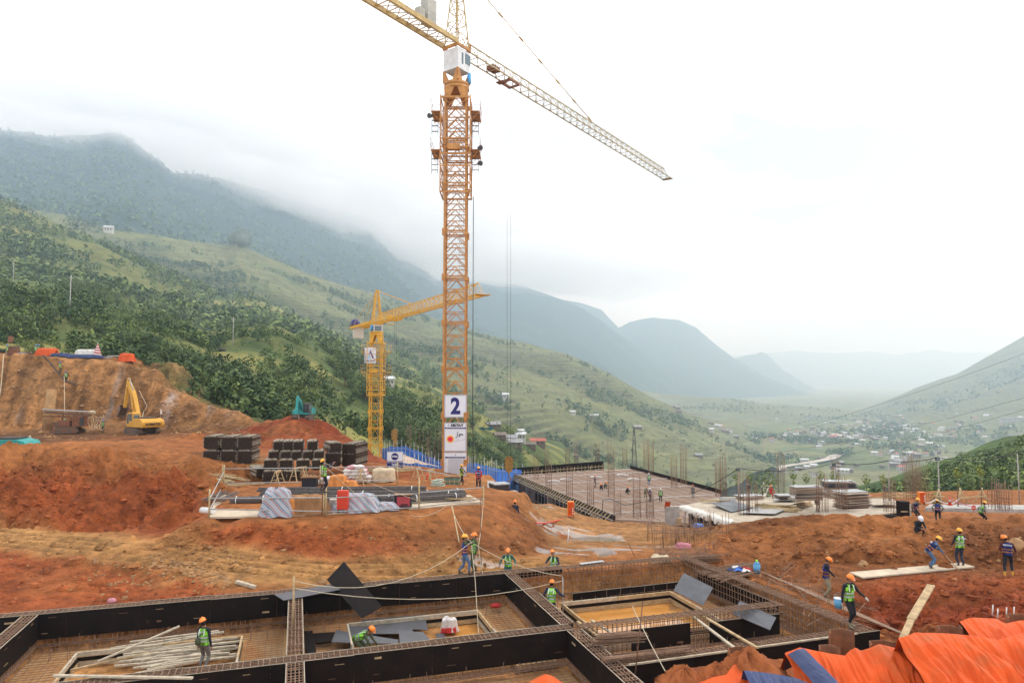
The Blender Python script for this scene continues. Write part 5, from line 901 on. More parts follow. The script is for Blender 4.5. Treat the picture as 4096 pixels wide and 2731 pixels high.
def sackpile(label,c,rows,m='sack_white',seed=1):
    rr=random.Random(seed); t=thing('sack_pile',label,'sacks',c)
    for j,nn in enumerate(rows):
        for i in range(nn):
            for dp in(0,.5): sack(MB(),((i-(nn-1)/2)*.52+rr.uniform(-.05,.05),dp+rr.uniform(-.05,.05),.14+j*.23),.7,.45,.32,rr.uniform(-.4,.4)).build('sack','sack_pink' if rr.random()<.18 else m,t)
sackpile('pile of white and pink printed sacks in the middle of the yard',Z(1420,1930,-7.0),(4,4,3,3,2),seed=2); sackpile('low row of white sacks left of the orange canvas heap',Z(1315,1938,YZ),(3,2),seed=3)
drape('bulging beige bulk bag beside the white sacks',Z(1528,1930,-7.05)+V((0,.6,0)),.75,.6,.9,'bulk_bag','bulk_bag','bag',seed=9,flat=.45,flare=.05,fold=.05,pleat=11)
c=thing('hose_coil','pale green coiled hoses lying by the green crate bench','hose',Z(1750,1948,-7.3)); rr=random.Random(4)
for k in range(9): MB().path([(.42*math.cos(a)*(1-.03*k)+.1*math.sin(k*2.),.3*math.sin(a)+.1*math.cos(k*1.7),.06+.055*k+.05*math.sin(a+k)) for a in np.linspace(0,2*PI,15)],.035).build('coil','hose_green',c)
for x,y in((1707,1916),(1404,1946)):
    c=thing('fire_extinguisher','red fire extinguisher standing '+('near the hose coil' if x>1600 else 'beside the orange canvas scrap'),'extinguisher',Z(x,y,-7.15)); MB().tube((0,0,0),(0,0,.5),.1,10).build('cylinder','red_paint',c); MB().tube((0,0,.5),(0,0,.58),.04,8).build('valve','black_ink',c); MB().bar((0,0,.58),(.12,0,.6),.03).build('handle','black_ink',c)
sp=PD(1579,1874,56); s5=sign('sign_board','STEEL area sign with navy disc and navy lower half on two posts',(sp.x,56,sp.z),1.33,1.38,frame='navy',inset=.02,bw=.02)
MB().tube((0,-.02,.98),(0,0.01,.98),.29,24).build('disc','navy',s5); text('STEEL','word','sign_white',.19,s5,(0,-.03,.98),bold=.008); MB().box((0,-.006,.31),(1.28,.012,.6)).build('lower_panel','navy',s5); text('K.VỰC TẬP KẾT & G. CÔNG','line','sign_white',.12,s5,(0,-.018,.52),sx=.82,bold=.004); text('THÉP','line','sign_white',.22,s5,(0,-.018,.32),bold=.008); text('PROCESSING STEEL AREA','line','sign_white',.105,s5,(0,-.018,.11),sx=.85,bold=.004)
for x in(-.6,.6): MB().tube((x,.08,-1.4),(x,.08,1.2),.03,6).build('post','bamboo',s5)
o=MB().tube((0,0,.17),(.75,-.25,.17),.16,12).tube((.74,-.247,.17),(.76,-.253,.17),.06,8).build('plastic_roll','plastic_white',None,Z(805,2052,-6.9)); tag(o,'white plastic film roll on the earth left of the yard fence','roll')
st=thing('panel_stack','stack of grey steel form panels by the yard right end','panel stack',Z(2008,1982,-8.3),.35)
for k in range(9): MB().box((rr.uniform(-.04,.04),.6,.06+k*.095),(1.25,1.2,.07),rr.uniform(-.05,.05)).build('panel','galv' if k==8 else 'dark_steel',st)
o=MB().box((0,.5,.3),(1.0,1.0,.6),.3).build('concrete_block','concrete',None,Z(2043,2001,-8.9)); tag(o,'rough concrete block on the mud right of the panel stack','block')
o=sack(MB(),(0,.2,.2),.6,.5,.45,.3).build('rubbish_bag','bulk_bag',None,Z(2080,2017,-9.2)); tag(o,'torn brown rubbish bag on the lane edge','bag')
quad_sheet('white insulation board standing behind the panel stack',[PD(1950,1980,56),PD(1976,1980,56),PD(1976,1922,56.3),PD(1950,1922,56.3)],'plastic_white',.06)
plank('bamboo pole lying on the mud in front of the panel stack',Z(1948,1975,-7.6),Z(2000,2004,-8.2),.07,.07,'bamboo','bamboo_pole','pole')
# poles and guide ropes between yard edge and the two men on the far beam
def rope(label,pts,r=.014,m='rope',name='rope',cat='rope',sag=0,n=10):
    P=[]
    for a,b in zip(pts,pts[1:]):
        a,b=V(a),V(b)
        for k in range(n): t=k/n; P.append(a.lerp(b,t)-V((0,0,sag*4*t*(1-t))))
    P.append(V(pts[-1])); c=P[0]; return tag(MB().path([p-c for p in P],r,5).build(name,m,None,c),label,cat)
hnd=PZ(1885,2300,-8.5)+V((0,0,1.45)); tool('bamboo_pole','bamboo pole leaning from the yard edge down to the man in the blue vest',PD(1836,2165,30.8),PD(1806,2008,38),.03,'bamboo','pole'); pr=PZ(1925,2292,-8.5); tool('steel_rod','thin rusty rod standing upright beside the pair on the far beam',pr,pr+V((-.05,0,3.35)),.016,'rust','rod'); po=PZ(1176,2640,-8.5); tool('timber_post','wooden post standing on the middle cross beam',PZ(1172,2510,-8.5),PZ(1172,2510,-8.5)+V((0,0,1.75)),.04,'timber','post'); pt=PZ(1172,2510,-8.5)+V((0,0,1.6)); pq=PZ(2250,2420,-9.2)+V((0,0,1.0))
tool('steel_rod','bent rod rising from the bars at the flooded bay corner',PZ(2252,2480,-9.5),PZ(2252,2480,-9.5)+V((0,0,1.7)),.02,'galv','rod'); tool('steel_rod','tall rusty rod leaning over the bar bundle',PZ(2540,2702,-8.6),PZ(2540,2702,-8.6)+V((.35,.5,2.0)),.018,'rust','rod'); tool('steel_rod','single rod leaning on the muddy lane beyond the flooded bay',PZ(2540,2226,-9.1),PZ(2540,2226,-9.1)+V((-.35,.1,.75)),.02,'rust','rod'); tool('white_pipe','white pipe stuck upright in the big puddle',PZ(2270,2184,-9.6),PZ(2270,2184,-9.6)+V((.1,.1,1.0)),.035,'plastic_white','pipe')
rope('sagging rope from the pair on the far beam to the wooden post',[hnd,pt],sag=.9); rope('rope from the wooden post across the middle bay',[pt+V((0,0,-.25)),pq],sag=.55); rope('rope running from the pair right to the rod at the flooded bay',[hnd,pq+V((0,0,.2))],sag=.25); rope('rope hanging from the pair down into the middle bay',[hnd,PZ(1902,2330,-8.5)+V((0,-.3,.2)),PZ(1915,2540,-9.8)],sag=.05); rope('rope from the pair up to the yard edge',[hnd,PD(1800,2010,38),PD(1640,2060,36)],sag=.3); rope('rope looping down beside the pair from the yard fence end',[PD(1935,1990,40),PD(1925,2100,34),hnd+V((.3,.2,-.2)),PZ(1930,2296,-8.45)],sag=.12); rope('long stay rope from the pole worker down right to the yard edge',[ym+V((.05,-.4,1.6)),PD(1700,2010,38.5)],sag=.1); rope('second stay rope from the pole worker to the yard middle',[ym+V((.05,-.4,1.5)),Z(1500,2035,-6.8)],sag=.08); rope('rope from the bent rod down to the earth clods at the bottom',[PZ(2530,2530,-8.5)+V((0,0,.9)),PZ(2665,2690,-8.3)],sag=.05)
tool('steel_pole','tall pole gripped by the worker on the fence post',ym+V((.05,-.45,-1.1)),ym+V((.12,-.45,2.2)),.025,'rust','pole'); tool('timber_post','bamboo post under the worker on the fence',Z(1303,2068,YZ)+V((-.12,0,0)),ym+V((-.02,0,-.02)),.045,'bamboo','post')
# ---------------- big slab deck, right deck, netted scaffolds, poles ----------------
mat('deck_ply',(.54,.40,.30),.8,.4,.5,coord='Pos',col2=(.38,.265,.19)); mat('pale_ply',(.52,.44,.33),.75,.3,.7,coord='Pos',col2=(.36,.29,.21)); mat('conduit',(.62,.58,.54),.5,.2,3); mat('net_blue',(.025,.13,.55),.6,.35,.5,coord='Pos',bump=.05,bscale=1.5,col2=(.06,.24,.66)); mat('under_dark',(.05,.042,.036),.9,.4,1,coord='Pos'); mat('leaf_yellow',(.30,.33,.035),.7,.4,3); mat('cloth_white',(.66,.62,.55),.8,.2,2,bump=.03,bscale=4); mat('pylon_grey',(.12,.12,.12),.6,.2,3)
SZ=-15.0
cA,cB,cE,cC,cD=Z(2050,1900,SZ),Z(2461,2076,SZ),Z(2795,2092,SZ),Z(2884,1975,SZ),Z(2521,1874,SZ)
sd=thing('slab_deck','large brown slab deck with reinforcement laid out beyond the muddy lane','slab',cB); q_=[cA,cB,cE,cC,cD]
def poly(mb,pts,th,o,m=0): v=[p-o for p in pts]; n=len(v); return mb.add([p for p in v]+[p-V((0,0,th)) for p in v],[list(range(n)),list(range(n,2*n))[::-1]]+[(i,n+i,n+(i+1)%n,(i+1)%n) for i in range(n)],m)
poly(MB(),q_,.25,cB).build('deck','deck_ply',sd)
def clipbars(o,d,pts,t0,t1,z):                 # part of the line o+t*d inside the polygon
    ts=[]
    for a,b in zip(pts,pts[1:]+pts[:1]):
        e=b-a; den=d.x*e.y-d.y*e.x
        if abs(den)<1e-9: continue
        t=((a.x-o.x)*e.y-(a.y-o.y)*e.x)/den; s=((a.x-o.x)*d.y-(a.y-o.y)*d.x)/den
        if 0<=s<=1: ts.append(t)
    ts.sort(); return (o+d*ts[0],o+d*ts[-1]) if len(ts)>=2 else None
dl=(cB-cA); dl.z=0; dl.normalize(); dw=V((-dl.y,dl.x,0)); mb=MB(); mc=MB(); rr=random.Random(3)
for k in range(90):
    r=clipbars(cA+dw*(.3+k*.36),dl,q_,0,1,0)
    if r: 
        (mc if k%5==2 else mb).bar(r[0]-cB+V((0,0,.07)),r[1]-cB+V((0,0,.07)),.06 if k%5==2 else .022)
for k in range(130):
    r=clipbars(cA+dl*(.3+k*.36),dw,q_,0,1,0)
    if r: (mc if k%22==9 else mb).bar(r[0]-cB+V((0,0,.1)),r[1]-cB+V((0,0,.1)),.09 if k%22==9 else .022)
o=mb.build('reinforcement','rebar',sd); o['kind']='stuff'; o=mc.build('conduit_runs','conduit',sd); o['kind']='stuff'
n=14
for k in range(n):
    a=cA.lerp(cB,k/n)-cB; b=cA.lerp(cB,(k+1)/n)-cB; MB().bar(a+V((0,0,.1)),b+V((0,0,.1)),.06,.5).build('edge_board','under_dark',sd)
for k in range(44):
    a=cA.lerp(cB,k/44)-cB; MB().bar(a+V((-.1,-.05,.45)),a+V((-.9-.2*rr.random(),-.35,-.35)),.07,.09).build('edge_strut','bamboo',sd)
for s_ in(-.35,-.75): MB().bar(cA-cB+V((s_,-.2,.0+s_*.4)),V((s_,-.2,.0+s_*.4)),.08,.08).build('edge_rail','galv',sd)
n=9
for k in range(n):
    a=cD.lerp(cC,k/n)-cB; b=cD.lerp(cC,(k+1)/n)-cB; MB().bar(a+V((0,0,.25)),b+V((0,0,.25)),.06,.65).build('edge_board','film_ply',sd)
for k in range(26):
    a=cA.lerp(cB,(k+.5)/26)-cB+V((.5,.1,0)); MB().tube(a+V((0,0,-.25)),a+V((0,0,-4.2)),.05,5).build('prop','galv',sd)
for z in(-1.3,-2.6): MB().bar(cA-cB+V((.5,.1,z)),V((.5,.1,z)),.05,.05).build('ledger','galv',sd)
poly(MB(),[cA+V((2.5,.6,-.3)),cB+V((2.2,1.5,-.3)),cE+V((-1,3,-.3)),cD+V((0,-3,-.3))],3.8,cB).build('under_deck_shade_block','under_dark',sd)  # added near-black solid: stands in for shade under the slab, blocks the view
for k in(.05,.16,.4,.62,.8): MB().box(cA.lerp(cB,k)-cB+V((1.0,.3,-2.2)),(1.2,.5,3.9),.3).build('pier','concrete',sd)
# back-left wall form
wf=thing('wall_form','black wall form backed by a timber lattice at the slab far side','wall form',PD(1985,1935,116)); w0=wf.location.copy(); pa_,pb_=PD(1985,1879,116),PD(2415,1846,122); L0=pb_-pa_
n=9
for k in range(n):
    a=pa_+L0*(k/n)-w0; b=pa_+L0*((k+1)/n)-w0; MB().bar(a+V((0,.1,-1.6)),b+V((0,.1,-1.6)),.06,3.4).build('form_panel','film_ply',wf)
for j in range(5): MB().bar(pa_-w0+V((0,-.15,-.75-.5*j)),pb_-w0+V((0,-.15,-.75-.5*j)),.07,.1).build('waler','bamboo',wf)
for k in range(30): a=pa_+L0*((k+.5)/30)-w0; MB().bar(a+V((0,-.22,-.45+.12*rr.random())),a+V((0,-.22,-3.4)),.1,.07).build('stud','timber',wf)
for k in range(6): a=pa_+L0*((k+.6)/6.5)-w0; MB().bar(a+V((-.4,-1.2,-2.9)),a+V((.2,-.3,-.5)),.09,.06).build('shore','bamboo',wf)
# column starter bars
def rcol(label,p,h,w=.75,n=4,ties=True,seed=0):
    t=thing('rebar_column',label,'rebar column',p); rr=random.Random(seed+int(p.x*10)); mb=MB()
    for i in range(n):
        for j in range(n):
            if 0<i<n-1 and 0<j<n-1: continue
            x,y=(i/(n-1)-.5)*w,(j/(n-1)-.5)*w; mb.tube((x,y,0),(x+rr.uniform(-.06,.06),y+rr.uniform(-.05,.05),h*rr.uniform(.8,1)),.016,4)
    mb.build('bars','rebar',t)['kind']='stuff'
    if ties:
        tm=MB()
        for z in np.arange(.2,h*.62,.22):
            for a,b in(((-1,-1),(1,-1)),((1,-1),(1,1)),((1,1),(-1,1)),((-1,1),(-1,-1))): tm.bar((a[0]*w/2,a[1]*w/2,z),(b[0]*w/2,b[1]*w/2,z),.015)
        tm.build('ties','rebar',t)['kind']='stuff'
    return t
cols=[(2145,1918,108,4.4),(2195,1962,95,4.2),(2278,1985,89,4.0),(2362,2022,83,3.8),(2445,1985,89,7.4),(2548,2070,76,5.2),(2585,1880,118,5.5),(2605,1895,113,5.8),(2697,1950,97,5.0),(2735,1938,99,6.2),(2600,2070,76,3.2),(2305,1862,128,5.0),(2390,1862,128,4.6),(2270,1862,128,3.8),(2185,1870,128,4.0),(2500,1862,130,4.4),(2470,2062,78,2.8)]
cl=['standing at the slab left edge','near the left edge of the slab','before the first squatting pair','in the front left quarter of the slab','tallest one in the slab middle','at the slab front corner','at the slab far corner','just right of the far corner','by the two men in white helmets','tall one near the slab right edge','short one near the concrete wall','behind the back wall form, middle','behind the back wall form, right','behind the back wall form, left','behind the blue net end','behind the slab far edge','shortest at the slab near edge']
for (x,y,d,h),l in zip(cols,cl): rcol('column starter bars '+l,PD(x,y,d),h)
for x,y in((2215,1925),(2265,1918),(2385,1908),(2490,1900),(2535,1917)):
    p=Z(x,y,SZ+.15); R_=.85; c=thing('conduit_coil','white conduit coil on the slab, '+{2215:'leftmost',2265:'second from left',2385:'middle one',2490:'fourth from left',2535:'nearest the white-helmeted man'}[x],'coil',p)
    for k in range(3): MB().path([(R_*(1+.06*k)*math.cos(a),R_*(1+.06*k)*math.sin(a),.03*k) for a in np.linspace(0,2*PI,19)],.045,5).build('loop','conduit',c)
for lab,x,y,rz,kw in [('worker in dark vest standing on the slab left of the squatting pair',2380,1948,R(60),dict(vest='blue_vest',shirt='grey_cloth',pants='grey_cloth')),('worker squatting on the slab, left of the pair',2406,1960,R(-30),dict(vest='blue_vest',shirt='maroon',sq=1)),('worker squatting on the slab, right of the pair',2422,1954,R(40),dict(vest=None,shirt='camo',pants='camo',sq=1)),('worker in black crouching alone in the slab middle',2510,1974,R(60),dict(vest=None,sq=1)),('man in white helmet and blue jacket standing far out on the slab',2596,1940,R(170),dict(vest='lime_vest',shirt='denim',pants='denim',helmet='helmet_white')),('man in white helmet and orange-banded vest talking at the slab right',2600,2006,R(40),dict(vest='blue_vest',helmet='helmet_white')),('man in white helmet and lime vest standing apart at the slab right',2643,2008,R(-10),dict(helmet='helmet_white',shirt='camo')),('worker bending behind the talking man in white helmet',2582,1990,R(150),dict(vest=None,shirt='camo',pants='camo',bend=1)),('worker in grey with orange helmet at the slab right edge',2772,1992,R(150),dict(vest=None,shirt='grey_cloth',pants='grey_cloth'))]:
    sq=kw.pop('sq',0); bd=kw.pop('bend',0); kw.setdefault('helmet','helmet_orange')
    if sq: kw.update(pelvis=(0,.22,.28),lean=.5,hands=((-.12,-.42,.25),(.14,-.44,.25)),feet=((-.16,-.02,0),(.16,-.02,0)),head=(.4,0))
    if bd: kw.update(pelvis=(0,.1,.8),lean=.9,hands=((-.1,-.6,.5),(.1,-.6,.5)))
    person(lab,Z(x,y,SZ+.12),rz,**kw)
# right pale deck
DZ=-12.0; r_=[Z(2717,2024,DZ),Z(2925,2090,DZ),Z(3300,2090,DZ),Z(3660,2035,DZ),Z(3560,1990,DZ),Z(2895,1986,DZ)]
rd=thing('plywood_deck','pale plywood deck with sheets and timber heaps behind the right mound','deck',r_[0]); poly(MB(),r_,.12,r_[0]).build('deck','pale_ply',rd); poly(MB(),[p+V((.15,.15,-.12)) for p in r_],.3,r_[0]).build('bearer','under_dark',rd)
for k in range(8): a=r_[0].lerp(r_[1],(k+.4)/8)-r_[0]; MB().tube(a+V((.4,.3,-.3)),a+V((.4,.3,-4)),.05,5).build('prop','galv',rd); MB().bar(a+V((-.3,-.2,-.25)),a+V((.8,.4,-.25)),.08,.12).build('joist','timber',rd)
poly(MB(),[p+V((1.2,1.2,-.42)) for p in r_],3.5,r_[0]).build('under_deck_shade_block','under_dark',rd)  # added dark solid below the plywood, its colour stands in for shade
G=[]
for i in range(31):
    a=r_[0].lerp(r_[1],i/30)-r_[0]; s_=.12*math.sin(i*1.9)+.1*math.sin(i*.8); G.append([a+V((.7+s_,.5,.03+.03*abs(math.sin(i)))),a+V((.1,.1,.06)),a+V((-.12-.05*s_,-.1,-.05)),a+V((-.14,-.1,-.28-1.4*abs(s_)))])
MB().grid(G).build('edge_cloth','cloth_white',rd)
for k,(pt,m) in enumerate([([(2845,2012),(2925,2048),(3010,2030),(2960,2008)],'ply_grey'),([(2875,1990),(2935,1990),(2950,2010),(2885,2010)],'ply_grey'),([(2950,2050),(3100,2055),(3160,2030),(3040,2026)],'galv'),([(3090,2000),(3180,2000),(3200,1986),(3120,1986)],'galv'),([(3490,2020),(3600,2018),(3560,2000),(3480,2002)],'pale_ply')]):
    quad_sheet(['grey sheet tilted on the pale deck left side','smaller grey sheet behind the tilted one','shiny sheet at the pale deck front','shiny sheet behind the pole heap','pale sheet at the deck right end'][k],[Z(x,y,DZ+.08+.05*k+(.25 if k<2 and j<1 else 0)) for j,(x,y) in enumerate(pt)],m,.03)
def sheetstack(label,px,py,d,w,l,n,rz,white=False,seed=1,mess=.08):
    rr=random.Random(seed); t=thing('sheet_stack',label,'sheet stack',PD(px,py,d)+V((0,.8,0)),rz)
    for k in range(n): MB().box((rr.uniform(-mess,mess),rr.uniform(-mess,mess),.04+k*.085),(w*rr.uniform(.92,1),l*rr.uniform(.92,1),.055),rr.uniform(-mess,mess)*.8).build('sheet',['ply_grey','deck_ply','pale_ply'][rr.choice((0,1,1,2))] if k<n-1 else 'galv',t)
    if white:
        for s_ in(-1,1): MB().grid([[V((s_*w*(.30+.05*j),-l*.4+.1*i,.06+n*.085-(j*.28 if j>1 else 0)+.02*math.sin(i*2+j))) for j in range(5)] for i in range(9)]).build('plastic_cover','plastic_white',t)
sheetstack('left ply sheet stack with white plastic on the pale deck',3240,2004,63,2.8,1.3,15,.1,True,1); sheetstack('tallest ply sheet stack with white plastic over its corner',3375,1996,65,2.9,1.5,19,-.05,True,2); sheetstack('messy dark sheet stack at the front right of the pale deck',3425,2036,59.5,2.7,1.5,17,.2,False,3,.2); sheetstack('low stack of sheets at the far left of the pale deck',3010,2002,66,2.6,1.2,5,.3,False,4,.15); sheetstack('low timber layer under the left sheet stack',3180,2000,66,3.0,1.4,5,0,False,5,.2)
heap('heap of round poles on the pale deck in front of the sheet stacks',Z(3110,2035,DZ+.08),26,3.4,1.0,-.25,'bamboo','pole_heap','poles',.4,seed=11,tub=True,r=.06); heap('second heap of poles left of the worker on the deck',Z(3210,2022,DZ+.08),22,2.2,.7,.9,'timber','pole_heap','poles',.5,seed=12,tub=True,r=.055); heap('long timbers on the left of the pale deck',Z(2860,2008,DZ+.08),7,3.4,.4,.15,'bamboo','plank_heap','planks',.3,seed=13,rz_s=.1)
person('worker in grey with orange vest standing on the pale deck',Z(3270,2046,DZ+.1),R(10),vest='blue_vest',shirt='grey_cloth',pants='khaki'); person('worker in red overalls sitting at the far side of the pale deck',PD(3087,1990,70),R(20),vest=None,shirt='red_cloth',pants='red_cloth',helmet='helmet_orange',pelvis=(0,.1,.45),hands=((-.2,-.3,.6),(.2,-.3,.6)),feet=((-.15,-.35,0),(.15,-.35,0)))
for x,y,d,h,l in ((2975,2060,57,3.6,'thin group at the front left of the pale deck'),(3010,2045,60,2.8,'second group on the pale deck'),(3290,2050,58,3.4,'group around the deck worker'),(3370,2042,59,3.0,'group before the messy sheet stack'),(3560,2050,58,3.0,'group right of the messy sheet stack'),(2893,1985,84,5.6,'tall group between the decks'),(2875,1985,86,4.6,'group just left of the tall one between the decks'),(3125,1985,82,5.6,'tall group beyond the pale deck'),(3345,1950,82,3.8,'dark group behind the sheet stacks'),(3640,1998,62,4.4,'group behind the black column form'),(3665,1995,63,4.0,'group by the orange cabinet'),(3690,1990,64,3.2,'sparse group right of the orange cabinet'),(4015,2040,50,2.2,'group at the right terrace edge'),(3985,2036,52,2.4,'small group at the right terrace edge')): rcol('starter bars, '+l,PD(x,y,d),h,.7,3 if 'sparse' in l or 'small' in l else 4,ties='pale deck' not in l)
cw=thing('concrete_wall','grey concrete wall stub with wooden box beside the pale deck','wall',PD(2692,2098,63)); MB().box((0,.3,.75),(1.25,.4,1.7)).build('wall','concrete',cw); MB().box((.55,.1,.3),(.45,.3,.6)).build('wooden_box','timber',cw)
G=[[V((x,.25-.3*math.cos(a),1.2*(1-(a/1.9)**2)*.6)) for x in(-.25,0,.25)] for a in np.linspace(0,1.9,8)]; tag(MB().grid(G).build('canvas_hood','orange_tarp',None,PD(2672,2040,63)+V((0,0,.05))),'bright orange hood hanging over the concrete wall stub','tarpaulin')
def cagefield(label,px0,py0,px1,py1,z,n,h,seed):
    rr=random.Random(seed); a,b=Z(px0,py0,z),Z(px1,py1,z); mb=MB()
    for k in range(n): p=V((rr.uniform(a.x,b.x),rr.uniform(a.y,b.y),0)); p.z=gz(p.x,p.y)-.05; mb.tube(p-a,p-a+V((rr.uniform(-.08,.08),rr.uniform(-.08,.08),h*rr.uniform(.7,1))),.015,4)
    for k in range(10): y=a.y+(b.y-a.y)*k/9; zz=gz((a.x+b.x)/2,y)+h*.5; mb.bar(V((a.x,y,zz))-a,V((b.x,y,zz+.05))-a,.018); x=a.x+(b.x-a.x)*k/9; mb.bar(V((x,a.y,zz-.1))-a,V((x,b.y,zz+.1))-a,.018)
    return tag(mb.build('starter_bars','rebar',None,a),label,'rebar')
cagefield('starter bar field on the mud below the concrete wall stub',2640,2200,2830,2125,-9.4,70,1.3,1); cagefield('flat cage of bars just behind the corner of the flooded bay',2640,2240,2880,2205,-9.0,40,.5,2)
# orange switch boxes
def sbox(label,p,h,w):
    c=thing('site_cabinet',label,'cabinet',p); MB().box((0,0,h/2+.12),(w,.35,h)).build('case','helmet_orange',c); MB().box((0,-.182,h/2+.12),(w*.85,.012,h*.9)).build('door','orange_tarp',c)
    for k in range(3): MB().tube((w*.28,-.19,.3+k*.17),(w*.28,-.28,.3+k*.17),.05,8).build('socket','plastic_white',c)
    for x in(-w*.4,w*.4): MB().box((x,0,.06),(.05,.3,.14)).build('leg','rust',c)
sbox('orange switch box on the mud at the slab near edge',hit(2283,2068),1.0,.46); sbox('orange switch box beside the black column form at the right',PD(3686,2016,52),.8,.42)
rope('red hose snaking from the orange switch box across the mud',[hit(2283,2066)+V((0,0,.05)),hit(2230,2088)+V((0,0,.05)),hit(2180,2098)+V((0,0,.05)),hit(2140,2098)+V((0,0,.05))],.05,'red_paint','hose','hose'); rope('black hose hooped over the slab near edge',[PD(2408,2070,70),PD(2412,2000,71),PD(2440,1995,73),PD(2500,2020,78),PD(2640,1995,84)],.04,'cable','hose','hose')
cf=thing('column_form','black plywood column form at the foot of the squatting man','column form',PD(3624,2066,40)); MB().box((0,.25,.42),(.52,.5,.85)).build('form_panel','film_ply',cf); MB().box((.25,-.03,.35),(.07,.05,.75)).build('stud','timber_pale',cf); MB().box((-.1,-.03,.3),(.4,.04,.06)).build('waler','timber',cf)
# scaffold netting, roof deck, pipe column beyond the crane
def netting(label,top,hgt,seed):
    rr=random.Random(seed); t=thing('scaffold_netting',label,'scaffold',PD(*top[0])); o0=t.location.copy(); P=[]
    for (x0,y0,d0),(x1,y1,d1) in zip(top,top[1:]):
        for k in range(8): f=k/8; P.append(PD(x0+(x1-x0)*f,y0+(y1-y0)*f,d0+(d1-d0)*f))
    P.append(PD(*top[-1])); G=[[p-o0+V((.05*math.sin(i*2.1+j),.12*math.sin(i*1.7+j*1.3)+.1*math.cos(j*2+i*.6),-hgt*j/6+.06*math.sin(i*.9))) for j in range(7)] for i,p in enumerate(P)]
    MB().grid(G).build('net','net_blue',t)
    for i in range(0,len(P),2): p=P[i]-o0; MB().tube(p+V((0,-.3,.5+rr.random()*.9)),p+V((0,-.3,-hgt)),.04,5).build('standard','galv',t)
    for z in(-.3,-hgt*.5,-hgt*.9):
        for i in range(0,len(P)-4,4): MB().bar(P[i]-o0+V((0,-.34,z)),P[i+4]-o0+V((0,-.34,z)),.05).build('ledger','galv',t)
netting('upper blue netting stepping down behind the STEEL sign',[(1520,1796,112),(1560,1786,112),(1624,1785,113),(1690,1812,114),(1740,1838,115),(1800,1858,115),(1850,1862,115)],4.2,1); netting('lower blue netting just behind the crane rules board',[(1605,1853,86),(1660,1852,86),(1720,1860,87),(1790,1868,88),(1830,1868,88)],3.6,2); netting('blue netting right of the crane mast',[(1868,1850,92),(1900,1853,93),(1950,1864,95),(1985,1874,97),(2090,1880,118)],4.0,3)
rdk=[PD(1612,1816,112),PD(1700,1850,112),PD(1770,1868,104),PD(1690,1868,98),PD(1600,1850,98)]; ro=thing('roof_deck','brown sloping timber deck between the two blue nets','deck',rdk[0]); poly(MB(),rdk,.2,rdk[0]).build('deck','deck_ply',ro)
for k in range(5): a=rdk[0].lerp(rdk[1],k/4)-rdk[0]; MB().tube(a+V((0,0,-.2)),a+V((0,0,-5)),.08,5).build('prop','galv',ro)
rcol('starter bar row above the upper blue netting',PD(1700,1825,118),5.5,5.5,9,False,3); rcol('starter bar rows between netting and mast',PD(1760,1850,112),4.5,4,7,False,4)
pc=thing('pipe_column','tall rusty pipe column with flange top behind the STEEL sign','pipe',PD(1579,1800,118)); MB().tube((0,0,-1),(0,0,3.2),.35,12).build('pipe','hook_yellow',pc); MB().tube((0,0,3.2),(0,0,3.4),.5,12).build('flange','rust',pc)
# poles with cable and floodlights
POL=[(2950,1985,1872,66),(3336,1985,1852,66),(3552,1985,1842,64),(3753,2020,1828,60),(4072,1998,1812,62)]; tops=[]
for i,(x,yb,yt,d) in enumerate(POL):
    b_=PD(x+6,yb,d); t_=PD(x,yt,d); l=['leftmost lamp pole behind the pale deck','lamp pole behind the tallest sheet stack','thin pole right of the sheet stacks','pole with square floodlight before the bamboo knoll','pole at the right edge of the picture'][i]
    p=thing('cable_pole',l,'pole',b_); MB().tube((0,0,-.4),(0,0,t_.z-b_.z),.06,7,.045).build('shaft','concrete',p); tops.append(V((b_.x,b_.y,t_.z)))
    if i in(0,1,3): MB().box((-.1,-.1,t_.z-b_.z-.12),(.34,.16,.26)).build('floodlight','dark_steel',p); MB().box((-.1,-.19,t_.z-b_.z-.12),(.28,.02,.2)).build('lens','glass',p)
tops.append(PD(4300,1830,60)); wl_=['from the leftmost lamp pole to the next','from the sheet stack pole to the thin pole','from the thin pole to the floodlight pole','from the floodlight pole to the right edge pole','running out of the picture at the right edge']
for a,b,l in zip(tops,tops[1:],wl_): rope('black cable '+l,[a,b],.035,'cable','cable','cable',sag=(b-a).length*.05)
rope('black cable from the leftmost lamp pole down to the slab',[tops[0],PD(2755,1975,80)],.035,'cable','cable','cable',sag=.3)
fl=thing('floodlight','square floodlight on a stake at the right end of the pale deck','lamp',PD(3543,1990,60)); MB().tube((0,0,0),(0,0,.8),.03,6).build('stake','timber',fl); MB().box((0,0,.75),(.36,.16,.36),Matrix.Rotation(.5,3,'Y')).build('housing','dark_steel',fl); MB().box((.02,-.09,.75),(.28,.02,.26),Matrix.Rotation(.5,3,'Y')).build('lens','glass',fl)
fl=thing('floodlight','dark speaker-like lamp on a rod at the left of the pale deck','lamp',PD(2996,2045,58)); MB().tube((0,0,0),(0,0,2.2),.025,6).build('stake','rust',fl); MB().box((0,0,2.05),(.28,.2,.3)).build('housing','dark_steel',fl)
for (x0,y0,d0,x1,y1,d1,l) in ((2600,1830,255,4300,1335,140,'upper'),(2700,1842,255,4300,1530,150,'middle'),(2800,1880,255,4300,1575,150,'lower')): rope(f'{l} power line crossing the valley at the right',[PD(x0,y0,d0),PD(x1,y1,d1)],.03,'cable','power_line','cable',sag=4,n=24)
py_=thing('pylon','slender steel lattice pylon beyond the slab','pylon',V((PD(2537,1800,250).x,250,-60))); t_=PD(2537,1712,250).z+60; mb=MB()
w_=lambda z:2.3*(1-z/t_)**1.1+.22
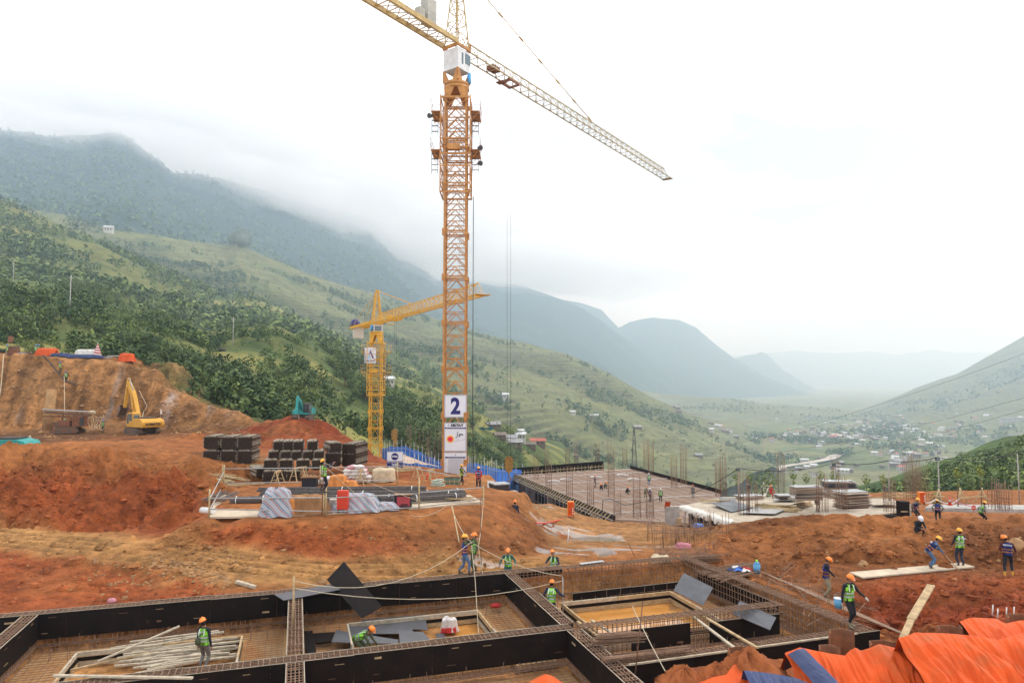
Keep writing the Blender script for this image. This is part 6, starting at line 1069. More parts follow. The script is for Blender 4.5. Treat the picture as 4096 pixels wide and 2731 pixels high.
for sx in(-1,1):
    for sy in(-1,1):
        for k in range(12): z0,z1=t_*k/12,t_*(k+1)/12; mb.bar((sx*w_(z0),sy*w_(z0),z0),(sx*w_(z1),sy*w_(z1),z1),.12)
for k in range(12):
    z0,z1=t_*k/12,t_*(k+1)/12
    for f in range(4): rt=Matrix.Rotation(f*PI/2,3,'Z'); mb.bar(rt@V((-w_(z0),-w_(z0),z0)),rt@V((w_(z1),-w_(z1),z1)),.07); mb.bar(rt@V((w_(z0),-w_(z0),z0)),rt@V((-w_(z1),-w_(z1),z1)),.07)
mb.build('tower_frame','pylon_grey',py_)
for z,l in((t_*.97,1.6),(t_*.62,2.6)): MB().bar((-l,0,z),(l,0,z),.14).build('crossarm','pylon_grey',py_)
# staked young trees and timber rails on the right terrace
LEAF={}
def leafball(name,n,R_,ls,mats,flat=1,seed=1,shape=None):
    rr=random.Random(seed); mb=MB()
    for k in range(n):
        while True:
            p=V((rr.uniform(-1,1),rr.uniform(-1,1),rr.uniform(-1,1)))
            if .15<p.length<1: break
        p=V((p.x*R_[0],p.y*R_[1],p.z*R_[2])) if shape is None else shape(rr,p)
        nn=(p-(V((0,0,.25)) if shape else V((0,0,-R_[2]*.3)))).normalized()+V((rr.gauss(0,.4),rr.gauss(0,.4),rr.gauss(0,.4)))
        a=nn.cross(V((rr.uniform(-1,1),rr.uniform(-1,1),rr.uniform(-1,1)))).normalized()*ls*rr.uniform(.6,1.3); b=nn.cross(a).normalized()*ls*rr.uniform(.3,.55); m=rr.randrange(len(mats))
        mb.add([p-a,p+b*.8,p+a,p-b*.8],[(0,1,2,3)],m)
    return mb.mesh(name,mats)
mat('leaf_mid',(.115,.165,.038),.7,.4,2); mat('leaf_dark',(.045,.085,.02),.75,.4,2); mat('leaf_light',(.20,.26,.06),.7,.4,2); mat('bark',(.16,.11,.07),.9,.4,4)
yl=leafball('crown',70,(.32,.3,.45),.14,['leaf_yellow','leaf_light'],seed=2); gl=leafball('crown',80,(.4,.35,.6),.15,['leaf_light','leaf_mid'],seed=3)
for i,(x,yb,yt,d,m,l) in enumerate([(3832,2010,1880,52,yl,'yellow-leaved sapling left of the pair before the bamboo knoll'),(3926,2012,1872,52,yl,'yellow-leaved sapling right of the pair before the bamboo knoll'),(3533,1990,1905,62,yl,'yellow-topped sapling right of the sheet stacks'),(3467,1985,1908,66,gl,'sapling behind the messy sheet stack'),(3284,1975,1892,76,gl,'sapling behind the left sheet stack'),(3226,1975,1903,76,gl,'short sapling left of the sheet stacks'),(3174,1975,1891,76,gl,'sapling beyond the pole heap'),(2945,1985,1893,74,gl,'sapling beyond the left of the pale deck'),(3336,1960,1895,74,gl,'sapling at the dark starter bars'),(3000,1985,1895,72,gl,'sapling beside the leafy bush'),(3745,2010,1985,54,gl,'low green sapling at the floodlight pole')]):
    b_=PD(x,yb,d); t_=PD(x,yt,d).z-b_.z; T=thing('sapling',l,'tree',b_,group='young trees planted along the terrace'); MB().tube((0,0,-.3),(.03,0,t_),.035,5,.015).build('trunk','bark',T); link('crown',m,T,(0,0,t_-.2)); 
    if i<2 or t_>2.2: link('crown',m,T,(.1,.05,t_*.55)).scale=(.5,.5,.4)
gb=leafball('crown',420,(1.5,1.2,1.6),.17,['leaf_mid','leaf_light'],seed=5); b_=PD(3050,1990,74); T=thing('bush','leafy green bush beyond the pale deck','bush',b_); MB().tube((0,0,-.5),(0,0,1.2),.06,5).build('stem','bark',T); link('crown',gb,T,(0,0,1.3)); link('crown',gb,T,(.9,.2,2.0)).scale=(.7,.7,.7)
for l,pts in (('tripod of poles staking the left yellow-leaved sapling',[((3850,2016),(3838,1950)),((3870,2010),(3842,1955)),((3835,2005),(3842,1950))]),('tripod of poles staking the right yellow-leaved sapling',[((3955,2018),(3925,1950)),((3900,2005),(3930,1950)),((3975,2008),(3928,1985))]),('tripod of poles round the floodlight pole',[((3740,2010),(3755,1955)),((3768,2015),(3756,1955)),((3742,1985),(3775,1985))])):
    o0=PD(pts[0][0][0],pts[0][0][1],52); T=thing('stake_tripod',l,'stakes',o0)
    for (x0,y0),(x1,y1) in pts: MB().tube(PD(x0,y0,52)-o0,PD(x1,y1,52.4)-o0,.04,6).build('stake','bamboo',T)
plank('long pole rail tied between the two sapling tripods',PD(3838,1992,51.8),PD(3948,1983,51.8),.08,.08,'bamboo','rail_pole','pole')
heap('loose lath frame of poles left of the black column form',PD(3575,2000,60),10,3.6,.8,.1,'bamboo','pole_heap','poles',1.1,r=.03,rz_s=.5,seed=21,tub=True)
rope('white ribbon sagging between the floodlight pole and the left tripod',[PD(3700,2010,52),PD(3745,1995,52),PD(3800,2012,52),PD(3838,1992,52)],.05,'plastic_white','barrier_ribbon','ribbon',sag=.12); rope('red and white barrier tape sloping down on the right terrace',[PD(3802,1998,50),PD(3890,2025,48)],.035,'sack_pink','barrier_tape','tape',sag=.05)
c=thing('traffic_cone','red and white striped cone post on the right terrace','cone',PD(3800,2020,50)); MB().tube((0,0,0),(0,0,.62),.12,10,.03).build('cone','red_paint',c); MB().tube((0,0,.25),(0,0,.4),.09,10,.068).build('band','plastic_white',c); MB().box((0,0,.02),(.3,.3,.04)).build('base','red_paint',c)
c=thing('hazard_sign','small round red sign with white bar on the right terrace','sign',PD(3895,2036,46)); MB().tube((0,0,.1),(0,-.02,.1),.16,14).build('disc','red_paint',c); MB().box((0,-.03,.1),(.22,.01,.05)).build('bar','plastic_white',c); MB().tube((0,.02,-.2),(0,.02,.1),.015,5).build('stake','rust',c)
pad('',[(3700,2030),(4300,2040),(4300,2020),(3720,2016)],-10.2,'concrete',.3,'road_slab')
for lab,x,y,d,rz,vs in (('worker in blue vest half hidden in a trench on the right terrace',3752,2066,49,R(150),'blue_vest'),('worker in lime vest mostly hidden right of the red disc sign',3930,2075,46,R(90),'lime_vest'),('worker seen head only behind the squatting man',3662,2060,46,R(20),'blue_vest')): person(lab,PD(x,y,d)+V((0,0,-.35)),rz,vest=vs,shirt='grey_cloth',lean=.5,pelvis=(0,.1,.8),helmet='helmet_yellow')
person('worker crouched in the trench beside the panel stack, orange helmet showing',hit(2060,2045)+V((0,.2,-1.15)),R(160),vest=None,shirt='navy_cloth',pants='navy_cloth')
# ---------------- machines ----------------
mat('machine_yellow',(.70,.36,.03),.5,.25,2,col2=(.55,.27,.04)); mat('machine_teal',(.03,.30,.275),.5,.25,2); mat('track',(.10,.075,.055),.85,.5,5,col2=(.17,.10,.06)); mat('bucket_steel',(.20,.13,.09),.7,.4,4)
def digger(label,loc,rz,mm,pose,flag=False,script=None,s=1.0):
    T=thing('excavator',label,'excavator',loc,rz); pv,knee,tip,st,bk=[V((p[0],0,p[1])) for p in pose]
    for sy in(-1,1):
        prof=[(-1.9,.15),(-1.6,0),(1.6,0),(1.9,.15),(2.0,.45),(1.8,.8),(1.5,.9),(-1.5,.9),(-1.8,.8),(-2.0,.45)]; t=MB().prism(prof,(0,sy*1.15-.3,0),(1,0,0),(0,0,1),(0,1,0),.6).build('track','track',T)
        for k in range(12): MB().box((-1.65+.3*k,sy*1.15,.005),(.12,.62,.05)).box((-1.65+.3*k,sy*1.15,.91),(.12,.62,.05)).build('shoe','track',t)
        for x in(-1.55,1.55): MB().tube((x,sy*1.15-.33,.45),(x,sy*1.15+.33,.45),.3,12).build('sprocket','dark_steel',t)
    MB().box((0,0,.55),(2.2,1.8,.45)).tube((0,0,.7),(0,0,1.0),.6,14).build('undercarriage','track',T)
    hs=[(-2.75,1.05),(1.5,1.0),(1.6,1.15),(1.5,1.75),(-.2,1.85),(-.5,2.15),(-2.2,2.15),(-2.8,1.95),(-2.95,1.5)]; h=MB().prism(hs,(0,-1.35,0),(1,0,0),(0,0,1),(0,1,0),2.7).build('house',mm,T)
    MB().prism([(-2.98,1.02),(-2.4,1.02),(-2.4,2.02),(-2.85,1.98),(-3.08,1.7),(-3.1,1.3)],(0,-1.4,0),(1,0,0),(0,0,1),(0,1,0),2.8).build('counterweight',mm,T); MB().box((-1.4,0,2.22),(1.6,1.9,.16)).build('engine_hood','dark_steel',T)
    for k in range(5): MB().box((-1.9,-1.36,1.35+.13*k),(.8,.03,.07)).build('grille','dark_steel',h)
    c=MB().prism([(-.25,1.1),(1.55,1.1),(1.6,1.9),(1.35,2.85),(.1,2.95),(-.25,2.8)],(0,.42,0),(1,0,0),(0,0,1),(0,1,0),.95).build('cab',mm if mm!='machine_teal' else 'dark_steel',T)
    for y in(.40,1.39): MB().prism([(.0,1.8),(.75,1.8),(.75,2.7),(.05,2.72)],(0,y-.01,0),(1,0,0),(0,0,1),(0,1,0),.02).build('window','glass',c); MB().prism([(.85,1.4),(1.42,1.4),(1.45,1.9),(1.25,2.7),(.85,2.7)],(0,y-.01,0),(1,0,0),(0,0,1),(0,1,0),.02).build('window','glass',c)
    MB().bar((1.66,.9,1.45),(1.42,.9,2.72),.75,.03,up=(0,1,0)).build('window','glass',c); MB().box((-.27,.9,2.3),(.02,.7,.6)).build('window','glass',c)
    def arm(a,b,w,h0,h1,name,m):
        d=(b-a).normalized(); n=V((-d.z,0,d.x)); k=len(a); v=[]
        for p,hh in((a,h0),(b,h1)):
            for y in(-w/2,w/2):
                for e in(-1,1): v.append(p+V((0,y,0))+n*e*hh/2)
        return v
    b=MB()
    for a_,b_,h0,h1 in((pv,knee,.45,.75),(knee,tip,.75,.38)): v=arm(a_,b_,.5,h0,h1,'',0); b.add(v,[(0,1,3,2),(4,6,7,5),(0,4,5,1),(2,3,7,6),(1,5,7,3),(0,2,6,4)])
    b.tube(knee+V((0,-.26,0)),knee+V((0,.26,0)),.36,12).build('boom',mm,T)
    v=arm(tip+(tip-st).normalized()*.5,st,.36,.42,.3,'',0); MB().add(v,[(0,1,3,2),(4,6,7,5),(0,4,5,1),(2,3,7,6),(1,5,7,3),(0,2,6,4)]).build('stick',mm,T)
    for y in(-.36,.36): MB().tube(V((1.35,y,1.2)),pv.lerp(knee,.85)+V((0,y,0)),.09,8).tube(V((1.35,y,1.2)).lerp(pv.lerp(knee,.85)+V((0,y,0)),.5),pv.lerp(knee,.85)+V((0,y,0)),.055,8,m=1).build('boom_cylinder',[mm,'galv'],T)
    MB().tube(knee+V((0,0,.5)),tip+(tip-st).normalized()*.5+V((0,0,.05)),.08,8).build('stick_cylinder','galv',T)
    d=(bk-st).normalized(); n=V((-d.z,0,d.x)); pts=[st,st+n*.55+d*.1,st+n*.7+d*.6,st+n*.3+d*1.15,bk,st+d*.55-n*.12]
    bb=MB()
    for y in(-.55,.52): bb.prism([(p.x,p.z) for p in pts],(0,y,0),(1,0,0),(0,0,1),(0,1,0),.04)
    for a_,b_ in zip(pts[1:],pts[2:5]): bb.add([a_+V((0,-.55,0)),b_+V((0,-.55,0)),b_+V((0,.55,0)),a_+V((0,.55,0))],[(0,1,2,3),(3,2,1,0)])
    bo=bb.build('bucket','bucket_steel',T)
    for y in(-.45,-.15,.15,.45): MB().box(bk+V((0,y,0))+d*.1,(.1,.1,.22)).build('tooth','dark_steel',bo)
    if flag: MB().tube((-2.3,-1.2,2.1),(-2.3,-1.2,3.4),.02,5).build('flagstaff','galv',T); MB().grid([[V((-2.3-.35*i/5,-1.2+.06*math.sin(i),3.35-.6*j/4-.12*i/5)) for j in range(5)] for i in range(6)]).build('flag','sack_white',T)
    if script: text(script,'lettering','black_ink' if mm=='machine_yellow' else 'sign_white',.42,T,(-3.12,0,1.42),rot=(PI/2,0,-PI/2),bold=.02); text(script,'lettering','black_ink' if mm=='machine_yellow' else 'sign_white',.36,T,(-2.1,-1.42,1.5),rot=(PI/2,0,0),bold=.02)
    return T
ye=PZ(580,1738,-6.9); ye=V((PD(570,1700,91).x,91,gz(PD(570,1700,91).x,91)+.02))
digger('yellow excavator with raised boom working at the foot of the cut',ye,R(142),'machine_yellow',[(1.0,1.7),(3.0,5.2),(4.6,6.9),(5.5,3.4),(6.6,2.2)],True,'KOMATSU')
te=PD(1212,1660,92.5); te=V((te.x,92.5,gz(te.x,92.5)-.05)); digger('teal excavator facing the camera on top of the red heap',te,R(-88),'machine_teal',[(1.0,1.7),(2.3,3.3),(3.5,3.7),(4.3,1.2),(4.5,-.1)]).scale=(.78,.78,.78)
tl=V((-46.6,62.0,0)); tl.z=PD(60,1760,62).z-2.05; digger('teal excavator cut by the left picture edge, only its rear showing',tl,R(192),'machine_teal',[(1.0,1.7),(3.2,4.2),(5.4,4.0),(5.8,1.2),(5.4,.2)],False,'KOBELCO')
# tracked drill rig
dg=PD(290,1745,95); dg.z=gz(dg.x,95); T=thing('drill_rig','rusty red tracked drill rig with long drill beams at the cut foot','drill rig',dg,R(4))
for sy in(-1,1):
    t=MB().prism([(-1.6,.1),(1.6,.1),(1.9,.4),(1.6,.72),(-1.6,.72),(-1.9,.4)],(-.6,sy*.9-.2,0),(1,0,0),(0,0,1),(0,1,0),.42).build('track','track',T)
    for x in(-1.3,0,1.3): MB().tube((x-.6,sy*.9-.25,.4),(x-.6,sy*.9+.27,.4),.26,10).build('wheel','rust_red',t)
MB().box((-.6,0,.85),(2.8,1.4,.3)).build('chassis','rust',T); MB().box((1.0,0,1.75),(1.5,1.5,1.5)).build('engine_box','rust_red',T); MB().box((1.55,-.77,1.7),(.6,.04,1.1)).build('engine_grille','dark_steel',T); MB().box((-.9,0,1.45),(1.5,1.2,.8)).build('tank','rust_red',T); MB().box((-2.1,0,1.3),(.8,.9,.6)).build('valve_block','rust',T)
MB().bar((-3.6,-.4,3.0),(2.6,-.4,2.5),.22,.3).build('drill_beam','rust',T); MB().tube((-3.9,-.45,3.35),(3.0,-.45,2.95),.1,8).build('drill_rod','galv',T); MB().tube((2.4,-.45,2.98),(3.1,-.45,2.94),.22,9).build('drill_head','bulk_bag',T); MB().bar((-1.5,0,1.2),(-1.2,-.3,2.9),.18,.25).build('support_arm','rust_red',T); MB().bar((-3.9,-.3,2.4),(1.0,-.3,2.3),.14,.2).build('guide_rail','rust_red',T)
for k in range(5): MB().path([(2.7+.33*k+.55*math.cos(a)*(.6+.12*math.sin(3*k)),-.7+.12*k+.2*math.sin(a*2+k),1.5+(.9+.15*math.sin(k*2))*math.sin(a+.1*k)) for a in np.linspace(0,2*PI-.3*k,17)],.035).build('hose','bulk_bag',T)
o=MB().prism([(-.95,0),(.5,0),(.95,8.2),(-.75,8.4)],(0,0,0),(1,0,0),(0,0,1),(0,1,0),1.1).build('shotcrete_pier','concrete_tan',None,PD(738/2.297*1,1300+988/2.297,96.5)) if False else None
mat('concrete_tan',(.42,.24,.10),.9,.35,1.5,bump=.04,bscale=6)
p=PD(187,1732,97.5); T=thing('soil_pier','tan cut earth pier standing against the cliff','pier',p); MB().tube((0,0,-.3),(.25,.3,6.2),.72,10,.62).build('shaft','concrete_tan',T)
# people and gear along the cut
person('worker in lime vest and blue helmet beside the drill rig hoses',PD(410,1729,95.5),R(165),helmet='helmet_blue',shirt='grey_cloth',pants='camo'); person('worker in lime vest and blue helmet behind the drill rig',PD(258,1712,97.6),R(150),helmet='helmet_blue',shirt='grey_cloth',pants='camo')
def cl_(x,y,d0=98): return hit(x,y,d0,130)
q=cl_(238,1508); person('upper worker on the cliff face holding the pipes',q,R(150),helmet='helmet_blue',pants='camo',shirt='camo',hands=((-.4,-.3,1.1),(.4,-.3,1.1))); q2=cl_(262,1545); person('lower worker on the cliff face with a hanging rope',q2,R(170),helmet='helmet_blue',pants='camo',shirt='camo',hands=((-.3,-.4,1.1),(.3,-.4,1.1)))
for k,dy in enumerate((0,4,9)):
    pts=[cl_(x,y+dy)+V((0,-.35,.2)) for x,y in((178,1432),(205,1468),(235,1500),(265,1530),(308,1552))]; rope(['upper','middle','lower'][k]+' black pipe running down the cliff past the workers',pts,.09,'dark_steel','pipe','pipe')
rope('pale hose hanging down the cliff at the left edge',[cl_(20,1430)+V((0,-.3,.2)),cl_(15,1500)+V((0,-.3,.2)),cl_(10,1570)+V((0,-.4,.2)),cl_(-6,1640)+V((0,-.4,.2))],.07,'bulk_bag','hose','hose'); rope('rope hanging from the lower cliff worker to the drill rig',[q2+V((0,-.4,.9)),PD(258,1660,96)],.04,'bulk_bag'); rope('pale hose lying on the ridge right of the yellow excavator',[hit(555,1600,94)+V((0,0,.1)),hit(588,1632,94)+V((0,0,.1)),hit(575,1650,93)+V((0,0,.1)),hit(565,1690,92)+V((0,0,.1))],.06,'bulk_bag','hose','hose'); rope('loose pale hose on the ground behind the teal excavator rear',[hit(60,1775,66)+V((0,0,.08)),hit(90,1755,66)+V((0,0,.08)),hit(122,1745,66)+V((0,0,.08)),hit(118,1758,66)+V((0,0,.08))],.06,'bulk_bag','hose','hose')
TZ=lambda x,y,d:V((PD(x,y,d).x,d,gz(PD(x,y,d).x,d)))
for lab,x,d,rz in (('worker in lime vest and blue helmet at the far left cliff top',27,106,R(-60)),('left one of two workers side by side on the cliff top',142,106.5,R(160)),('right one of two workers side by side on the cliff top',153,107,R(150))): person(lab,TZ(x,1420,d),rz,helmet='helmet_blue',pants='khaki',shirt='grey_cloth',hands=((-.2,-.4,1.05),(.2,-.4,1.05)))
drape('orange tarpaulin heap on the cliff top behind the worker pair',TZ(190,1430,106.5),1.3,.7,1.15,'orange_tarp',seed=31,fold=.12); drape('orange tarpaulin over crates at the right end of the cliff top',TZ(508,1440,106.6),1.05,.7,1.25,'orange_tarp',seed=32,fold=.12); drape('dark blue tarpaulin spread along the cliff top left part',TZ(245,1430,106),1.6,.6,.5,'blue_tarp',seed=33,fold=.15); drape('long blue tarpaulin spread along the cliff top middle',TZ(335,1436,105.8),2.4,.6,.5,'blue_tarp',seed=34,fold=.16); drape('white sheet heap behind the blue tarpaulin on the cliff top',TZ(350,1425,108),1.6,.8,1.1,'cloth_white',seed=35,fold=.12)
p=TZ(388,1440,107); T=thing('parasol','folded red and white striped parasol standing on the cliff top','parasol',p)
for k in range(10):
    z0=.3+k*.2; r0=.66*(1-k/10)+.02; r1=.66*(1-(k+1)/10)+.02; MB().tube((0,0,z0),(.03,0,z0+.2),r0,10,r1,cap=False).build('stripe','sack_white' if k%2 else 'red_cloth',T)
MB().tube((0,0,0),(.06,0,2.5),.04,6).build('pole','galv',T)
p=TZ(52,1425,107); T=thing('generator','red stacked machine boxes at the far left of the cliff top','machine',p); MB().box((0,0,.45),(1.5,1.0,.9)).build('case','rust_red',T); MB().box((0,0,1.15),(1.4,.9,.45)).build('upper_case','rust',T); MB().tube((-.6,0,1.8),(-.6,0,3.0),.1,8).build('exhaust','rust',T); MB().box((-.5,0,2.5),(.5,.5,.9)).build('tank','rust_red',T)
for k,(x,l,m) in enumerate(((105,'low grey gear pile left of the worker pair','galv'),(440,'grey box and rails right of the parasol','concrete'),(300,'grey sheets beside the long blue tarpaulin','galv'))):
    T=thing('gear_pile',l,'gear',TZ(x,1430,107)); rr=random.Random(k)
    for j in range(9): MB().box((rr.uniform(-1.6,1.6),rr.uniform(-.6,.6),.12+.12*rr.random()*3),(rr.uniform(.8,2.4),.25,.18),rr.uniform(-.3,.3)).build('beam',m if j%2 else 'rust',T)
# ---------------- vegetation and houses ----------------
def tree_mesh(seed,kind):
    rr=random.Random(seed)
    def bam(r,p):      # bamboo clump: arching plumes
        k=r.randrange(13); a=k*2.4; t=r.random()**.7; L_=.55+.45*((k*7)%5)/4; x=math.cos(a)*(.08+.42*t*t)*(.7+.6*((k*3)%4)/3); y=math.sin(a)*(.08+.42*t*t)*(.7+.6*((k*3)%4)/3); z=t*L_*(1-.18*t)
        w=.05+.11*math.sin(PI*min(1,t*1.05)); return V((x+r.gauss(0,w*.55),y+r.gauss(0,w*.55),max(.02,z+r.gauss(0,w*.5))))
    def rnd_(r,p):     # broad tree: several lobes
        k=r.randrange(9); a=k*2.4; c=V((math.cos(a)*.3*(.4+.6*(k%3)/2),math.sin(a)*.3*(.4+.6*(k%3)/2),.45+.38*((k*5)%9)/8)); q=p*.22; q=q.normalized()*.22*(.55+.45*r.random()); return c+V((q.x,q.y,q.z*.8))
    def shr(r,p): k=r.randrange(6); a=k*2.1; c=V((math.cos(a)*.3,math.sin(a)*.3,.2+.2*(k%3)/2)); q=p.normalized()*.26*(.5+.5*r.random()); return c+q
    f={'bam':bam,'tree':rnd_,'shrub':shr}[kind]; mats={'bam':['leaf_dark','leaf_mid','leaf_mid','leaf_light'],'tree':['leaf_dark','leaf_dark','leaf_mid'],'shrub':['leaf_mid','leaf_light','leaf_dark']}[kind]
    return leafball('crown',{'bam':760,'tree':620,'shrub':260}[kind],(1,1,1),{'bam':.042,'tree':.05,'shrub':.07}[kind],mats,seed=seed,shape=f)
def trunk_mesh(kind,seed):
    mb=MB(); rr=random.Random(seed)
    if kind=='tree': mb.tube((0,0,-.06),(.02,0,.35),.028,6,.02); [mb.tube((.02,0,.3),(math.cos(a)*.22,math.sin(a)*.22,.6),.016,5,.006) for a in(0,2.1,4.2)]
    else: [mb.tube((math.cos(a)*.05,math.sin(a)*.05,-.06),(math.cos(a)*.14,math.sin(a)*.14,.36*rr.uniform(.8,1.1)),.008,4,.004) for a in(0,1.2,2.4,3.6,4.8)]
    return mb.mesh('trunk','bark')
VAR={k:[(tree_mesh(10*i+j,k),trunk_mesh(k,j)) for j in range(4)] for i,k in enumerate(('bam','tree','shrub'))}
def plant(kind,p,h,label,group,rr,jx=0):
    if label is None: label=('bamboo clump ' if kind=='bam' else 'dark broad-leaved tree ')+('on the slope above the red cut' if jx<.42 else 'on the slope behind the yellow crane' if jx<.7 else 'on the slope right of the tall mast')
    cm,tm=rr.choice(VAR[kind]); T=thing({'bam':'bamboo_clump','tree':'tree','shrub':'shrub'}[kind],label,{'bam':'bamboo','tree':'tree','shrub':'shrub'}[kind],p,rr.uniform(0,6.28),group); s=h*rr.uniform(.85,1.15); w=s*rr.uniform(.85,1.25); T.scale=(w,w,s); link('trunk',tm,T); link('crown',cm,T); return T
rr=random.Random(77)
def pick(H,n,fmin,seed,t0=0,t1=1,dens=None,x0=0,x1=1):
    v,ny,f=H; rg=np.random.RandomState(seed); out=[]; g=0
    while len(out)<n and g<n*60:
        g+=1; i=int((t0+(t1-t0)*rg.rand())*(ny-1)); j=int((x0+(x1-x0)*rg.rand())*(v.shape[1]-1))
        if f[i,j]+.25*rg.rand()>=fmin: out.append((V(v[i,j]),j/(v.shape[1]-1)))
    return out
def pickc(H,n,fmin,seed,t0=0,t1=1,per=14,sp=9):      # in groves
    v,ny,f=H; rg=np.random.RandomState(seed); out=[]
    for c,_ in pick(H,max(1,n//per),fmin,seed,t0,t1):
        k=((v[:ny]-np.array(c))**2).sum(-1).argmin(); i,j=divmod(k,v.shape[1]); el=rg.uniform(.4,2.2)
        for _ in range(int(per*rg.uniform(.4,1.6))):
            a=int(np.clip(i+rg.normal()*sp*.5/el,0,ny-1)); b=int(np.clip(j+rg.normal()*sp*el,0,v.shape[1]-1)); out.append((V(v[a,b]),b/(v.shape[1]-1)))
    return out[:n]
# near hillside: 230 individual plants, then the bamboo knoll 70, the rest as ground-covering stuff
for p,jx in pickc(ha,165,.6,1,.04,.98,7,8): plant('bam' if rr.random()<.62 else 'tree',p-V((0,0,.3)),rr.uniform(4.5,8.5)*(1 if p.y<240 else 1.15),None,'plants on the near hillside',rr,jx)
for p,jx in pick(ha,70,.0,2,.0,.35): plant('shrub',p-V((0,0,.2)),rr.uniform(2.0,3.6),'leafy shrub on the lower near hillside','plants on the near hillside',rr)
for p,jx in pick(hj,75,.0,3,.05,1): plant('bam',p-V((0,0,.3)),rr.uniform(3.6,5.6),'bamboo clump on the right knoll','bamboo on the right knoll',rr)
def foliage_stuff(name,label,pts,hs,nl,ls,mats,seed,col=.35,tall=1.0):
    """many leaf faces, several lobes per plant, one mesh"""
    rg=np.random.RandomState(seed); P=np.array([tuple(p) for p in pts]); n=len(P); H=np.array(hs)
    off=rg.normal(size=(n,nl,3)); off/=np.linalg.norm(off,axis=2,keepdims=True)+1e-6; off*=(rg.rand(n,nl,1)**.33)
    off*=np.array([col,col,.5*tall])*H[:,None,None]; off[:,:,2]+=.5*H[:,None]*tall; off[:,:,:2]*=(1.15-.5*(off[:,:,2:3]/(H[:,None,None]*tall)))
    c=P[:,None,:]+off; nn_=off-np.array([0,0,.35])*H[:,None,None]*tall; nn_/=np.linalg.norm(nn_,axis=2,keepdims=True)+1e-6; nn_=nn_+.45*rg.normal(size=c.shape); a=np.cross(nn_,rg.normal(size=c.shape)); a/=np.linalg.norm(a,axis=2,keepdims=True)+1e-6; b=np.cross(nn_,a); b/=np.linalg.norm(b,axis=2,keepdims=True)+1e-6
    s=(ls*H[:,None,None])*(.6+.8*rg.rand(n,nl,1)); q=np.stack([c-a*s,c+b*s*.6,c+a*s,c-b*s*.6],2).reshape(-1,3); N=n*nl; me=npmesh(name,q,np.arange(4*N).reshape(N,4),mats,smooth=False); me.polygons.foreach_set('material_index',np.repeat(rg.randint(0,len(mats),n),nl)*(rg.rand(N)<.8)); o=link(name,me); o['kind']='stuff'; return o
def stuff_on(H,n,fmin,seed,hr,nl,ls,name,mats,t0=0,t1=1,col=.4,tall=1.0,per=0,sp=9):
    ps=pickc(H,n,fmin,seed,t0,t1,per,sp) if per else pick(H,n,fmin,seed,t0,t1); g=np.random.RandomState(seed+5); jit=lambda p:(p.x+g.normal()*1.5,p.y+g.normal()*1.5,p.z-.3); foliage_stuff(name,'',[jit(p) for p,_ in ps],[g.uniform(*hr) for _ in ps],nl,ls,mats,seed,col,tall)
LM=['leaf_mid','leaf_dark','leaf_light']
stuff_on(ha,1200,.6,11,(1.5,4.5),60,.09,'undergrowth',LM,0,1,per=22,sp=7); stuff_on(ha,1500,.2,22,(2.0,5.2),52,.095,'undergrowth',['leaf_dark','leaf_mid','leaf_dark'],.0,.5,per=26,sp=8); stuff_on(ha,2600,.0,12,(.4,1.5),20,.15,'undergrowth',LM,0,1,.8,.55)
stuff_on(hj,900,.0,13,(2.2,4.4),60,.085,'bamboo_cover',['leaf_mid','leaf_dark','leaf_light'],0,1); stuff_on(hb,3200,.35,14,(6,13),24,.14,'woodland',LM,0,1,per=60,sp=11); stuff_on(hc,2600,.5,15,(6,13),18,.16,'woodland',['leaf_dark','leaf_mid'],0,1,per=45,sp=8); stuff_on(hc,1500,.0,18,(2,5),10,.22,'scrub',['leaf_dark','leaf_mid'],0,1); stuff_on(hk,900,.3,19,(8,15),12,.2,'woodland',['leaf_dark','leaf_mid'],0,1,per=30,sp=6); stuff_on(hi,1800,.4,16,(8,15),14,.2,'woodland',['leaf_dark','leaf_mid'],0,.8,per=40,sp=7); stuff_on(hd,5000,.0,17,(10,22),7,.3,'woodland',['leaf_dark','leaf_mid'],.0,1.0,.5)
# valley copses
X,Y,Zv=VAL; g=np.random.RandomState(5); pts=[]; 
for cx,cy,n in ((1322,1000*1.19,60),):
    pass
def vz(px,py): return PZ(px,py,-131)
cps=[(3080,1850,26,26),(3110,1835,20,20),(3040,1862,16,16),(3360,1815,14,30),(3200,1760,40,60),(3300,1765,36,60),(3560,1790,60,70),(3450,1730,70,80),(3700,1760,60,70),(2990,1770,22,40),(3640,1700,70,90),(2860,1800,16,20),(3020,1745,30,40)]
for px,py,r,n in cps:
    c=vz(px,py)
    for k in range(n): pts.append((c.x+g.normal()*r*.7,c.y+g.normal()*r*.9,-133))
foliage_stuff('copse','',pts,[g.uniform(8,16) for _ in pts],20,.17,['leaf_dark','leaf_mid'],21,.5)
# houses
mat('wall_pale',(.5,.46,.4),.9,.25,.3); mat('wall_wood',(.16,.11,.08),.9,.3,.3); mat('roof_grey',(.34,.33,.32),.8,.3,.3); mat('roof_pale',(.62,.62,.62),.6,.2,.3); mat('roof_red',(.46,.13,.09),.8,.2,.3); mat('roof_brown',(.22,.17,.13),.9,.3,.3); mat('win_dark',(.03,.03,.035),.4,.1,1)
def house_mesh(l,w,h,rf,wall,roof):
    mb=MB(); mb.box((0,0,h/2-1),(l,w,h+2)); e=.5; mb.prism([(-w/2-e,h-.15),(0,h+rf),(w/2+e,h-.15),(0,h+rf-.25)],(-l/2-e,0,0),(0,1,0),(0,0,1),(1,0,0),l+2*e,1); mb.prism([(-w/2,h),(w/2,h),(0,h+rf-.2)],(-l/2+.05,0,0),(0,1,0),(0,0,1),(1,0,0),l-.1)
    for x in(-l*.3,0,l*.3): mb.box((x,-w/2-.02,h*.5),(l*.12,.06,h*.4),m=2)
    return mb.mesh('house',[wall,roof,'win_dark'])
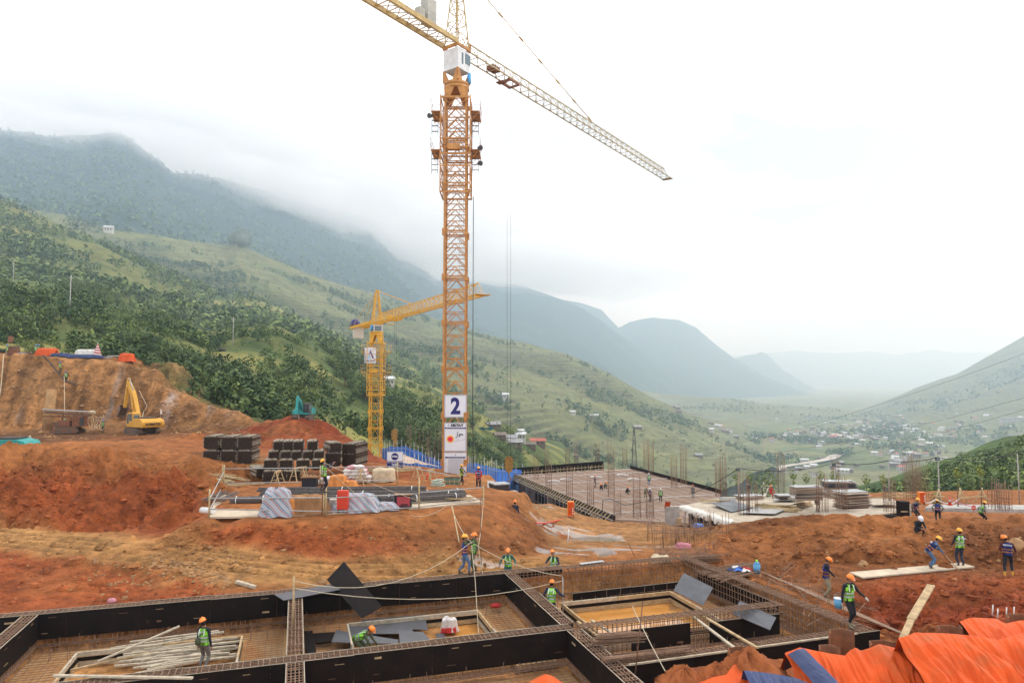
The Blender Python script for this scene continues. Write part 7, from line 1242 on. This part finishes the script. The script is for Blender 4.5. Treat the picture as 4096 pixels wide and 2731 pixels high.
HM=[house_mesh(10,6.5,3.6,1.8,'wall_pale','roof_pale'),house_mesh(12,7,3.4,2,'wall_wood','roof_grey'),house_mesh(9,6.5,4.5,1.6,'wall_wood','roof_grey'),house_mesh(8,6,3.5,1.6,'wall_pale','roof_brown'),house_mesh(9,6.5,5.5,1.6,'wall_pale','roof_red'),house_mesh(9,6,3,1.8,'wall_wood','roof_brown'),house_mesh(14,7,3.5,1.6,'wall_pale','roof_pale')]
g=random.Random(8)
def surf(v,ny,px,py):           # nearest vertex of a hill sheet to a pixel
    f=v[:ny].reshape(-1,3); ry=f[:,1]; zc=f[:,1]*cs+f[:,2]*sn; u=f[:,0]/zc*F+2048; w=1365.5-(f[:,2]*cs-f[:,1]*sn)/zc*F; d=(u-px)**2+(w-py)**2; k=d.argmin(); return V(f[k])
# the hamlet below the crane: walls, roof and windows as parts
def hamlet(label,px,py,H,k,rz,s=1.0):
    p=surf(H[0],H[1],px,py); l,w,h,rf=[(10,6.5,3.2,1.8),(8,5.5,5.2,1.6),(12,6.5,3.4,1.8),(7,5,2.8,1.5)][k]; wall,roof=[('wall_wood','roof_grey'),('wall_pale','roof_pale'),('wall_wood','roof_red'),('wall_wood','roof_brown')][k]
    T=thing('house',label,'house',p,rz); e=.6; MB().box((0,0,h/2-1.5),(l,w,h+3)).prism([(-w/2,h),(w/2,h),(0,h+rf-.2)],(-l/2+.05,0,0),(0,1,0),(0,0,1),(1,0,0),l-.1).build('wall',wall,T); MB().prism([(-w/2-e,h-.2),(0,h+rf),(w/2+e,h-.2),(0,h+rf-.25)],(-l/2-e,0,0),(0,1,0),(0,0,1),(1,0,0),l+2*e).build('roof',roof,T)
    for x in(-l*.3,0,l*.3): MB().box((x,-w/2-.03,h*.55),(l*.12,.08,h*.35)).build('window','win_dark',T)
    T.scale=(s,s,s); return T
for a in [('house with grey roof at the top of the hamlet right of the mast',1970,1712,ha,0,.4,.75),('brown-roofed house left in the hamlet under the hook ropes',2000,1755,ha,3,.2,.8),('grey-roofed house in the middle of the hamlet',2040,1768,ha,0,-.2,.8),('pale two-storey house behind the hamlet middle',2082,1760,ha,1,.1,.7),('long low house with grey roof at the hamlet front',2055,1785,ha,0,.1,.8),('red-roofed house at the right of the hamlet',2152,1775,ha,2,.05,.75),('brown house at the hamlet right front',2120,1790,ha,3,0,.8),('pale house near the hamlet top ropes',2085,1738,hc,1,.3,.9),('small pale house among the trees left of the mast',1552,1545,ha,1,.5,.7),('lone house on the terraces with bright roof',2290,1660,hc,1,.2,.9),('pair house left on the terraces',2358,1670,hc,0,.1,1.0),('pair house right on the terraces with pale roof',2385,1670,hc,1,.1,.9),('white house with pavilion roof on the right terraces',2843,1728,hc,1,.3,1.3),('dark farmhouse with trees on the terraces',2905,1730,hc,3,.2,1.6),('small roof low on the terraces',2300,1830,hc,3,.4,.9),('farmhouse low on the right terraces',2795,1828,hc,0,.1,1.0),('grey-roofed barn high on the terraces',2550,1715,hc,0,.2,1.2),('pale barn far up the terraces',2020,1600,hc,1,.3,1.3),('white villa up on the left slope',435,930,hc,1,.3,2.0)]: hamlet(*a)
t=surf(ha[0],ha[1],1945,1725); tag(MB().grid([[V((x*1.2,.6*x+y,.25+.3*math.sin(x*2+y)-.5*y)) for x in np.linspace(-3,3,9)] for y in np.linspace(-1.6,1.6,6)]).build('plastic_sheet','sky_blue',None,t+V((0,-1,1.2))),'light blue plastic sheet on the slope beside the hamlet','plastic sheet')
# valley village: one label for what cannot be told apart
vil=[]; gg=np.random.RandomState(12)
for (cx,cy,sx,sy,n) in ((3420,1745,150,26,75),(3550,1720,120,28,40),(3230,1745,110,18,30),(3700,1745,110,30,30),(3640,1830,120,25,22),(3330,1865,160,28,18),(3480,1680,130,20,22),(3900,1700,120,40,24),(3100,1660,160,25,18),(2950,1620,170,30,16)):
    for k in range(n): vil.append((gg.normal(cx,sx*.85),gg.normal(cy,sy*.75)))
for x,y in vil:
    if x>4150: continue
    p=PZ(x,max(y,1560),-131); use=surf(hi[0],hi[1],x,y) if x>3550 and y<1760 else (surf(hc[0],hc[1],x,y) if x<3000 else V((p.x,p.y,-133.0)))
    if use.y>4200: continue
    o=link('house',g.choice(HM),None,use,g.uniform(-.8,.8)); s_=g.uniform(.8,1.35); o.scale=(s_,s_,s_); tag(o,'small distant house in the valley village','house','houses of the valley village')
p=surf(hi[0],hi[1],4050,1685); T=thing('school','long cream three-storey block on the right valley side','building',p,-.1); MB().box((0,0,4),(60,12,14)).build('wall','wall_pale',T); MB().box((0,0,11.4),(63,14,1)).build('roof','roof_grey',T)
for f in range(3):
    for k in range(12): MB().box((-27+k*5,-6.05,1+f*3.6),(2.6,.1,2)).build('window','win_dark',T)
# limestone outcrop and slope poles
p=surf(hc[0],hc[1],950,975); c=MB(); rk=random.Random(6)
for k in range(9): c.ball((rk.uniform(-28,28),rk.uniform(-10,10),rk.uniform(0,16)),rk.uniform(10,17),9,6,0,(1,1,rk.uniform(.9,1.4)))
mat('limestone',(.17,.18,.16),.95,.5,.05,bump=2,bscale=.15,col2=(.07,.10,.05)); o=c.build('rock_outcrop','limestone',None,p); tag(o,'dark limestone outcrop on the skyline of the terraced slope','rock')
for x,y,h in((52,1150,11),(278,1262,10),(933,1385,9)):
    p=surf(ha[0],ha[1],x,y); o=MB().tube((0,0,-.5),(0,0,h),.16,6,.1).box((0,0,h-.6),(1.4,.1,.1)).build('utility_pole','concrete',None,p); tag(o,{52:'pale utility pole at the far left on the near hillside',278:'pale utility pole in the grass of the near hillside',933:'pale utility pole on the knoll above the cut'}[x],'pole')
# black rocks in the grass
rg=random.Random(3)
mat('rock_black',(.055,.055,.05),.9,.5,1,bump=.15,bscale=2); ROCK=[]
for k in range(3):
    m_=MB(); [m_.ball((rg.uniform(-.8,.8),rg.uniform(-.5,.5),rg.uniform(0,.6)),rg.uniform(.4,.9),7,5,0,(1,.9,rg.uniform(.7,1.2))) for _ in range(5)]; ROCK.append(m_.mesh('boulder','rock_black'))
for p,_ in pick(ha,46,.3,31,.25,.95):
    o=link('boulder',rg.choice(ROCK),None,p,rg.uniform(0,6)); s_=rg.uniform(.35,.95); o.scale=(s_*1.3,s_,s_*.8); tag(o,'dark boulder in the grass of the near hillside','boulder','boulders on the near hillside')
# ---------------- foreground: sheet piles, tarpaulin, clods, stones ----------------
mat('pile_rust',(.36,.15,.06),.75,.5,2.2,col2=(.14,.07,.04),bump=.006,bscale=14)
def sheetpile(label,p,rz,top,w=.5):
    pr=[(-w*.5,0),(-w*.42,.02),(-w*.28,.24),(w*.28,.24),(w*.42,.02),(w*.5,0),(w*.5,-.02),(w*.40,0),(w*.26,.215),(-w*.26,.215),(-w*.40,0),(-w*.5,-.02)]
    o=MB().prism(pr,(0,0,0),(1,0,0),(0,1,0),(0,0,1),top).build('sheet_pile','pile_rust',None,p); o.rotation_euler=(0,0,rz); return tag(o,label,'sheet pile')
def tp(x,y,d): return PD(x,y,d)
for lab,x,y,d,rz,w in [('tall rusty sheet pile in front of the man on the beam corner',3365,2525,19.6,.15,.78),('short rusty sheet pile left of the tall one',3318,2590,18.6,.1,.6),('rusty sheet pile just right of the tall one',3530,2572,18.9,.2,.8),('left rusty sheet pile of the pair behind the tarpaulin crest',3800,2512,18.8,.1,.7),('right rusty sheet pile of the pair behind the tarpaulin crest',3885,2508,19.0,.15,.65),('rusty sheet pile at the right picture edge',4080,2465,19.5,.1,.8),('rusty steel plate leaning at the top of the earth clods',2960,2598,18.9,.35,.8)]:
    p=tp(x,y,d); sheetpile(lab,V((p.x,p.y,p.z-2.0)),rz,2.0,w)
def tarpsheet(label,pts,m,name='tarpaulin',nu=150,nv=56,seed=1,amp=.07,drop=1.6):
    """pts: list of (px,py,d) crest points; cloth falls from the crest towards the camera in uneven pleats, a short flap falls behind"""
    rr=random.Random(seed); P=[V(tp(*q)) for q in pts]; cum=[0]
    for a,b in zip(P,P[1:]): cum.append(cum[-1]+(b-a).length)
    s=np.linspace(0,cum[-1],nu); X=np.interp(s,cum,[p.x for p in P]); Y=np.interp(s,cum,[p.y for p in P]); Zc=np.interp(s,cum,[p.z for p in P])
    ker=np.ones(5)/5; Zc=np.convolve(np.pad(Zc,2,'edge'),ker,'valid'); t=np.linspace(-.16,1,nv)
    T_,S_=np.meshgrid(t,s,indexing='ij'); f=np.clip(T_,0,1); w1=.8*fbm(S_/1.1+seed,T_*1.2+seed,3)
    tri=lambda q:1-np.abs(2*(q%1)-1)
    pl=.9*tri(S_*.62+w1*.9+.5*T_)*(.25+.75*f)+.5*tri(S_*1.55-w1*1.2-.75*T_+.3)*(.3+.7*f)+.30*tri(S_*3.3+w1*1.8+.5*T_)*(.3+.7*f)+.22*tri(S_*1.1-1.9*T_+w1*1.8)+.10*tri(S_*7-T_*.9+w1*3)
    rel=amp*2.0*(pl-.9)+amp*.8*fbm(S_/1.6+seed,T_*1.4,3)
    out=f**.85*2.0; zz=Zc[None]-drop*f**1.15-.9*np.clip(-T_,0,1)**.8*3
    Xg_=X[None]+rel*.3; Yg_=Y[None]-out*.95+np.clip(-T_,0,1)*2.2-rel*.8; Zg_=zz+rel*np.clip(.25+f*2,0,1)
    v=np.stack([Xg_,Yg_,Zg_],-1).reshape(-1,3); o=link(name,npmesh(name,v,gridq(nv,nu),m,smooth=False)); return tag(o,label,'tarpaulin')
tarpsheet('crumpled orange tarpaulin left of the higher sheet, bottom right',[(3150,2612,18.5),(3215,2588,18.5),(3330,2612,18.4),(3400,2622,18.4),(3440,2588,18.5),(3465,2602,18.5),(3530,2574,18.5),(3600,2592,18.4),(3660,2630,18.2)],'orange_tarp',seed=3,nu=230,nv=110,amp=.13)
tarpsheet('large orange tarpaulin filling the bottom right corner',[(3612,2550,18.0),(3680,2527,18.1),(3800,2530,18.1),(3900,2538,18.1),(4000,2556,18.0),(4100,2530,18.1),(4350,2520,18.1)],'orange_tarp',seed=9,nu=260,nv=120,amp=.15,drop=1.5)
tarpsheet('orange tarpaulin fold thrown over the sheet piles at the right',[(3842,2484,19.2),(3900,2466,19.2),(4000,2470,19.2),(4040,2490,19.1),(4100,2478,19.2),(4350,2470,19.2)],'orange_tarp',seed=12,nu=170,nv=70,amp=.12,drop=1.25)
tarpsheet('orange tarpaulin corner rising at the bottom middle among the bars',[(2120,2715,17.6),(2150,2700,17.6),(2185,2685,17.6),(2215,2695,17.6),(2260,2725,17.5)],'orange_tarp',nu=40,nv=24,seed=5,drop=.8,amp=.05)
tarpsheet('loose orange tarpaulin flap on the earth clods',[(2790,2725,17.6),(2850,2700,17.8),(2905,2690,17.9),(2935,2650,18.2),(2965,2648,18.2),(3010,2690,17.9)],'orange_tarp',nu=50,nv=26,seed=6,drop=.7,amp=.06)
tarpsheet('dark blue tarpaulin edge between the orange sheets at the bottom',[(2985,2675,17.4),(3040,2680,17.3),(3110,2690,17.3),(3190,2705,17.2),(3240,2725,17.1)],'blue_tarp',nu=90,nv=40,seed=7,drop=.7,amp=.11)
tarpsheet('blue underside strip of the tarpaulin by the left sheet pile',[(3150,2612,18.55),(3185,2592,18.55),(3215,2588,18.55)],'blue_tarp',nu=30,nv=14,seed=8,drop=.12,amp=.02)
board_=plank('upper length of the broken plank standing in the red earth',PD(3725,2340,22.6),PD(3645,2475,20.2),.22,.05,'timber'); plank('lower length of the broken plank behind the tarpaulin',PD(3648,2470,20.3),PD(3600,2580,18.8),.18,.05,'timber')
quad_sheet('long pale concrete-stained board the shovel men stand on',[Z(3400,2292,-8.6),Z(3452,2314,-8.6),Z(3900,2270,-8.6),Z(3845,2254,-8.6)],'concrete_pale',.06)
# earth clods heaped before the right forms
def lump(rr,R_,n=9,k=6,m=0):
    mb=MB(); mb.ball((0,0,0),R_,n,k,0,(1,rr.uniform(.7,1),rr.uniform(.6,.9)))
    mb.v=[tuple(V(p)*(1+.28*math.sin(p[0]*9/R_*.4+p[1]*7/R_*.4)+.16*rr.uniform(-1,1))) for p in mb.v]; return mb
mat('clod',(.38,.115,.032),.95,.45,3,bump=.06,bscale=9,col2=(.27,.075,.022)); rr=random.Random(14)
def earthpile(label,cpx,w,h,seed,d):
    p=PD(*cpx); n=46; k=16; P=[]
    for j in range(k+1):
        t=j/k; row=[]
        for i in range(n+1):
            a=2*PI*i/n; nz=fbm(np.array([math.cos(a)*1.6+seed]),np.array([math.sin(a)*1.6+t*2.2]),4)[0]; nf=fbm(np.array([math.cos(a)*6+seed]),np.array([math.sin(a)*6+t*9]),3)[0]
            r_=(t**.8)*(1+.35*nz+.12*nf); row.append((math.cos(a)*w*r_,math.sin(a)*w*.8*r_,h*(1-t**1.3)*(1+.3*nz)+.10*nf))
        P.append(row)
    o=MB().grid(P).build('earth_pile','clod',None,p-V((0,0,h))); return tag(o,label,'earth pile')
earthpile('heap of red earth clods behind the blue and orange tarpaulin edges',(2990,2605,18.3),1.2,.95,1,0); earthpile('smaller red earth heap left at the bottom of the picture',(2740,2672,18.0),.95,.7,2,0); earthpile('rough red earth heap between the bottom heaps',(2870,2660,18.1),.7,.6,3,0)
# stones and clods lying over the site: too many to count
rg=np.random.RandomState(4); base=[]
ico=MB().ball((0,0,0),1,6,4); bv=np.array(ico.v); bf=[f for f in ico.f]; bq=np.array(bf)
def gcol(x,y):
    i=int(np.clip(np.searchsorted(rows,y)-1,0,len(rows)-2)); j=int(np.clip((x/max(y,1)+1.02)/2.04*(NA-1),0,NA-1)); return Cg[i,j]
def scatter(name,pts,sizes,m,tint=None):
    n=len(pts); P=np.array(pts); s=np.array(sizes)[:,None,None]; jit=1+.3*(rg.rand(n,len(bv),1)-.5)*2; sc=.6+.6*rg.rand(n,1,3); ang=rg.rand(n)*6.28; ca,sa=np.cos(ang),np.sin(ang)
    v=bv[None]*jit*sc*s; x=v[...,0]*ca[:,None]-v[...,1]*sa[:,None]; y=v[...,0]*sa[:,None]+v[...,1]*ca[:,None]; v=np.stack([x,y,v[...,2]*.7],-1)+P[:,None,:]
    q=(bq[None]+(np.arange(n)*len(bv))[:,None,None]).reshape(-1,4); o=link(name,npmesh(name,v.reshape(-1,3),q,m,smooth=False,col=None if tint is None else np.repeat(np.array([gcol(a[0],a[1])*tint*(.75+.6*rg.rand()) for a in pts]),len(bv),0))); o['kind']='stuff'; return o
def rpts(n,pxr,pyr,dmin=14,dmax=60,filt=None):
    out=[]; k=0
    while len(out)<n and k<n*6:
        k+=1; x=rg.uniform(*pxr); y=rg.uniform(*pyr); p=hit(x,y,dmin,dmax)
        a=(p.x-A0.x)*E1.x+(p.y-A0.y)*E1.y; b=(p.x-A0.x)*E2.x+(p.y-A0.y)*E2.y
        if (b>-.4 and a<19.4): continue
        if -15.5<p.x<-1 and 35.8<p.y<62: continue
        out.append(tuple(p))
    return out
mat('stone_tan',(.44,.25,.11),.9,.5,2.5,col2=(.24,.13,.06)); 
c1_=rpts(1500,(-60,900),(1850,2420))+rpts(900,(700,2200),(2090,2300))+rpts(1300,(2750,4150),(2090,2330))+rpts(900,(3400,4150),(2300,2600)); mat('clod_tint',(1,1,1),.95,.3,3,bump=.03,bscale=14,attr=True); scatter('clods',c1_,[.02+.035*rg.exponential()**1.2 for _ in c1_],'clod_tint',1.0)
c2_=rpts(200,(350,1020),(2225,2345))+rpts(60,(0,900),(2150,2400))+rpts(90,(2800,4100),(2120,2320))+rpts(50,(1100,2100),(2110,2260))+rpts(60,(400,760),(1700,1850),50,100); scatter('stones',c2_,[abs(rg.normal())*.05+.025 for _ in c2_],'stone_tan')
b3=[]; 
for k in range(110): x=rg.uniform(600,930); y=2240+(x-600)*.29+rg.normal()*16; b3.append(tuple(hit(x,y)))
scatter('road_stones',b3,[rg.uniform(.05,.15) for _ in b3],'stone_tan')
b4=rpts(500,(0,640),(1480,1760),60,110)+rpts(300,(640,1020),(1560,1740),60,110); scatter('cliff_stones',b4,[abs(rg.normal())*.12+.05 for _ in b4],'stone_tan')
for p_,R_,l in (((395,2340),.35,'largest dark clod with a pale stone on the left bank'),((1290,2335),.18,'rounded stone by the culvert hole at the road edge'),((3450,2262),.25,'pale boulder at the foot of the right mound'),((4060,2210),.45,'big pale rock behind the worker at the right edge')):
    p=hit(*p_); o=lump(rr,R_).build('boulder','clod' if p_[0]==395 else 'stone_tan',None,p); tag(o,l,'boulder')
# small litter
tag(MB().ball((0,0,.08),.16,8,5,0,(1.2,.8,.7)).build('plastic_bag','sack_pink',None,PZ(447,2410,-8.5)),'pink plastic bag on the far beam at the left','bag')
sk_=drape('white and red printed cement sack standing in the middle bay',PZ(1797,2522,-9.85),.26,.2,.5,'sack_white','sack','sack',seed=51,flat=.3,flare=.25,fold=.16,pleat=5); o_=drape('',(0,-.02,0),.3,.24,.2,'red_cloth','printed_base','sack',seed=52,flat=.7,flare=.1,fold=.1); o_.parent=sk_; del o_['category']
tag(sack(MB(),(0,0,.1),.5,.3,.22,.2).build('plastic_bag','red_cloth',None,PZ(1985,2430,-9.7)),'red bag on the rebar mat at the back right of the middle bay','bag')
c=thing('water_bottle','large blue water bottle with green cap on the ground by the rags','bottle',PZ(3028,2290,-8.7)); MB().tube((0,0,0),(0,0,.4),.15,12,.16).tube((0,0,.4),(0,0,.5),.16,12,.06).build('bottle','pail_blue',c); MB().tube((0,0,.5),(0,0,.58),.05,8).build('cap','lime_vest',c)
c=thing('rag_heap','heap of blue red and white rags on the scattered bars','rags',PZ(2955,2285,-8.62))
for k,(m,x,y) in enumerate((('blue_tarp',-.3,0),('blue_vest',.1,.1),('sack_white',.25,-.25),('red_cloth',.4,.1),('sack_white',0,.3),('net_blue',-.05,-.1))): MB().grid([[V((x+.42*(i/8-.5)+.03*math.sin(j*2+k),y+.34*(j/8-.5)+.03*math.sin(i*1.7+k),.05+.09*abs(math.sin(i*.9+j*.7+k))*(1-abs(i/4-1))+.06*abs(math.sin(j*1.6+k*2)))) for j in range(9)] for i in range(9)]).build('rag',m,c)
tag(drape('crumpled pink cloth among the starter bars',PZ(2735,2190,-9.3),.35,.25,.25,'sack_pink','cloth','cloth',seed=41,fold=.2),'crumpled pink cloth among the starter bars','cloth'); tag(drape('small blue tarpaulin hump beneath the pale deck corner',PZ(2795,2115,-10.1),.3,.3,.35,'net_blue',seed=42),'small blue tarpaulin hump beneath the pale deck corner','tarpaulin')
tag(drape('pale cloth hung like a tent on the far cage of the flooded bay',PZ(2650,2290,-9.3)+V((0,.3,0)),.5,.3,.75,'bulk_bag','cloth','cloth',seed=43,flat=.12,flare=.1),'pale cloth hung like a tent on the far cage of the flooded bay','cloth')
plank('white post lying by the culvert hole at the road edge',hit(945,2338)+V((0,0,.08)),hit(1020,2356)+V((0,0,.06)),.16,.12,'timber_pale')
for k,(x,y) in enumerate(((3970,2440),(3990,2455),(4025,2450),(4055,2448))): tool('grey_pipe','thin grey stub pipe above the tarpaulin, '+['first','second','third','fourth'][k]+' from the left',PD(x,y+20,20),PD(x+2,y-22,20),.018,'plastic_white','pipe')
